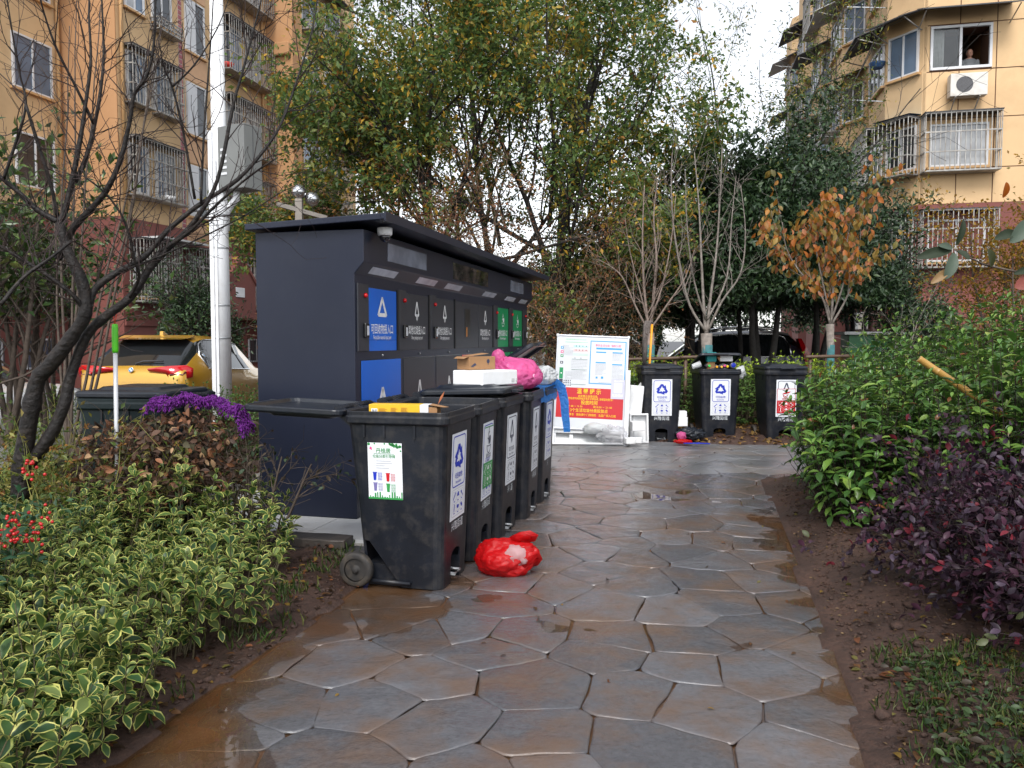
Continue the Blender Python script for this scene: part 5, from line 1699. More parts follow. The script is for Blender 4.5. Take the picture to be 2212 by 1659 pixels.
weed('dense yellow green plant behind the plum trunk', Vector((-3.35, 5.2, .05)), 18, .7, .35, 83, YP)
weed('broad leaved dark plant at the foot of the plum tree', Vector((-2.5, 4.0, .05)), 12, .5, .2, 84, [(.03, .08, .03), (.05, .11, .05)], False, 'broad_leaved_plant')
weed('pale green broad plant before the withered shrub', Vector((-2.05, 4.2, .05)), 9, .42, .18, 85, [(.04, .09, .04), (.08, .13, .05)], False, 'broad_leaved_plant')
weed('leggy green plant beyond the green bin', Vector((-3.9, 6.2, .05)), 14, 1.0, .4, 86, [(.05, .10, .02), (.09, .14, .03)], False, 'broad_leaved_plant')

# ---- the bare plum tree at the left
pt = empty('plum_tree', 'bare black barked plum tree with many fine twigs at left', 'tree', at(45, 1055, 4.4), 0)
o0 = Vector(pt.location)
def limb(pts, Ys, r0, r1):
    P_ = []
    for i, (a, b) in enumerate(pts):
        Y = Ys[0] + (Ys[1] - Ys[0]) * i / (len(pts) - 1)
        P_.append(at(a, b, Y) - o0)
    # smooth by subdividing with a Catmull-Rom curve
    Q, rad = [], []
    for i in range(len(P_) - 1):
        p0, p1, p2, p3 = P_[max(0, i - 1)], P_[i], P_[i + 1], P_[min(len(P_) - 1, i + 2)]
        for k in range(4):
            t = k / 4
            Q.append(.5 * ((2 * p1) + (p2 - p0) * t + (2 * p0 - 5 * p1 + 4 * p2 - p3) * t * t + (3 * p1 - p0 - 3 * p2 + p3) * t ** 3))
    Q.append(P_[-1])
    n = len(Q)
    rr_ = random.Random(int(pts[0][0] * 7 + pts[-1][1]))
    rad = [.66 * (r0 + (r1 - r0) * i / (n - 1)) * (1 + .10 * rr_.uniform(-1, 1)) for i in range(n)]
    return Q, rad
limbs = [
    ([(45, 1075), (48, 1010), (66, 891), (82, 819), (108, 789), (155, 727), (184, 677), (178, 612), (148, 546), (128, 480)], (4.4, 4.4), .082, .036, 1),
    ([(60, 1010), (109, 941), (138, 875), (151, 819), (184, 730), (224, 687), (280, 644), (313, 595), (345, 545)], (4.4, 4.55), .055, .030, 1),
    ([(184, 677), (205, 625), (250, 590), (310, 556), (360, 500), (428, 444), (513, 388), (572, 322), (609, 263), (641, 174), (674, 66), (690, -40)], (4.4, 4.9), .034, .004, 2),
    ([(313, 595), (365, 535), (420, 478), (470, 388), (503, 230), (526, 148), (556, 33), (570, -30)], (4.55, 4.5), .026, .004, 2),
    ([(345, 545), (410, 500), (470, 440), (540, 380), (600, 340)], (4.55, 4.3), .018, .005, 2),
    ([(128, 480), (82, 454), (40, 415), (7, 388), (-40, 350)], (4.4, 4.3), .028, .012, 2),
    ([(128, 480), (141, 451), (158, 378), (174, 296), (184, 230), (196, 130), (192, 30), (195, -40)], (4.4, 4.5), .030, .005, 2),
    ([(125, 560), (158, 494), (197, 451), (230, 411), (260, 345), (280, 263), (290, 204), (316, 165), (332, 99), (336, 0), (340, -50)], (4.45, 4.3), .032, .005, 2),
    ([(161, 395), (184, 345), (204, 270), (217, 197), (224, 115), (220, 0), (222, -50)], (4.45, 4.6), .022, .005, 2),
    ([(421, 430), (395, 280), (372, 188), (355, 148), (345, 98)], (4.6, 4.4), .013, .004, 2),
    ([(372, 188), (420, 140), (470, 60), (500, -20)], (4.5, 4.5), .009, .003, 2),
    ([(434, 440), (440, 300), (447, 200), (457, 66), (462, -30)], (4.6, 4.7), .012, .004, 2),
    ([(7, 388), (30, 320), (56, 226), (40, 150), (22, 40), (10, -40)], (4.3, 4.2), .014, .004, 2),
    ([(56, 226), (85, 320), (110, 400), (125, 470)], (4.25, 4.4), .012, .016, 2),
    ([(204, 270), (165, 190), (120, 100), (90, 10), (80, -40)], (4.5, 4.2), .014, .004, 2),
    ([(184, 677), (160, 640), (110, 600), (40, 555), (-20, 520)], (4.4, 4.2), .022, .012, 2),
    ([(0, 660), (50, 600), (105, 560), (155, 520)], (4.0, 4.2), .016, .012, 2),
    ([(280, 644), (300, 600), (290, 560), (270, 480), (230, 420), (180, 380)], (4.5, 4.2), .014, .006, 2),
    ([(250, 590), (330, 560), (420, 520), (520, 470), (600, 420), (640, 400)], (4.5, 4.4), .010, .003, 2),
]
tubes, tips = [], []
rr = random.Random(17)
PT = dict(seg=[.09, .06, .05], jit=[.22, .28, .3], up=[.12, .08, .05], lev=2, n=[6, 4], t0=[.12, .1], ang=[(25, 60), (30, 70)], len=[.45, .42], rr=.6, rmin=.0013, taper=.35)
tw = []
big = []
for pts, Ys, r0, r1, spawn in limbs:
    Q, rad = limb(pts, Ys, r0, r1)
    (big if r0 > .031 else tubes).append((Q, rad))
    if spawn == 2:
        n = len(Q)
        for i in range(2, n):
            for _ in range(2 if rad[i] < .02 else 1):
                if rr.random() < .58: continue
                d = (Q[i] - Q[i - 1]).normalized()
                az = rr.uniform(0, 2 * PI); x = d.orthogonal().normalized(); y = d.cross(x)
                an = R(rr.uniform(25, 65))
                cdn = d * math.cos(an) + (x * math.cos(az) + y * math.sin(az)) * math.sin(an)
                cdn.y *= .8
                grow(rr, Q[i], cdn.normalized(), rr.uniform(.22, .62), min(.0040, rad[i] * .6), 1, PT, tw, tips)
for Q, rad in big[:1]:
    mb = MB(); mb.tube(Q, rad, 12, cap=True); put('trunk', mb.mesh('trunk'), m_bark, pt)
for Q, rad in big[1:]:
    mb = MB(); mb.tube(Q, rad, 10, cap=True); put('limb', mb.mesh('limb'), m_bark, pt)
for Q, rad in tubes:
    mb = MB(); mb.tube(Q, rad, 7, cap=True); put('limb', mb.mesh('limb'), m_bark, pt)
o = put('twigs', tubes_mesh('twigs', tw, 4), m_twig, pt); o['kind'] = 'stuff'
# slim second tree with smooth reddish stems behind the plum
sl = empty('slender_tree', 'slender tree with straight brown stems behind the plum tree', 'tree', at(150, 1010, 5.9), 0)
o1 = Vector(sl.location)
tubes, tips = [], []
PS = dict(seg=[.2, .1, .08], jit=[.05, .15, .2], up=[.03, .06, .05], lev=2, n=[6, 2], t0=[.35, .2], ang=[(18, 40), (25, 60)], len=[.18, .4], rr=.5, rmin=.0016, taper=.25, tipleaf=True)
for (a, b), (c, d_) in (((150, 900), (60, 60)), ((155, 900), (330, 40)), ((150, 900), (130, -40)), ((158, 900), (430, 120)), ((160, 900), (230, -30)), ((145, 900), (20, 250)), ((160, 900), (480, 100))):
    p0, p1 = at(150, 1000, 5.9) - o1, at(c, d_, 6.0) - o1
    grow(rr, p0, (p1 - p0).normalized(), (p1 - p0).length, .013, 0, PS, tubes, tips)
for q in tubes[:1]:
    mb = MB(); mb.tube(q[0], q[1], 8); put('trunk', mb.mesh('trunk'), m_brownbark, sl)
put('branches', tubes_mesh('branches', tubes[1:], 5), m_brownbark, sl)['kind'] = 'stuff'
# leafy camellia like shrub behind the plum tree
def leafy(name, label, loc, spread, hgt, nl, ll, pal, wts, seed, mat, P_=None, nst=6, lw=.5, trunkmat=None, cat='shrub', group=None, jitdir=.9, rbase=.03, cull=None, kind='simple', up=.7, tip_spread=.04, start=None):
    rr = random.Random(seed); rng = np.random.default_rng(seed)
    t = empty(name, label, cat, loc, 0, group)
    P_ = P_ or dict(seg=[.25, .15, .1], jit=[.12, .2, .25], up=[.05, .04, .02], lev=2, n=[7, 6], t0=[.3, .2], ang=[(25, 60), (25, 65)], len=[.5, .5], rr=.55, rmin=.002, taper=.3)
    tubes, tips = [], []
    for k in range(nst):
        a = 2 * PI * k / nst + rr.uniform(-.4, .4)
        s_ = rr.uniform(.3, 1.0) * spread / hgt
        grow(rr, Vector((rr.uniform(-.1, .1), rr.uniform(-.1, .1), 0)), Vector((math.cos(a) * s_, math.sin(a) * s_, 1)).normalized(), hgt * rr.uniform(.7, .95), rbase, 0, P_, tubes, tips)
    pos, dd = scatter_on(rng, tips, nl, tip_spread)
    if cull is not None:
        m_ = cull(pos); pos, dd = pos[m_], dd[m_]
    n = len(pos)
    ln = rng.uniform(.7, 1.25, n) * ll
    foliage_part('crown', t, pos, dd + rand_dirs(rng, n) * jitdir, up_normals(rng, n, up), ln, ln * lw * rng.uniform(.85, 1.15, n), pick_cols(rng, n, pal, wts, .3), mat, kind)
    mb = MB(); mb.tube(tubes[0][0], tubes[0][1], 8); put('trunk', mb.mesh('trunk'), trunkmat or m_brownbark, t)
    put('branches', tubes_mesh('branches', tubes[1:], 5), trunkmat or m_brownbark, t)['kind'] = 'stuff'
    return t, tips
CAM = [(.03, .065, .018), (.05, .10, .02), (.09, .14, .03), (.15, .17, .05)]
leafy('camellia', 'tall leafy green camellia bush behind the plum trunk at left', at(20, 960, 6.8), .9, 2.3, 2300, .085, CAM, (3, 3, 2, 1), 91, L_pho, nst=8, cull=lambda p_: p_[:, 2] > 1.1)
leafy('camellia', 'leafy green bush with pale stems between plum trunk and gold car', at(110, 950, 7.4), .7, 2.1, 1300, .085, CAM, (3, 3, 2, 1), 92, L_pho, nst=6, cull=lambda p_: p_[:, 2] > 1.1)

# ================================================================ BUILDINGS
m_yel = M('yellow_render', (.63, .43, .235), .85, var=.08, scale=.6, dirt=(.44, .28, .15), dscale=.7, damt=.6, bump=.12, bscale=50)
m_org = M('shaded_orange_render', (.46, .25, .12), .85, var=.06, scale=.6, dirt=(.38, .18, .07), dscale=.5, damt=.4, bump=.12, bscale=50)  # orange render, its tone darkened to carry the shade of the return walls
m_mar = M('maroon_render', (.19, .062, .050), .8, var=.08, scale=.8, dirt=(.12, .045, .04), dscale=.6, damt=.5, bump=.12, bscale=50)
m_pvc = M('white_window_frame', (.62, .63, .65), .4, var=.06, scale=3)
m_glassd = M('dark_window_glass', (.030, .036, .044), .06, var=.35, scale=.8, spec=.7)
m_glassb = M('bluish_window_glass', (.10, .15, .22), .10, var=.35, scale=.9, spec=.7)
m_curt = M('curtained_glass', (.32, .33, .34), .15, var=.35, scale=1.6, spec=.7)
m_hood = M('dark_awning', (.045, .045, .05), .6, var=.2, scale=4)
m_alusheet = M('pale_awning_top', (.50, .50, .50), .5, var=.2, scale=3)
m_ac = M('aircon_casing', (.60, .58, .54), .5, var=.1, scale=5, dirt=(.3, .2, .12), dscale=4, damt=.35)
m_pipe = M('painted_downpipe', (.55, .33, .15), .6, var=.08, scale=3)
m_groove = M('dark_groove', (.10, .045, .025), .9)
class Face:
    """a wall plane: origin, unit along, unit outward (in the building's frame)"""
    def __init__(s, o, a, n): s.o, s.a, s.n = Vector(o), Vector(a).normalized(), Vector(n).normalized()
    def p(s, x, z, d=0.0): return s.o + s.a * x + s.n * d + Vector((0, 0, z))
    def box(s, mb, x0, x1, z0, z1, d0, d1):
        vs = [s.p(x0, z0, d0), s.p(x1, z0, d0), s.p(x1, z0, d1), s.p(x0, z0, d1), s.p(x0, z1, d0), s.p(x1, z1, d0), s.p(x1, z1, d1), s.p(x0, z1, d1)]
        mb.add(vs, [(0, 3, 2, 1), (4, 5, 6, 7), (0, 1, 5, 4), (1, 2, 6, 5), (2, 3, 7, 6), (3, 0, 4, 7)])
        return mb
def window(parent, F_, x0, x1, z0, z1, glass=None, nsash=2, rr=None, sill=True):
    rr = rr or random.Random(int(x0 * 131 + z0 * 17))
    fw = .055
    mb = MB()
    F_.box(mb, x0, x1, z0, z0 + fw, .004, .07); F_.box(mb, x0, x1, z1 - fw, z1, .004, .07)
    F_.box(mb, x0, x0 + fw, z0 + fw, z1 - fw, .004, .068); F_.box(mb, x1 - fw, x1, z0 + fw, z1 - fw, .004, .068)
    w_ = put('window', mb.fixed('window'), m_pvc, parent)
    for k in range(nsash):
        a = x0 + fw + (x1 - x0 - 2 * fw) * k / nsash; b = x0 + fw + (x1 - x0 - 2 * fw) * (k + 1) / nsash
        g_ = glass or rr.choice([m_glassd, m_glassd, m_glassb, m_curt])
        put('pane', F_.box(MB(), a + .02, b - .02, z0 + fw, z1 - fw, .004, .03).fixed('pane'), g_, w_)
        if k: put('mullion', F_.box(MB(), a - .025, a + .025, z0 + fw, z1 - fw, .004, .06).fixed('mullion'), m_pvc, w_)
    if sill: put('sill', F_.box(MB(), x0 - .06, x1 + .06, z0 - .07, z0 - .004, .002, .12).fixed('sill'), m_pipe, w_)
    return w_
def cage(parent, F_, x0, x1, z0, z1, dep=.45, step=.13, bar=.022, mat=None, roof=True):
    mb = MB()
    n = max(3, int((x1 - x0) / step))
    for k in range(n + 1):
        x = x0 + (x1 - x0) * k / n
        mb.bar(F_.p(x, z0, dep), F_.p(x, z1, dep), bar)
    for d_ in np.linspace(.04, dep, max(2, int(dep / step)), endpoint=False):
        for x in (x0, x1): mb.bar(F_.p(x, z0, d_), F_.p(x, z1, d_), bar)
    for z in (z0, z0 + (z1 - z0) * .33, z0 + (z1 - z0) * .67, z1):
        mb.bar(F_.p(x0, z, dep), F_.p(x1, z, dep), bar * 1.6)
        for x in (x0, x1): mb.bar(F_.p(x, z, 0.01), F_.p(x, z, dep), bar * 1.6)
    c = put('window_cage', mb.mesh('window_cage'), mat or m_bars, parent)
    put('cage_floor', F_.box(MB(), x0, x1, z0 - .03, z0 - .01, .01, dep).fixed('cage_floor'), m_bars, c)
    if roof: put('cage_roof', F_.box(MB(), x0 - .03, x1 + .03, z1 + .014, z1 + .04, .005, dep + .04).fixed('cage_roof'), m_hood, c)
    return c
def awning(parent, F_, x0, x1, z, dep=.7, drop=.28, mat=None):
    a, b, c, d_ = F_.p(x0, z, .01), F_.p(x1, z, .01), F_.p(x1 + .05, z - drop, dep), F_.p(x0 - .05, z - drop, dep)
    dz = Vector((0, 0, .035))
    mb = MB().add([a, b, c, d_, a + dz, b + dz, c + dz, d_ + dz], [(0, 3, 2, 1), (4, 5, 6, 7), (0, 1, 5, 4), (1, 2, 6, 5), (2, 3, 7, 6), (3, 0, 4, 7)])
    w_ = put('awning', mb.fixed('awning'), mat or m_hood, parent)
    for x in (x0 + .05, x1 - .05):
        put('awning_bracket', MB().bar(F_.p(x, z - drop - .25, .02), F_.p(x, z - drop + .0, dep * .9), .025).mesh('awning_bracket'), m_bars, w_)
def aircon(parent, F_, x, z, w_=.8, h_=.55):
    c = put('air_conditioner', F_.box(MB(), x, x + w_, z, z + h_, .10, .40).fixed('air_conditioner'), m_ac, parent, bevel=.012)
    ring = [F_.p(x + w_ * .38 + .22 * math.cos(R(k * 18)), z + h_ * .5 + .22 * math.sin(R(k * 18)), .404) for k in range(20)]
    put('fan_grille', MB().add(ring, [tuple(range(20))]).mesh('fan_grille'), M('fan_dark', (.07, .07, .075), .6, var=.3, scale=40), c)
    for q in (.15, .8):
        br = MB().bar(F_.p(x + w_ * q, z - .02, .02), F_.p(x + w_ * q, z - .02, .40), .03).bar(F_.p(x + w_ * q, z - .28, .02), F_.p(x + w_ * q, z - .02, .34), .025)
        put('bracket', br.mesh('bracket'), m_bars, c)
def pole_rack(parent, F_, x0, x1, z, dep=1.0):
    mb = MB()
    for x in (x0, x1): mb.bar(F_.p(x, z, .01), F_.p(x, z + .12, dep), .022)
    for d_ in (.45, .7, .95): mb.tube([F_.p(x0 - .2, z + .12 * d_, d_), F_.p(x1 + .2, z + .12 * d_, d_)], .013, 5)
    put('drying_rack', mb.mesh('drying_rack'), m_steel, parent)
def downpipe(parent, F_, x, z0, z1):
    put('downpipe', MB().tube([F_.p(x, z0, .09), F_.p(x, z1, .09)], .055, 8).mesh('downpipe'), m_pipe, parent)

# ---------------- the left apartment block (frame: x across, y along the path)
lb = empty('apartment_block', 'yellow and orange apartment block with barred windows over a maroon base at left', 'apartment block', (0, 0, 0), -TH)
SEG = [(-19.3, 9.0, 20.5), (-17.3, 20.5, 28.7), (-16.2, 28.7, 34.6)]
MZ = 5.15
HT = 20.5
for k, (v, u0, u1) in enumerate(SEG):
    put('wall', MB().box(-30, v, u0 + .001 * k, u1, MZ + .001, HT).mesh('wall'), m_yel, lb)
    put('base_wall', MB().box(-30, v + .03, u0 - .028 if k else u0, u1, -.3, MZ).mesh('base_wall'), m_mar, lb)
    put('parapet', MB().box(-30, v + .12, u0 - .1, u1, HT + .001, HT + .5).mesh('parapet'), m_org, lb)
# camera-facing return walls where each bay steps forward, shade put into their orange
put('return_wall', MB().box(-19.29, -17.302, 20.46, 20.499, MZ + .005, HT - .01).mesh('return_wall'), m_org, lb)
put('return_wall', MB().box(-17.29, -16.202, 28.66, 28.699, MZ + .005, HT - .01).mesh('return_wall'), m_org, lb)
put('cornice', MB().box(-17.32, -16.10, 28.45, 28.655, 12.6, 13.1).mesh('cornice'), m_org, lb, bevel=.05)
put('corner_pier', MB().box(-16.20, -16.05, 28.66, 29.3, MZ + .005, HT - .02).mesh('corner_pier'), m_org, lb)
FA = Face((-19.3, 0, 0), (0, 1, 0), (1, 0, 0)); FB_ = Face((-17.3, 0, 0), (0, 1, 0), (1, 0, 0)); FC = Face((-16.2, 0, 0), (0, 1, 0), (1, 0, 0))
FL = [5.95, 8.72, 11.5, 14.3, 17.1]
rr = random.Random(12)
for i, z in enumerate(FL):
    # bay A
    window(lb, FA, 18.7, 20.1, z - .1, z + 1.45, m_glassb if i % 2 else m_glassd)
    window(lb, FA, 16.6, 17.9, z - .3, z + 1.5, m_glassb)
    if i in (2, 4): awning(lb, FA, 16.4, 20.3, z + 2.0, .7, .3)
    if i in (0, 2): pole_rack(lb, FA, 16.7, 17.9, z - .4, .6)
    # bay B: caged pair, stair window in white, caged right
    window(lb, FB_, 20.85, 21.7, z, z + 1.5); window(lb, FB_, 22.05, 23.0, z, z + 1.5)
    if i == 1:
        cage(lb, FB_, 20.75, 21.75, z - .1, z + 1.6, .35); cage(lb, FB_, 22.0, 23.15, z - .1, z + 1.55, .35)
    elif i in (0, 3): cage(lb, FB_, 20.75, 23.2, z - .1, z + 1.65, .40)
    else: cage(lb, FB_, 22.0, 23.15, z - .25, z + .1, .35, roof=False)
    put('plaster_band', FB_.box(MB(), 23.58, 24.85, z - 1.25, z - .35, .002, .03).fixed('plaster_band'), M('pinkish_render', (.60, .37, .22), .85, var=.05), lb)
    window(lb, FB_, 23.7, 24.75, z - .30, z + 1.45, m_glassd)
    put('white_panel', FB_.box(MB(), 23.72, 24.2, z - .27, z + 1.42, .06, .074).fixed('white_panel'), m_pvc, lb)
    window(lb, FB_, 25.6, 27.0, z - .2, z + 1.45); window(lb, FB_, 27.3, 28.3, z - .2, z + 1.45, m_curt)
    cage(lb, FB_, 25.5, 28.5, z - .35, z + 1.55, .55, .14)
    # bay C
    window(lb, FC, 29.6, 31.0, z - .1, z + 1.45); window(lb, FC, 31.6, 33.0, z - .1, z + 1.5, m_glassd)
    if i % 2: awning(lb, FC, 29.4, 33.3, z + 1.95, .8, .35)
    if i in (0, 1): cage(lb, FC, 31.4, 33.3, z - .2, z + 1.6, .45)
    cage(lb, FC, 29.5, 31.1, z - .35, z - .05, .45, roof=False)
for F_, x in ((FA, 20.3), (FB_, 20.62), (FB_, 28.55), (FB_, 28.40), (FC, 29.42)): downpipe(lb, F_, x, MZ, HT)
# the strip of red brick tiles down the facade: each visible tile row
m_brickt = M('pink_red_tile', (.35, .10, .12), .6, var=.15)
put('tile_strip', FB_.box(MB(), 23.36, 23.54, MZ, HT, .002, .02).fixed('tile_strip'), M('tile_joint', (.50, .40, .36), .8), lb)
tb = FB_.box(MB(), 23.37, 23.53, 0, .12, .021, .030).fixed('tile')
for k in range(95):
    put('tile', tb, m_brickt, lb, (0, 0, MZ + .06 + k * .16))
# maroon ground floors: caged balconies, entrance gable, basement windows
FBm = Face((-17.268, 0, 0), (0, 1, 0), (1, 0, 0)); FAm = Face((-19.268, 0, 0), (0, 1, 0), (1, 0, 0)); FCm = Face((-16.168, 0, 0), (0, 1, 0), (1, 0, 0))
for F_, xs in ((FAm, (14.5, 16.8, 18.6)), (FBm, (20.9, 23.6, 26.9)), (FCm, (29.3, 31.8))):
    for x in xs:
        window(lb, F_, x, x + 1.5, 2.75, 4.3, m_glassd); cage(lb, F_, x - .15, x + 1.65, 2.6, 4.5, .55, .12)
        window(lb, F_, x + .2, x + 1.2, .55, 1.45, m_glassb if x < 20 else m_glassd, sill=False)
        mb = MB()
        for k in range(9): mb.bar(F_.p(x + .2 + k * .125, .55, .1), F_.p(x + .2 + k * .125, 1.45, .1), .02)
        put('grille', mb.mesh('grille'), m_hood, lb)
put('base_band', FBm.box(MB(), 20.5, 28.7, 1.85, 2.05, .002, .06).fixed('base_band'), m_mar, lb)
gab = MB().prism([(24.7, 2.2), (26.5, 2.2), (26.5, 3.5), (25.6, 4.35), (24.7, 3.5)], .02, .75, lambda a, b, h: FBm.p(a, b, h))
g_ = put('entrance_gable', gab.fixed('entrance_gable'), m_mar, lb)
put('gable_rim', MB().bar(FBm.p(24.6, 3.45, .4), FBm.p(25.6, 4.42, .4), .8, .1).bar(FBm.p(25.6, 4.42, .4), FBm.p(26.6, 3.45, .4), .8, .1).mesh('gable_rim'), m_mar, g_)
put('plaque', FBm.box(MB(), 25.2, 25.75, 2.95, 3.3, .752, .78).fixed('plaque'), m_pvc, g_, bevel=.02)
put('planter_shelf', FBm.box(MB(), 25.6, 28.4, 2.15, 2.4, .01, .7).fixed('planter_shelf'), M('rusty_planter', (.22, .10, .05), .8, var=.4, scale=3), lb)
put('door_canopy', FBm.box(MB(), 21.3, 23.6, 4.58, 4.64, .01, .8).fixed('door_canopy'), m_alusheet, lb)
# small things hung on the cages
for label, F_, x, z, col in (('red basin on the barred window sill of the left block', FB_, 25.7, 11.3, (.55, .03, .02)), ('white cloth on the lower barred window of the left block', FB_, 22.3, 5.95, (.7, .7, .7))):
    t = empty('laundry' if 'cloth' in label else 'basin', label, 'laundry' if 'cloth' in label else 'basin', lb.matrix_basis @ F_.p(x, z, .3) if False else Matrix.Rotation(-TH, 4, 'Z') @ F_.p(x, z, .3), -TH)
    put('cloth' if 'cloth' in label else 'bowl', MB().lathe([(.14, -.08), (.24, .08), (.22, .085), (.12, -.06)], 12).mesh('bowl'), M(label[:9], col, .5), t)

# ---------------- the right apartment block
TB = R(12)
rbk = empty('apartment_block', 'yellow apartment block with bay windows, cages and panel joints at right', 'apartment block', (11.75, 23.0, 0), -TB)
BZ = 5.30
def foot(y0, first=False):
    return [(.6, y0), (-.5 if not first else 0.0, y0), (-1.15 if not first else -.75, y0 + 1.0), (-1.15 if not first else -.75, y0 + 3.1), (.6, y0 + 3.1)]
m_rw = m_yel
bays = []
for k in range(5):
    y0 = 4.6 * k
    poly = foot(y0, k == 0)
    if k == 0: poly = [(.1, .0), (0, 0), (-.75, 1.0), (-.75, 3.1), (.6, 3.1), (.6, .9), (.1, .9)]
    else: poly = [(.599, y0)] + poly[1:]
    put('bay', MB().prism(poly, BZ + .002, 18.2, lambda a, b, h: (a, b, h)).fixed('bay'), m_yel, rbk)
    put('base_bay', MB().prism([(a - .03 if a < .5 else a, b - (.03 if b < y0 + 1 else -.03)) for a, b in poly], -.3, BZ, lambda a, b, h: (a, b, h)).fixed('base_bay'), m_mar, rbk)
put('core_wall', MB().box(.601, 9, 3.12, 27, -.3, 18.3).mesh('core_wall'), m_org, rbk)
put('core_wall', MB().box(2.0, 9, .9, 3.11, -.3, 18.3).mesh('core_wall'), m_org, rbk)
# end wall, built round the open window where a man looks out; wall panels between dark joints
WX0, WX1 = .18, 1.78
WZ0, WZ1 = 9.08, 10.30
for x0, x1, z0, z1 in ((.101, WX0, BZ, 18.2), (WX1, 9, BZ, 18.2), (WX0, WX1, BZ, WZ0), (WX0, WX1, WZ1, 18.2)):
    put('end_wall', MB().box(x0, x1, .012, .9, z0 + .001, z1).mesh('end_wall'), m_groove, rbk)
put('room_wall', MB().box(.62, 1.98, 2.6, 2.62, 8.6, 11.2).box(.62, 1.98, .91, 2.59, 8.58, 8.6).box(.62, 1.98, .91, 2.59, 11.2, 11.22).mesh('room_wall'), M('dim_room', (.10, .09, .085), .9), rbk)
put('base_end_wall', MB().box(.05, 9, -.035, .9, -.3, BZ - .001).mesh('base_end_wall'), m_mar, rbk)
FE = Face((0, 0, 0), (1, 0, 0), (0, -1, 0))
wins = [(3.65, 'cage'), (6.35, 'cage'), (9.08, 'open'), (11.85, 'plain'), (14.6, 'plain')]
xs = [0.0, .95, 1.9, 3.05, 4.5, 6.0, 7.5, 9.0]
zs = [BZ, 6.30, 7.70, 9.04, 10.34, 11.9, 13.5, 14.9, 16.3, 18.2]
for i in range(len(xs) - 1):
    for j in range(len(zs) - 1):
        x0, x1, z0, z1 = xs[i] + .014, xs[i + 1] - .014, zs[j] + .014, zs[j + 1] - .014
        if i < 2 and any(z0 < wz + 1.2 and z1 > wz + .1 for wz, k_ in wins if k_ == 'open'): 
            # the narrow pieces beside the open window
            if i == 0: x1 = WX0 - .01
            else: x0 = WX1 + .01
            if x1 - x0 < .04: continue
        put('wall_panel', MB().box(x0, x1, 0.0, .02, z0, z1).mesh('wall_panel'), m_yel, rbk)
put('corner_trim', MB().box(-.004, .10, .002, .06, BZ, 18.2).mesh('corner_trim'), m_yel, rbk)
def bay_faces(y0, first):
    x = 0.0 if first else -.5
    xl = -.75 if first else -1.15
    d = Vector((xl - x, 1.0, 0))
    a = -d.normalized(); n = Vector((d.y, -d.x, 0)) * -1
    n = Vector((-d.y, d.x, 0)).normalized()
    if n.x > 0: n = -n
    return Face((xl, y0 + 1.0, 0), a, n), d.length, Face((xl, y0 + 3.1, 0), (0, -1, 0), (-1, 0, 0)), Face((x, y0, 0), (1, 0, 0), (0, -1, 0))
m_tarp = M('blue_tarp', (.05, .30, .62), .5)
for k in range(5):
    FCH, lch, FSD, FFR = bay_faces(4.6 * k, k == 0)
    for i, z in enumerate((3.65, 6.35, 9.08, 11.85, 14.6)):
        if i == 0 and k > 2: continue
        # chamfer and side windows
        window(rbk, FCH, .12, lch - .12, z, z + 1.25, m_glassd if (i + k) % 2 else m_glassb)
        window(rbk, FSD, .15, 1.95, z, z + 1.25, None, 3, random.Random(k * 7 + i))
        if k: window(rbk, FFR, .12, .98, z, z + 1.25, m_curt if (i + k) % 2 else m_glassb, 1)
        if k == 0:
            if i in (0, 1):
                window(rbk, FE, .22, 1.75, z, z + 1.2, m_curt)
                cage(rbk, FE, .0, 1.95, z - .18, z + 1.42, .45, .13)
                cage(rbk, FSD, .0, 2.1, z - .18, z + 1.42, .5, .13); cage(rbk, FCH, .05, lch - .05, z - .18, z + 1.42, .48, .13)
                if i == 1: put('tarp', MB().add([FCH.p(0, z + 1.5, .55), FCH.p(lch, z + 1.5, .5), FCH.p(lch, z + 1.53, .0), FCH.p(0, z + 1.53, 0)], [(0, 1, 2, 3)]).mesh('tarp'), m_tarp, rbk)
            else:
                if i != 2: window(rbk, FE, .22, 1.75, z, z + 1.2, m_glassd)
                awning(rbk, FE, -.2, 2.25, z + 1.72, .85, .30); awning(rbk, FCH, .0, lch, z + 1.74, .85, .32); awning(rbk, FSD, .0, 2.1, z + 1.75, .9, .34)
                pole_rack(rbk, FSD, .2, 1.9, z - .45, 1.1)
        else:
            if (i + k) % 3 == 0: cage(rbk, FSD, .1, 2.0, z - .15, z + 1.4, .45, .15)
            else: awning(rbk, FSD, .0, 2.1, z + 1.7, .95, .4, m_hood if (i + k) % 2 else m_alusheet)
            awning(rbk, FCH, .0, lch, z + 1.68, .75, .3); awning(rbk, FFR, .0, 1.05, z + 1.66, .6, .24, m_hood)
            if (i + k) % 2: pole_rack(rbk, FSD, .2, 1.9, z - .35, 1.1)
            if i == 2 and k in (1, 2): aircon(rbk, FFR, .15, z - .75)
            if i == 2 and k == 2: put('green_awning_cloth', MB().add([FSD.p(0, z + 1.1, .95), FSD.p(2, z + 1.1, .95), FSD.p(2, z - .2, 1.1), FSD.p(0, z - .1, 1.1)], [(0, 1, 2, 3)]).mesh('green_awning_cloth'), M('teal_cloth', (.02, .38, .30), .7), rbk)
aircon(rbk, FE, .62, 8.22, .95, .62); aircon(rbk, FE, .6, 14.1, .95, .62)
aircon(rbk, FSD if False else bay_faces(0, True)[2], .3, 1.75, .8, .55)
aircon(rbk, FE, 2.7, 2.85, .8, .55)
put('porch_roof', MB().box(-1.2, 9, -1.0, -.04, 1.65, 1.85).mesh('porch_roof'), m_mar, rbk)
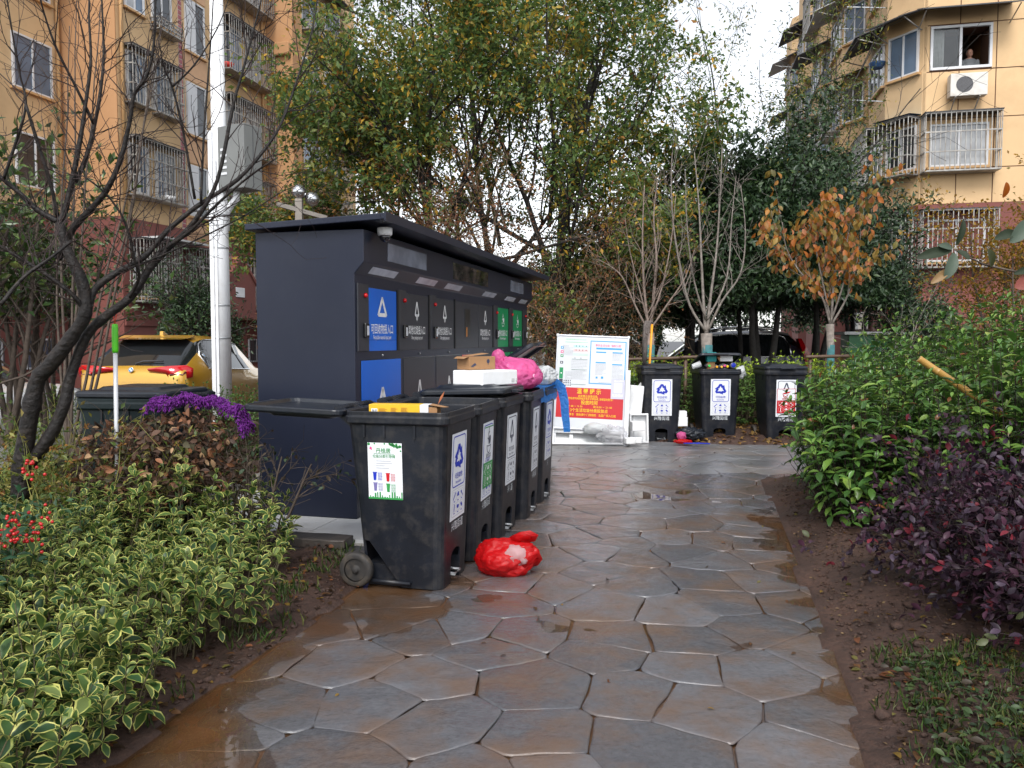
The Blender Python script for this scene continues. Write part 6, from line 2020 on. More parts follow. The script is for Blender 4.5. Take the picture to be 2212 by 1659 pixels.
put('porch_shade_sheet', MB().box(-.6, 9, -.055, -.04, -.2, 1.6).mesh('porch_shade_sheet'), M('porch_shade', (.015, .013, .013), .8), rbk)  # near-black sheet standing in for the deep shade under the porch roof
for x in (-.9, .6, 2.1, 3.6): put('porch_post', MB().box(x, x + .12, -.95, -.83, -.2, 1.65).mesh('porch_post'), m_mar, rbk)
# the open window with the man
fw = MB()
for x0, x1, z0, z1 in ((WX0, WX1, WZ0, WZ0 + .07), (WX0, WX1, WZ1 - .07, WZ1), (WX0, WX0 + .07, WZ0 + .07, WZ1 - .07), (WX1 - .07, WX1, WZ0 + .07, WZ1 - .07), (.93, 1.0, WZ0 + .07, WZ1 - .07)):
    fw.box(x0, x1, -.04, .05, z0, z1)
wn = put('window', fw.mesh('window'), m_pvc, rbk)
m_clear = new_mat('clear_glass')
nt_ = m_clear.node_tree; o_ = nt_.nodes.new('ShaderNodeOutputMaterial'); t_ = nt_.nodes.new('ShaderNodeBsdfTransparent'); g2 = nt_.nodes.new('ShaderNodeBsdfGlossy'); g2.inputs['Roughness'].default_value = .02
f_ = nt_.nodes.new('ShaderNodeFresnel'); f_.inputs['IOR'].default_value = 1.5; x_ = nt_.nodes.new('ShaderNodeMixShader')
t_.inputs[0].default_value = (.85, .87, .87, 1)
nt_.links.new(f_.outputs[0], x_.inputs[0]); nt_.links.new(t_.outputs[0], x_.inputs[1]); nt_.links.new(g2.outputs[0], x_.inputs[2]); nt_.links.new(x_.outputs[0], o_.inputs[0])
put('pane', MB().box(WX0 + .07, .93, .004, .010, WZ0 + .07, WZ1 - .07).mesh('pane'), m_clear, wn)
cur = MB(); 
for k in range(10):
    cur.tube([(WX0 + .1 + k * .035, .25 + .015 * (k % 2), WZ0), (WX0 + .1 + k * .035, .25 + .015 * (k % 2), WZ1 + .1)], .022, 6)
put('curtain', cur.mesh('curtain'), M('white_curtain', (.6, .6, .58), .9), wn)
# the man: one continuous figure seen from the chest up, arms folded on the sill
man = empty('person', 'elderly person in grey shirt looking out of the open window of the right block', 'person', Matrix.Translation((11.75, 23.0, 0)) @ Matrix.Rotation(-TB, 4, 'Z') @ Vector((1.34, .42, WZ0 - .20)), -TB)
bm = bmesh.new()
def ell(c, r, q=None, seg=16):
    m4 = Matrix.Translation(c) @ (q.to_matrix().to_4x4() if q else Matrix()) @ Matrix.Diagonal((*r, 1))
    bmesh.ops.create_uvsphere(bm, u_segments=seg, v_segments=12, radius=1.0, matrix=m4)
ell((0, 0, .28), (.21, .12, .30)); ell((0, 0, .50), (.20, .10, .12)); ell((0, -.005, .60), (.055, .058, .09)); ell((0, -.02, .745), (.078, .098, .118)); ell((0, -.06, .69), (.055, .06, .06))
ell((0, -.118, .725), (.014, .022, .026)); ell((-.079, 0, .735), (.012, .022, .032)); ell((.079, 0, .735), (.012, .022, .032))
for s_ in (-1, 1):
    ell((s_ * .205, -.02, .44), (.062, .07, .13)); ell((s_ * .215, -.10, .33), (.05, .12, .055)); ell((s_ * .11, -.215, .315), (.12, .045, .042))
me = bpy.data.meshes.new('body'); bm.to_mesh(me); bm.free()
ob = put('body', me, None, man)
rm = ob.modifiers.new('merge', 'REMESH'); rm.mode = 'VOXEL'; rm.voxel_size = .012; rm.use_smooth_shade = True
def man_material():
    m = new_mat('skin_and_shirt'); nt = m.node_tree; N = nt.nodes.new; L = nt.links.new
    out = N('ShaderNodeOutputMaterial'); p = N('ShaderNodeBsdfPrincipled'); p.inputs['Roughness'].default_value = .6
    tc = N('ShaderNodeTexCoord'); sx = N('ShaderNodeSeparateXYZ'); L(tc.outputs['Object'], sx.inputs[0])
    gt = N('ShaderNodeMath'); gt.operation = 'GREATER_THAN'; gt.inputs[1].default_value = .585; L(sx.outputs['Z'], gt.inputs[0])
    mx = N('ShaderNodeMix'); mx.data_type = 'RGBA'; mx.inputs[6].default_value = (.16, .17, .18, 1); mx.inputs[7].default_value = (.42, .22, .15, 1)
    L(gt.outputs[0], mx.inputs[0]); L(mx.outputs[2], p.inputs['Base Color']); L(p.outputs[0], out.inputs[0])
    return m
me.materials.append(man_material())
for s_ in (-1, 1):
    put('eye', MB().lathe([(.001, -.006), (.008, -.003), (.008, .003), (.001, .006)], 8, Matrix.Translation((s_ * .03, -.108, .75)) @ Matrix.Rotation(R(90), 4, 'X')).mesh('eye'), m_inkdark, man)
put('mouth', MB().box(-.024, .024, -.122, -.112, .668, .673).mesh('mouth'), M('lips', (.25, .09, .07), .6), man)
put('hair', MB().lathe([(.074, 0), (.08, .02), (.074, .055), (.06, .075), (.001, .09)], 14, Matrix.Translation((0, .028, .765)) @ Matrix.Diagonal((1, 1.1, 1, 1))).mesh('hair'), M('grey_hair', (.3, .29, .28), .8), man)
bk = empty('hanging_basket', 'blue basket hanging under the awning of the right block', 'basket', Matrix.Translation((11.75, 23.0, 0)) @ Matrix.Rotation(-TB, 4, 'Z') @ Vector((-.95, 1.2, 9.7)), 0)
put('basket', MB().lathe([(.16, -.08), (.24, .06), (.25, .08)], 14).mesh('basket'), M('blue_basket', (.05, .12, .28), .5), bk)
put('cord', MB().tube([(-.23, 0, .08), (0, 0, .5), (.23, 0, .08)], .012, 4).mesh('cord'), m_bars, bk)

# ---------------- pole with cabinet box, and the globe lamp
ut = empty('utility_pole', 'tall white painted utility pole with cables before the left block', 'pole', at(482, 835, 11.6), 0)
o0 = Vector(ut.location)
top = at(466, -60, 11.6) - o0
put('shaft', MB().tube([(0, 0, -1.0), tuple(top * .5), tuple(top)], [.128, .108, .09], 20).mesh('shaft'), m_whitepaint, ut)
put('cable_duct', MB().bar(Vector((-.09, -.09, -1.0)), top * .62 + Vector((-.09, -.09, 0)), .055, .05).bar(Vector((-.02, -.128, -1.0)), top * .55 + Vector((-.02, -.122, 0)), .035, .03).mesh('cable_duct'), m_whitepaint, ut)
for f_ in (.12, .2, .34, .42): put('band', MB().lathe([(.131 - .035 * f_, -.012), (.134 - .035 * f_, 0), (.131 - .035 * f_, .012)], 20, Matrix.Translation(top * f_), cap=False).mesh('band'), m_steel, ut)
kb = empty('control_box', 'grey metal control box mounted high on the white pole', 'metal box', at(512, 345, 11.55), R(-28))
m_box = M('grey_steel_box', (.16, .165, .16), .5, var=.1, scale=2)
put('box', MB().box(-.20, .32, -.17, .17, -.45, .45).mesh('box'), m_box, kb, bevel=.01)
put('door_seam', MB().box(.318, .3215, -.005, .005, -.43, .43).mesh('door_seam'), m_hood, kb)
for k in range(5): put('vent', MB().box(-.14, -.02, -.178, -.168, .1 - k * .085, .135 - k * .085).mesh('vent'), m_pvc, kb)
put('conduit', MB().tube([(-.02, 0, -.45), (-.03, 0, -.56), (-.14, 0, -.64), (-.24, 0, -.75), (-.25, 0, -1.0)], .05, 10).mesh('conduit'), m_whitepaint, kb)
gl = empty('globe_lamp', 'steel lamp post with two mirrored globe heads above the station roof', 'street lamp', at(648, 560, 13.5), 0)
zt = (at(648, 430, 13.5) - gl.location).z
put('post', MB().box(-.06, .06, -.06, .06, -3, zt).mesh('post'), M('lamp_post_steel', (.28, .25, .22), .45, metal=.5, var=.1), gl, bevel=.01)
put('arm', MB().bar((-.32, -.2, zt - .12), (.40, .25, zt - .28), .07, .07).mesh('arm'), M('lamp_post_steel'), gl)
m_chr = M('mirror_globe', (.55, .56, .58), .12, metal=.9, var=.1)
def ball(r, c): return MB().lathe([(max(.001, r * math.sin(PI * k / 12)), -r * math.cos(PI * k / 12)) for k in range(13)], 18, Matrix.Translation(c))
put('globe', ball(.125, (0, 0, zt + .12)).mesh('globe'), m_chr, gl)
put('globe', ball(.125, (.19, .12, zt + .02)).mesh('globe'), m_chr, gl)

# ================================================================ PARKED CARS
def paint(name, col, metal=.35):
    return M(name, col, .32, metal=metal, var=.03, scale=1.5, coat=1.0)
m_cglass = M('car_glass', (.012, .014, .016), .04, var=.1, spec=.8)
m_chrome = M('car_chrome', (.75, .75, .76), .15, metal=1.0, var=.03)
m_tail = M('tail_lamp_red', (.50, .004, .008), .08, var=.15, scale=8, coat=1.0)
m_tyre = M('tyre_black', (.018, .018, .018), .8)
def car(name, label, loc, rz, pm, L_=4.4, W_=1.82, Hh=1.53, suv=True, rake=.62, rails=False, kind='hatch', trim=1.0, group='cars parked beyond the hedge'):
    """car along +y (front), rear at y = 0; stations from rear to front, rings from sill to roof centre"""
    t = empty(name, label, 'car', loc, rz, group)
    hw = W_ / 2
    belt = Hh * .635
    # station: y, belt z, belt half width, top z, top half width (greenhouse), kind
    if kind == 'hatch':
        ST = [(0.00, .62, .80, .80, .70), (.03, .80, .88, .93, .80), (.10, belt + .02, .92, belt + .05, .84), (.16, belt + .04, .95, belt + .08, .83), (rake, belt + .02, .985, Hh - .05, .70), (rake + .25, belt, 1.0, Hh, .70), (L_ * .34, belt - .01, 1.0, Hh + .005, .70), (L_ * .50, belt - .04, 1.0, Hh - .02, .69), (L_ * .58, belt - .05, .995, Hh - .09, .68), (L_ * .735, belt - .08, .985, belt - .03, .80), (L_ * .86, belt - .14, .95, belt - .09, .76), (L_ * .95, belt - .25, .86, belt - .22, .66), (L_, .50, .70, .56, .5)]
    else:
        ST = [(0.00, .55, .80, .70, .70), (.05, .80, .88, belt - .02, .80), (.25, belt, .93, belt + .06, .82), (.60, belt + .02, .97, belt + .08, .80), (1.25, belt, 1.0, Hh - .06, .68), (1.7, belt, 1.0, Hh, .68), (2.3, belt, 1.0, Hh - .01, .68), (2.6, belt - .02, 1.0, Hh - .06, .67), (3.35, belt - .06, .985, belt + .0, .80), (3.9, belt - .12, .94, belt - .07, .76), (4.3, belt - .22, .85, belt - .2, .64), (L_, .5, .7, .55, .5)]
    rings = []
    for y, bz, bw, tz, tw in ST:
        b, q = hw * bw, hw * tw
        half = [(b * .93, .22), (b * 1.0, .42), (b * 1.0, bz * .78), (b * .985, bz), (q + (b - q) * .22, bz + (tz - bz) * .55), (q, tz - (tz - bz) * .12), (q * .80, tz), (0, tz + .012)]
        rings.append([Vector((x, y, z)) for x, z in half] + [Vector((-x, y, z)) for x, z in reversed(half[:-1])])
    nr = len(rings[0])
    body, glass = MB(), MB()
    V = [p for r_ in rings for p in r_]
    ns = len(ST)
    iw0 = 3; 
    bf, sf, rw, ws = [], [[], []], [], []
    for i in range(ns - 1):
        for k in range(nr - 1):
            f_ = (i * nr + k, i * nr + k + 1, (i + 1) * nr + k + 1, (i + 1) * nr + k)
            side = k in (3, 4) or k in (nr - 2 - 4, nr - 2 - 3)
            green_i = range(4, 8)
            if side and i in green_i: sf[0 if k < 7 else 1].append(f_)
            elif k in (4, 5, 6, 7, 8, 9) and i == 3: rw.append(f_)
            elif k in (5, 6, 7, 8) and i == 8: ws.append(f_)
            else: bf.append(f_)
    bf.append(tuple(range(nr - 1, -1, -1))); bf.append(tuple((ns - 1) * nr + k for k in range(nr)))
    put('body', MB().add(V, bf, True).fixed('body'), pm, t)
    # glass sits in the openings, pulled in a hair; pillars drawn over the side glass
    def sub(faces, nm, m_):
        if not faces: return None
        idx = sorted({i for f_ in faces for i in f_}); mp = {j: i for i, j in enumerate(idx)}
        return put(nm, MB().add([V[i] for i in idx], [tuple(mp[i] for i in f_) for f_ in faces], True).fixed(nm), m_, t)
    sub(sf[0], 'side_window', m_cglass); sub(sf[1], 'side_window', m_cglass)
    sub(rw, 'rear_window', m_cglass); sub(ws, 'windscreen', m_cglass)
    for s_ in (1, -1):
        def gp(y, f_):
            for i in range(ns - 1):
                if ST[i][0] <= y <= ST[i + 1][0]:
                    q = (y - ST[i][0]) / (ST[i + 1][0] - ST[i][0])
                    a = [ST[i][j] + (ST[i + 1][j] - ST[i][j]) * q for j in range(5)]
                    b_, q_ = hw * a[2], hw * a[4]
                    zb, zt = a[1], a[3]
                    if f_ < .55: x = b_ * .985 + (q_ + (b_ - q_) * .22 - b_ * .985) * f_ / .55
                    else: x = q_ + (b_ - q_) * .22 * (1 - (f_ - .55) / .33)
                    return Vector((s_ * (x + .006), y, zb + (zt - zb) * f_))
        for y, w_ in ((L_ * .37, .09), (L_ * .53, .05)):
            put('pillar', MB().bar(gp(y, .02), gp(y, .5), w_, .012).bar(gp(y, .5), gp(y - .02, .88), w_, .012).mesh('pillar'), m_cglass, t)
        ys = np.linspace(ST[4][0] + .0, ST[8][0] - .02, 9)
        put('window_trim', MB().tube([gp(y, .015) for y in ys], .012 * trim, 5).tube([gp(ys[0], .015), gp(ys[0] - .0, .45), gp(ys[0] + .12, .80), gp(ys[1] + .1, .885)] + [gp(y, .885) for y in ys[2:]], .011 * trim, 5).mesh('window_trim'), m_chrome, t)
        if rails: put('roof_rail', MB().tube([(s_ * hw * .62, rake + .25, Hh - .0), (s_ * hw * .62, rake + .45, Hh + .065), (s_ * hw * .62, L_ * .36, Hh + .085), (s_ * hw * .62, L_ * .47, Hh + .06), (s_ * hw * .62, L_ * .53, Hh - .01)], .022 * trim, 6).mesh('roof_rail'), m_chrome, t)
        for y in (L_ * .18, L_ * .81):
            Mx = Matrix.Translation((s_ * (hw - .10), y, .33)) @ Matrix.Rotation(R(90), 4, 'Y')
            wh = put('wheel', MB().lathe([(.2, -.11), (.31, -.11), (.335, -.08), (.335, .08), (.31, .11), (.2, .11)], 22, Mx, cap=False).mesh('wheel'), m_tyre, t)
            put('rim', MB().lathe([(.21, -.09), (.21, .07), (.05, .09)], 18, Mx).mesh('rim'), m_chrome, wh)
    return t, ST, hw
gold = paint('gold_car_paint', (.52, .28, .02), .35)
navy = paint('dark_navy_car_paint', (.030, .034, .060))
whit = paint('white_car_paint', (.70, .71, .72), 0)
# gold crossover, seen from its rear right corner
GX = at(292, 830, 13.2); GX.z = -.06
c1, ST, hw = car('parked_car', 'gold crossover car parked behind the bins, rear towards the camera', Vector((-5.92, 12.2, -.06)), R(-3), gold, 4.36, 1.84, 1.53, rake=.80)
def lamp(pts, dep, y0, nm='tail_lamp', m_=None):
    return MB().prism(pts, 0, dep, lambda a, b, h: (a, y0 + h, b)).fixed(nm)
for s_ in (1, -1):
    pl = [(s_ * .26, 1.02), (s_ * .58, 1.06), (s_ * .82, 1.07), (s_ * .905, 1.02), (s_ * .895, .88), (s_ * .74, .83), (s_ * .60, .88), (s_ * .56, .94), (s_ * .28, .985)]
    lv = MB()
    def yr(x): return .055 + .30 * max(0, abs(x) - .62) ** 1.3 * 2.0
    n = len(pl)
    lv.add([(x, yr(x) - .035, z) for x, z in pl] + [(x, yr(x) + .05, z) for x, z in pl], [tuple(range(n))] + [(k, (k + 1) % n, n + (k + 1) % n, n + k) for k in range(n)], True)
    tl = put('tail_lamp', lv.fixed('tail_lamp'), m_tail, c1)
    put('lamp_bar', MB().tube([(s_ * .62, yr(.62) - .038, .93), (s_ * .80, yr(.8) - .038, .92), (s_ * .84, yr(.84) - .038, .97)], .018, 6).mesh('lamp_bar'), M('lamp_dark', (.08, .004, .006), .15), tl)
put('antenna_fin', MB().prism([(1.0, 1.53), (1.22, 1.53), (1.06, 1.61), (1.02, 1.61)], -.03, .03, lambda a, b, h: (h, a, b)).fixed('antenna_fin'), gold, c1, bevel=.01)
put('spoiler', MB().prism([(.50, 1.475), (.74, 1.50), (.95, 1.545), (.95, 1.50)], -.60, .60, lambda a, b, h: (h, a, b)).fixed('spoiler'), gold, c1, bevel=.012)
put('wiper', MB().tube([(.0, .17, 1.09), (.10, .22, 1.13), (.42, .23, 1.135)], .012, 5).mesh('wiper'), m_hood, c1)
def roundel(parent, M4):
    r_ = put('badge', MB().lathe([(.041, 0), (.041, .006), (.036, .008)], 20, M4).mesh('badge'), m_chrome, parent)
    for k, mt in enumerate((m_inkcyan, m_white, m_inkcyan, m_white)):
        pts = [M4 @ Vector((0, 0, .0095))] + [M4 @ Vector((.026 * math.cos(R(90 * k + q)), .026 * math.sin(R(90 * k + q)), .0095)) for q in (0, 30, 60, 90)]
        put('badge_quarter', MB().add(pts, [(0, 1, 2, 3, 4)]).mesh('badge_quarter'), mt, r_)
    ring = [M4 @ Vector((.034 * math.cos(R(20 * k)), .034 * math.sin(R(20 * k)), .0088)) for k in range(18)]
    put('badge_ring', MB().add(ring, [tuple(range(18))]).mesh('badge_ring'), m_inkdark, r_)
roundel(c1, Matrix.Translation((0, .03, 1.0)) @ Matrix.Rotation(R(75), 4, 'X'))
roundel(c1, Matrix.Translation((hw * .815, .92, 1.21)) @ Matrix.Rotation(R(62), 4, 'Y'))
# dark navy crossover seen from the side, rear at the right
c2, _, hw2 = car('parked_car', 'dark navy crossover with chrome window line parked side on behind the far bins', Vector((7.22, 19.2, -.06)), R(84), navy, 4.55, 1.82, 1.68, rake=.62, rails=True, trim=1.9)
pl = [(.03, .95), (.20, 1.10), (.42, 1.50), (.50, 1.50), (.36, 1.12), (.30, .80), (.06, .78)]
for s_ in (1, -1):
    put('tail_lamp', MB().prism(pl, hw2 * .72, hw2 * 1.0, lambda a, b, h: (s_ * h, a - .02, b)).fixed('tail_lamp'), m_tail, c2)
# white sedan half hidden by the board, white car at the left edge, silver car far left
c3, _, hw3 = car('parked_car', 'white car half hidden behind the right edge of the notice board', Vector((3.15, 19.0, -.06)), R(38), whit, 4.4, 1.78, 1.50, kind='hatch', rake=.75)
for s_ in (1, -1): put('tail_lamp', MB().prism([(.35, .95), (.86, .98), (.88, .84), (.6, .82)], -.01, .12, lambda a, b, h: (s_ * a, .03 + h + .25 * max(0, a - .6), b)).fixed('tail_lamp'), m_tail, c3)
c5, _, _ = car('parked_car', 'silver car glimpsed through the stems left of the notice board', Vector((.9, 21.0, -.06)), R(52), paint('silver_car_paint', (.4, .41, .43), .6), 4.4, 1.78, 1.48, rake=.75)
c4, _, _ = car('parked_car', 'white car tail at the left picture edge beyond the yellow plants', Vector((-4.75, 8.0, -.06)), R(86), whit, 4.5, 1.78, 1.45, kind='sedan')
# green steel box by the right block, black moped helmet and red flower by the gold car
gb_ = empty('green_cabinet', 'green steel cabinet with pale flat top beyond the orange leaved tree', 'cabinet', at(1880, 745, 17.5), R(-6))
put('case', MB().box(-.55, .55, -.3, .3, -1.6, .22).mesh('case'), M('green_steel', (.015, .13, .04), .45, var=.1), gb_, bevel=.01)
put('top', MB().box(-.68, .68, -.42, .42, .222, .29).mesh('top'), m_alusheet, gb_, bevel=.01)

# ================================================================ TREES BEYOND
AUT = [(.070, .130, .036), (.115, .185, .046), (.20, .24, .055), (.44, .32, .045), (.56, .32, .03), (.32, .15, .03)]
TP = dict(seg=[.5, .35, .25, .2], jit=[.07, .14, .2, .25], up=[.02, .03, .02, .0], lev=3, n=[8, 6, 5], t0=[.25, .25, .2], ang=[(25, 50), (25, 55), (25, 60)], len=[.55, .5, .5], rr=.6, rmin=.004, taper=.3)
def big_tree(name, label, loc, starts, nl, ll, pal, wts, seed, mat, P_=TP, bark=None, lw=.45, spread=.10, cull=None, group='large trees behind the waste station', jit=.9, kind='simple'):
    rr = random.Random(seed); rng = np.random.default_rng(seed)
    t = empty(name, label, 'tree', loc, 0, group)
    tubes, tips = [], []
    first = None
    for p0, d, L_, r_ in starts:
        grow(rr, Vector(p0), Vector(d).normalized(), L_, r_, 0, P_, tubes, tips)
    pos, dd = scatter_on(rng, tips, nl, spread)
    if cull is not None:
        m_ = cull(pos); pos, dd = pos[m_], dd[m_]
    n = len(pos)
    # clumps of one tone: colour follows a slow noise through the crown
    tone = np.array([noise.noise(Vector(p) * .9 + Vector((seed, 0, 0))) for p in pos])
    col = pick_cols(rng, n, pal, wts, .28)
    warm = np.array(pal[3]) if len(pal) > 3 else np.array(pal[-1])
    k = np.clip((tone - .20) * 3, 0, 1)[:, None] * (rng.random((n, 1)) < .55)
    col = col * (1 - k) + (warm * rng.uniform(.6, 1.15, (n, 1))) * k
    ln = rng.uniform(.7, 1.3, n) * ll
    foliage_part('crown', t, pos, dd * .5 + rand_dirs(rng, n) * jit + np.array([0, 0, -.25]), up_normals(rng, n, .9), ln, ln * lw, col, mat, kind)
    mb = MB(); mb.tube(tubes[0][0], tubes[0][1], 10); put('trunk', mb.mesh('trunk'), bark or m_blackbark, t)
    put('branches', tubes_mesh('branches', tubes[1:], 6), bark or m_blackbark, t)['kind'] = 'stuff'
    return t
b1 = at(1185, 800, 16.5); b1.z = -.05
big_tree('elm_tree', 'large tree with dark forked trunk and green and yellow leaves behind the station', b1,
         [((0, 0, 0), (.02, 0, 1), 7.0, .12), ((.05, 0, 2.5), (.28, -.1, 1), 5.4, .08), ((0, 0, 2.9), (-.35, .1, 1), 5.6, .07), ((.0, 0, 3.0), (.75, -.2, .55), 3.4, .055), ((0, 0, 3.2), (-.8, -.2, .45), 4.2, .055), ((0, 0, 3.8), (.1, -.6, .9), 4.2, .05)],
         30000, .115, AUT, (6, 6, 3, 1.0, .6, .4), 41, L_mix)
b2 = at(945, 800, 16.0); b2.z = -.05
big_tree('elm_tree', 'broad tree with yellowing leaves left of the forked tree above the station roof', b2,
         [((0, 0, 0), (.0, 0, 1), 6.6, .11), ((0, 0, 2.6), (-.45, -.1, .9), 4.0, .06), ((0, 0, 3.0), (.4, .1, 1), 5.2, .06), ((0, 0, 2.6), (-.95, -.15, .16), 3.3, .05), ((0, 0, 2.8), (.9, -.2, .22), 3.8, .05), ((0, 0, 3.2), (-.2, -.5, .9), 4.6, .05), ((0, 0, 3.4), (-.6, .2, .7), 3.0, .05)],
         42000, .115, AUT, (5, 6, 4, 1.6, .9, .6), 42, L_mix)
b3 = at(1080, 800, 22); b3.z = 0
big_tree('elm_tree', 'tall dark green tree seen through the gaps of the two yellowing trees', b3,
         [((0, 0, 0), (0, 0, 1), 9.0, .12), ((0, 0, 3), (-.3, 0, .9), 5.5, .07), ((0, 0, 4), (-.1, 0, 1), 6.0, .07), ((0, 0, 3), (-.6, -.3, .5), 4.2, .07), ((0, 0, 3), (.5, -.3, .6), 4.5, .07)],
         14000, .14, AUT, (6, 5, 2, 1, .4, .3), 43, L_mix)
# reddish dry vine thicket behind the station roof
VP = dict(seg=[.2, .12, .1], jit=[.25, .35, .4], up=[.03, .0, -.03], lev=2, n=[9, 7], t0=[.15, .1], ang=[(30, 75), (30, 80)], len=[.5, .45], rr=.55, rmin=.003, taper=.35)
RED = [(.15, .05, .022), (.20, .075, .03), (.10, .04, .02), (.24, .11, .03), (.06, .05, .02)]
def thicket(label, loc, spread, hgt, nl, seed, pal, n=12, ll=.05, name='dry_thicket', bark=None, P_=VP):
    rr = random.Random(seed); rng = np.random.default_rng(seed)
    t = empty(name, label, 'thicket', loc, 0, 'dry thickets behind the station')
    tubes, tips = [], []
    for k in range(n):
        a = rr.uniform(0, 2 * PI)
        grow(rr, Vector((rr.uniform(-spread, spread), rr.uniform(-.5, .5), 0)), Vector((math.cos(a) * .4, math.sin(a) * .3, 1)).normalized(), hgt * rr.uniform(.75, 1.1), .011, 0, P_, tubes, tips)
    if nl:
        pos, dd = scatter_on(rng, tips, nl, .05)
        foliage_part('foliage', t, pos, dd + rand_dirs(rng, nl), up_normals(rng, nl, .8), rng.uniform(.7, 1.3, nl) * ll, rng.uniform(.35, .55, nl) * ll, pick_cols(rng, nl, pal, None, .35), L_dead, 'simple')
    put('stems', tubes_mesh('stems', tubes, 4), bark or M('tan_vine', (.16, .11, .07), .8, var=.3), t)['kind'] = 'stuff'
p = at(900, 700, 14.6); p.z = 0
thicket('reddish dry vine thicket above the left part of the station roof', p, 1.1, 4.3, 12000, 51, RED, 16, .065)
p = at(1060, 700, 14.6); p.z = 0
thicket('reddish brown dry thicket above the right part of the station roof', p, 1.5, 4.4, 12000, 52, RED, 18, .065)
p = at(1225, 800, 15.0); p.z = 0
thicket('tangle of bare creeper stems between the station and the notice board', p, .7, 2.6, 900, 53, [(.06, .10, .02), (.12, .13, .03), (.16, .09, .03)], 8)
p = at(1320, 800, 15.4); p.z = 0
thicket('tangle of brown twigs behind the notice board', p, .8, 2.7, 500, 54, [(.12, .07, .03), (.08, .09, .02)], 3)
# dark evergreens at the centre right
DK = [(.016, .036, .016), (.026, .054, .020), (.036, .072, .026), (.052, .090, .030)]
EP = dict(seg=[.4, .25, .18], jit=[.1, .2, .25], up=[.05, .04, .02], lev=2, n=[10, 9], t0=[.48, .15], ang=[(25, 65), (30, 70)], len=[.55, .5], rr=.55, rmin=.004, taper=.3)
def evergreen(label, px, Y, hgt, wid, nl, seed, ll=.10, z0=.0, n=3):
    loc = at(px, 780, Y); loc.z = -.05
    rr = random.Random(seed); rng = np.random.default_rng(seed)
    t = empty('evergreen_tree', label, 'tree', loc, 0, 'dark evergreen trees behind the far bins')
    tubes, tips = [], []
    for k in range(n):
        a = 2 * PI * k / n + rr.uniform(-.5, .5); s_ = rr.uniform(.15, .75) * wid / hgt
        grow(rr, Vector((rr.uniform(-.12, .12), rr.uniform(-.1, .1), 0)), Vector((math.cos(a) * s_, math.sin(a) * s_, 1)).normalized(), hgt * rr.uniform(.75, .92), .085, 0, EP, tubes, tips)
    pos1, dd1 = scatter_on(rng, tips, nl // 2, .12)
    # the rest fill a ragged dome
    q = rand_dirs(rng, nl); q[:, 2] = np.abs(q[:, 2]) * 1.0 - .35
    rad = rng.uniform(.72, 1.0, nl) ** .6
    lob = np.array([1 + .22 * noise.noise(Vector(p) * 2.2 + Vector((seed, 0, 0))) + .12 * noise.noise(Vector(p) * 5.5 + Vector((seed, 3, 0))) for p in q])
    pos2 = q * (rad * lob)[:, None] * np.array([wid, wid, hgt * .52]) + np.array([0, 0, hgt * .54])
    pos = np.concatenate([pos1, pos2]); pos = pos[pos[:, 2] > hgt * .24 + z0]
    m_ = len(pos)
    dd = rand_dirs(rng, m_) + np.array([0, -.2, -.2])
    ln = rng.uniform(.7, 1.3, m_) * ll
    foliage_part('crown', t, pos, dd, up_normals(rng, m_, .8) + np.array([0, -.4, 0]), ln, ln * .42, pick_cols(rng, m_, DK, (3, 4, 3, 1.2), .3), L_dark, 'simple')
    for k, q in enumerate([x for x in tubes if x[1][0] > .08]):
        mb = MB(); mb.tube(q[0], q[1], 8); put('trunk', mb.mesh('trunk'), m_blackbark, t)
    put('branches', tubes_mesh('branches', [x for x in tubes if x[1][0] <= .08], 4), m_blackbark, t)['kind'] = 'stuff'
evergreen('dark evergreen tree left of the two pale bare saplings', 1350, 18.5, 4.2, 1.7, 13000, 201, .135, z0=.8)
evergreen('dark evergreen tree right behind the two pale bare saplings', 1490, 17.5, 4.7, 1.8, 15000, 202, .135, z0=1.0)
evergreen('broad dark evergreen tree with black trunks over the navy car', 1640, 16.5, 5.6, 2.0, 21000, 203, .135, z0=.9)
evergreen('dark evergreen tree behind the orange leaved sapling', 1760, 17.5, 4.9, 1.8, 15000, 204, .135, z0=1.0)
evergreen('round dark evergreen tree against the right block', 1850, 19.0, 4.4, 1.5, 8000, 205, z0=.8)
evergreen('low dark evergreen in the shade behind the notice board', 1275, 17.5, 3.7, 1.5, 9000, 206)
evergreen('distant dark evergreen closing the view behind the navy car', 1560, 25.0, 4.8, 2.8, 9000, 207, .13)
evergreen('distant dark evergreen behind the white parked car', 1400, 27.0, 5.2, 3.2, 9000, 208, .13)
evergreen('distant dark evergreen beside the silver car', 1230, 27.0, 4.6, 3.0, 8000, 209, .13)
evergreen('dark leafy tree before the maroon base of the left block', 430, 15.5, 2.9, .85, 4500, 210, .08)
evergreen('dark bush before the right block beside the green cabinet', 1990, 17.0, 2.6, 1.0, 3500, 211, .09)
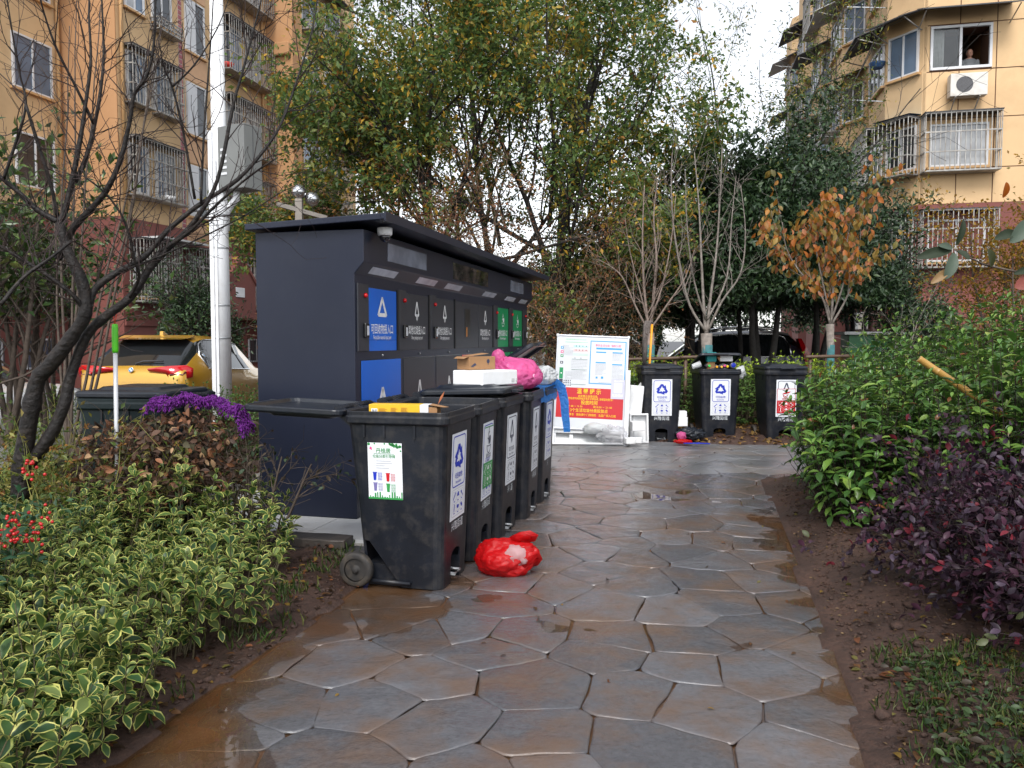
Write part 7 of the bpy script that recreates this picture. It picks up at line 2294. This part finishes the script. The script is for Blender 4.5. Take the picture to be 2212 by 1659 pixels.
# pale bare saplings with wrapped trunks
def sapling(label, px, Y, limbs_, seed, wrap=True, name='bare_sapling', r0=.075, bark=None, leaves=None):
    base = at(px, 800, Y); base.z = .0
    t = empty(name, label, 'tree', base, 0, 'young trees planted behind the far bins')
    rr = random.Random(seed); rng = np.random.default_rng(seed)
    k0 = (at(px, limbs_[0][0][0][1], Y) - base)
    put('trunk', MB().tube([(0, 0, 0), (0.01, 0, k0.z * .6), tuple(k0)], [r0, r0 * .9, r0 * 1.15], 10).mesh('trunk'), bark or m_palebark, t)
    if wrap:
        z1 = (at(px, 745, Y) - base).z
        put('trunk_wrap', MB().tube([(0, 0, .05), (.003, 0, z1 * .5), (.006, 0, z1)], [r0 * 1.12, r0 * 1.08, r0 * 1.1], 12).mesh('trunk_wrap'), M('blue_green_wrap', (.03, .12, .13), .8, var=.25, scale=14, bump=.4, bscale=30), t)
    SP = dict(seg=[.12, .08], jit=[.14, .2], up=[.06, .04], lev=1, n=[4], t0=[.15], ang=[(25, 55)], len=[.45], rr=.55, rmin=.0025, taper=.3)
    tw, tips = [], []
    for pts, r_a in limbs_:
        Q = []
        dy = rr.uniform(-.5, .5)
        P3 = [at(a, b, Y + dy * i / len(pts)) - base for i, (a, b) in enumerate(pts)]
        for i in range(len(P3) - 1):
            p0, p1, p2, p3 = P3[max(0, i - 1)], P3[i], P3[i + 1], P3[min(len(P3) - 1, i + 2)]
            for k in range(4):
                q = k / 4
                Q.append(.5 * ((2 * p1) + (p2 - p0) * q + (2 * p0 - 5 * p1 + 4 * p2 - p3) * q * q + (3 * p1 - p0 - 3 * p2 + p3) * q ** 3))
        Q.append(P3[-1])
        n = len(Q)
        rad = [r_a * .62 * (1 - .75 * i / (n - 1)) for i in range(n)]
        put('limb', MB().tube(Q, rad, 7).mesh('limb'), bark or m_palebark, t)
        for i in range(3, n):
            if rr.random() < .75:
                d = (Q[i] - Q[i - 1]).normalized(); az = rr.uniform(0, 2 * PI); x = d.orthogonal().normalized(); y = d.cross(x); an = R(rr.uniform(25, 55))
                grow(rr, Q[i], d * math.cos(an) + (x * math.cos(az) + y * math.sin(az)) * math.sin(an), rr.uniform(.3, .8), rad[i] * .5, 0, SP, tw, tips)
        tips.append((Q[n // 2:], [Vector((0, 0, 1))] * (n - n // 2)))
    o = put('twigs', tubes_mesh('twigs', tw, 4), bark or m_palebark, t); o['kind'] = 'stuff'
    return t, tips, rng, base
sapling('pale bare sapling with wrapped trunk beside the orange mop stick', 1402, 12.6, [([(1402, 720), (1397, 680), (1390, 600), (1388, 500), (1392, 400)], .045), ([(1404, 720), (1412, 640), (1418, 560), (1412, 470), (1420, 390)], .045), ([(1400, 715), (1372, 660), (1345, 600), (1318, 575), (1290, 560)], .03), ([(1403, 715), (1440, 660), (1480, 600), (1500, 540)], .03), ([(1402, 700), (1430, 620), (1450, 520), (1460, 420)], .028), ([(1400, 700), (1380, 620), (1360, 540), (1350, 470)], .022)], 61, r0=.075, bark=M('reddish_pale_bark', (.20, .15, .125), .8, var=.35, scale=16, bump=.5, bscale=35))
sapling('pale bare sapling with spreading limbs before the navy car', 1526, 12.8, [([(1525, 720), (1520, 660), (1515, 560), (1510, 450), (1500, 330)], .05), ([(1527, 720), (1535, 640), (1548, 540), (1555, 430), (1560, 320)], .045), ([(1524, 715), (1490, 660), (1470, 580), (1455, 490), (1450, 400), (1452, 330)], .04), ([(1529, 715), (1560, 650), (1600, 590), (1610, 500), (1600, 400)], .035), ([(1525, 690), (1500, 610), (1485, 500), (1480, 370)], .03), ([(1528, 690), (1570, 600), (1580, 480), (1590, 380)], .03)], 62, r0=.08)
sp3, tips3, rng3, b3_ = sapling('sapling with orange and olive autumn leaves before the right block', 1793, 12.9, [([(1793, 700), (1775, 640), (1730, 590), (1700, 540), (1690, 480)], .035), ([(1795, 700), (1800, 620), (1805, 540), (1800, 470)], .04), ([(1797, 700), (1830, 640), (1850, 570), (1860, 500)], .032), ([(1794, 690), (1775, 600), (1760, 520), (1765, 470)], .03), ([(1796, 690), (1825, 600), (1830, 520), (1840, 470)], .03)], 63, name='autumn_sapling', r0=.055)
ORG = [(.46, .15, .03), (.38, .17, .03), (.26, .18, .04), (.17, .15, .04), (.52, .21, .10), (.36, .24, .06)]
n = 900
pos, dd = scatter_on(rng3, tips3, n, .07)
dirs = rand_dirs(rng3, n) * .7 + np.array([0, 0, -.9]); nr = rand_dirs(rng3, n) + np.array([0, -.9, .4])
ln = rng3.uniform(.10, .15, n); wd = ln * .55
keep = np.ones(n, bool); keep[:240] = False
leaf_objects(sp3, pos, dirs, nr, ln, wd, L_mix, ORG, range(240))
foliage_part('foliage', sp3, pos[keep], dirs[keep], nr[keep], ln[keep], wd[keep], pick_cols(rng3, int(keep.sum()), ORG, None, .25), L_mix, 'oval')
# light feathery tree against the sky at the upper right
FP = dict(seg=[.4, .3, .2], jit=[.08, .14, .2], up=[.04, .03, .01], lev=2, n=[7, 4], t0=[.3, .2], ang=[(20, 45), (25, 55)], len=[.5, .5], rr=.55, rmin=.004, taper=.3)
p = at(1600, 790, 18.0); p.z = 0
big_tree('feathery_tree', 'airy tree with feathery yellow green leaves against the white sky at right', p,
         [((0, 0, 0), (.05, 0, 1), 5.5, .06), ((0, 0, 2.5), (.55, -.2, 1), 6.2, .04), ((0, 0, 2.8), (-.25, 0, 1), 5.8, .035), ((.1, 0, 3.2), (.85, -.2, .6), 5.0, .035), ((0, 0, 3.0), (.6, .2, 1.1), 6.5, .035)],
         9000, .095, [(.07, .11, .025), (.10, .14, .03), (.16, .16, .03), (.30, .22, .02)], (3, 4, 2, 1), 44, L_soft, P_=FP, lw=.3, spread=.16, jit=1.0, cull=lambda p_: p_[:, 0] < 2.9)
# yellow leaved shrub at the right before the building and leafy climbers
YE = [(.30, .16, .015), (.22, .12, .015), (.14, .12, .02), (.35, .20, .02)]
p = at(2175, 800, 11.5); p.z = 0
leafy('yellow_tree', 'small tree with tiny golden leaves at the right picture edge', p, .65, 3.4, 6200, .06, YE, None, 96, L_mix, cat='tree', nst=4, tip_spread=.07)
p = at(2080, 800, 8.6); p.z = 0
leafy('privet_bush', 'leggy green and yellow bush behind the glossy hedge at right', p, .8, 1.25, 2600, .055, [(.05, .09, .02), (.09, .12, .025), (.2, .17, .03)], None, 97, L_soft, nst=8, rbase=.009)
p = at(2190, 800, 8.2); p.z = 0
leafy('privet_bush', 'leggy green bush at the right picture edge above the hedge', p, .6, 1.6, 2600, .055, [(.05, .09, .02), (.08, .12, .025), (.2, .15, .03)], None, 98, L_soft, nst=7, rbase=.009)
p = at(1950, 800, 11.0); p.z = 0
leafy('creeper', 'sparse green creeper on pale bent stems before the maroon wall', p, .7, 1.9, 500, .06, [(.08, .14, .02), (.12, .18, .03)], None, 99, L_soft, nst=4, rbase=.012, trunkmat=m_palebark)
# clipped hedge behind the far bins
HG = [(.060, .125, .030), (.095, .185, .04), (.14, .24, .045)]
HY = [(.36, .48, .04), (.26, .38, .04)]  # lime leaf tips, their colour brightened as if sunlit
def hedge_piece(label, px, Y, hgt, seed, rad=.55, top=True, z=.0, nst=80, ll=.062):
    rng = np.random.default_rng(seed); rr = random.Random(seed)
    base = at(px, 800, Y); base.z = z
    tubes, pos, dirs, nrm, ln, wd, col = build_shrub(rng, rr, None, rad, hgt, nst, 9, ll, ll * .5, HG, (3, 4, 2), .06, nper=3)
    t = empty('hedge_shrub', label, 'shrub', base, 0, 'low hedge behind the far bins')
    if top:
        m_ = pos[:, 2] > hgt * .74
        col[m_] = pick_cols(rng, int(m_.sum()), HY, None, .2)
    foliage_part('foliage', t, pos, dirs, nrm, ln, wd, col, L_soft, 'simple')
    put('stems', tubes_mesh('stems', tubes, 3), m_stem, t)['kind'] = 'stuff'
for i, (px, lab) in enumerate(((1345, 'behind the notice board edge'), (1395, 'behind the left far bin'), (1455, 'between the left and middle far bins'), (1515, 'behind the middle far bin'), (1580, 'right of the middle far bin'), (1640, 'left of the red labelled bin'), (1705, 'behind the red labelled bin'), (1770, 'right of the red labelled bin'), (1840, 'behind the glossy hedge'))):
    hedge_piece('low green hedge shrub with lime tips tinted as sunlit ' + lab, px, 12.0 + .15 * (i % 2), 1.16, 400 + i, .55, ll=.078)
for i, (px, Y, lab) in enumerate(((440, 9.2, 'before the gold car'), (500, 9.0, 'at the foot of the white pole'), (555, 8.8, 'beside the station wall'), (390, 9.8, 'beyond the green bin'), (600, 9.4, 'behind the station'))):
    hedge_piece('low green shrub ' + lab, px, Y, .86, 430 + i, .48, False)
for i, (px, Y) in enumerate(((1760, 15.5), (1850, 15.8), (1930, 15.0), (1700, 16.0))):
    hedge_piece(('broad dark shrub beside the navy car tail', 'broad dark shrub left of the green cabinet', 'broad dark shrub right of the green cabinet', 'broad dark shrub under the evergreen trunks')[i], px, Y, 1.0, 460 + i, .7, False, ll=.08)
# bamboo rail behind the bins
for i, (a, b, ya, yb) in enumerate(((1340, 1480, 777, 773), (1470, 1570, 772, 770), (1740, 1840, 771, 769))):
    t = empty('bamboo_rail', ('bamboo rail before the hedge left of the middle far bin', 'bamboo rail behind the middle far bin', 'bamboo rail right of the red labelled bin')[i], 'rail', at(a, ya, 11.75), 0, 'bamboo rail along the hedge')
    e = at(b, yb, 11.8) - at(a, ya, 11.75)
    m_bam = M('brown_bamboo', (.085, .05, .03), .55, var=.3, scale=12)
    put('cane', MB().tube([tuple(e * (k / 8)) for k in range(9)], [.024 + .003 * (k % 2) for k in range(9)], 8).mesh('cane'), m_bam, t)
    for q in (.12, .85): put('post', MB().tube([tuple(e * q + Vector((0, .03, .02))), tuple(e * q + Vector((0, .03, -1.1)))], .028, 8).mesh('post'), m_bam, t)
# branch with a few big leaves hanging in from the right
hb = empty('magnolia_branch', 'twig with large dark leaves hanging in from the right picture edge', 'branch', at(2240, 590, 3.2), 0)
o0 = Vector(hb.location)
put('twig', MB().tube([at(a, b, 3.2 + .0 * k) - o0 for k, (a, b) in enumerate(((2260, 592), (2200, 588), (2130, 573), (2075, 548), (2060, 538)))], [.005, .0045, .004, .003, .002], 6).mesh('twig'), m_brownbark, hb)
BL = [((2060, 540), (1980, 555), .30, 0), ((2062, 535), (2087, 470), .27, 0), ((2062, 542), (2045, 605), .42, 1), ((2066, 540), (2098, 560), .5, 0), ((2058, 538), (2030, 528), .4, 1), ((2140, 580), (2140, 535), .5, 2), ((2052, 580), (2012, 612), .32, 3), ((2195, 500), (2150, 515), .38, 0), ((2230, 470), (2185, 525), .45, 1), ((2165, 430), (2178, 392), .5, 4), ((2235, 580), (2192, 590), .3, 0), ((2240, 600), (2195, 620), .6, 5)]
LC = [(.016, .028, .011), (.10, .14, .10), (.05, .06, .02), (.35, .22, .10), (.40, .10, .01), (.30, .08, .06)]
for (a, b), (c, d_), wr, ci in BL:
    p0, p1 = at(a, b, 3.2), at(c, d_, 3.16)
    dv = p1 - p0
    nv = Vector((.15, -1, .35)).normalized()
    o = put('leaf', leaves_mesh('leaf', [tuple(p0 - o0)], [tuple(dv)], [tuple(nv)], [dv.length], [dv.length * wr], [LC[ci]], 'oval'), L_dead if ci == 0 else L_mix, hb)
    o.modifiers.new('s', 'SUBSURF').render_levels = 1

# ---------------- grass, fallen leaves and stones on the ground
def scatter_litter(name, label, n, zone, pal, ll, seed, mat, lift=.006, kind='oval', lw=.55):
    rr = random.Random(seed); rng = np.random.default_rng(seed)
    pos = []
    while len(pos) < n:
        v, u = zone(rr)
        d = in_pave(v, u)
        z = soil_h(v, u) if d <= .02 else (stone_z(v, u) + .003)
        pos.append(tuple(vu(v, u, max(z, -.002) + lift * rr.uniform(.6, 1.5))))
    dirs = rng.normal(size=(n, 3)); dirs[:, 2] *= .15
    nn = up_normals(rng, n, .35)
    ln = rng.uniform(.6, 1.3, n) * ll
    o = put(name, leaves_mesh(name, pos, dirs, nn, ln, ln * lw, pick_cols(rng, n, pal, None, .3), kind), mat)
    tag(o, label, 'leaves', kind='stuff')
LIT = [(.26, .16, .03), (.15, .07, .025), (.09, .05, .025), (.17, .15, .04), (.19, .07, .03), (.06, .036, .02), (.05, .03, .018)]
scatter_litter('fallen_leaves', 'fallen leaves on the soil right of the path', 620, lambda r: (r.uniform(.62, 2.4), r.uniform(2.2, 8.2)), LIT, .042, 1, L_mix)
scatter_litter('fallen_leaves', 'fallen leaves on the grassy corner at lower right', 620, lambda r: (r.uniform(.62, 2.2), r.uniform(1.8, 3.7)), LIT, .05, 2, L_mix)
scatter_litter('fallen_leaves', 'fallen leaves under the variegated shrubs at left', 520, lambda r: (r.uniform(-2.5, -1.92), r.uniform(1.6, 4.7)), LIT, .04, 3, L_mix)
scatter_litter('fallen_leaves', 'dense fallen leaves on the ground between the far bins', 1500, lambda r: (r.uniform(-.6, 3.0), r.uniform(10.9, 13.2)), [(.32, .18, .04), (.24, .11, .04), (.40, .25, .08), (.14, .08, .03)], .07, 4, L_mix, .02)
scatter_litter('ground_cover', 'low dark weeds covering the soil at lower right', 2600, lambda r: (.72 + abs(r.gauss(0, .65)), r.uniform(1.7, 3.5)), [(.020, .042, .014), (.035, .065, .02), (.055, .085, .025), (.05, .035, .02)], .034, 6, L_soft, .022)
scatter_litter('leaf_crumbs', 'small dark leaf crumbs and twigs on the soil right of the path', 2600, lambda r: (.60 + abs(r.gauss(0, .6)), r.uniform(2.0, 8.0)), [(.06, .035, .02), (.10, .06, .03), (.04, .024, .015), (.14, .09, .04)], .018, 9, L_dead, .004)
scatter_litter('fallen_leaves', 'few wet leaves on the paved path', 46, lambda r: (r.uniform(-1.8, .5), r.uniform(2.2, 9.5)), LIT, .034, 5, L_mix, .004)
# grass
def grass(label, n, zone, seed, hgt=.08):
    rr = random.Random(seed); rng = np.random.default_rng(seed)
    pos = []
    tufts = [zone(rr) for _ in range(n // 14)]
    for v, u in tufts:
        for _ in range(14):
            vv, uu = v + rr.gauss(0, .035), u + rr.gauss(0, .035)
            pos.append(tuple(vu(vv, uu, soil_h(vv, uu) - .004)))
    m_ = len(pos)
    d = rng.normal(size=(m_, 3)) * .45; d[:, 2] = 1
    ln = rng.uniform(.5, 1.3, m_) * hgt
    o = put('grass', leaves_mesh('grass', pos, d, rand_dirs(rng, m_), ln, np.full(m_, .0045), pick_cols(rng, m_, [(.035, .075, .015), (.06, .105, .02), (.10, .11, .03)], None, .3), 'simple'), L_soft)
    tag(o, label, 'grass', kind='stuff')
grass('short grass and weeds on the soil at lower right', 3000, lambda r: (.68 + abs(r.gauss(0, .5)), r.uniform(1.7, 3.6)), 7, .055)
grass('stray grass blades along the left soil edge', 500, lambda r: (r.uniform(-2.3, -1.95), r.uniform(1.8, 4.6)), 8, .07)
# lumps of soil and stones
rr = random.Random(55)
mb_all = []
bm0 = bmesh.new(); bmesh.ops.create_icosphere(bm0, subdivisions=2, radius=1.0)
for v_ in bm0.verts: v_.co *= 1 + .3 * noise.noise(v_.co * 1.7)
cl_me = bpy.data.meshes.new('clod'); bm0.to_mesh(cl_me); bm0.free()
cv = np.array([list(v_.co) for v_ in cl_me.vertices]); cf = np.array([list(p_.vertices) for p_ in cl_me.polygons])
Vs, Ts = [], []
for k in range(2600):
    if rr.random() < .6: v, u = .62 + abs(rr.gauss(0, .4)), rr.uniform(2.0, 7.5)
    else: v, u = rr.uniform(-2.6, -1.93), rr.uniform(1.6, 4.8)
    s_ = rr.uniform(.003, .013) * (2.6 if rr.random() < .03 else 1)
    Rm = np.array(Matrix.Rotation(rr.uniform(0, 6), 3, 'Z'))
    c = np.array(vu(v, u, soil_h(v, u) + s_ * .25))
    Vs.append((cv * np.array([s_, s_ * rr.uniform(.7, 1.2), s_ * .65])) @ Rm.T + c); Ts.append(cf + k * len(cv))
o = put('soil_clods', np_mesh('soil_clods', np.concatenate(Vs), np.concatenate(Ts)), m_soil)
tag(o, 'loose clods and pebbles on the wet soil', 'clods', kind='stuff')
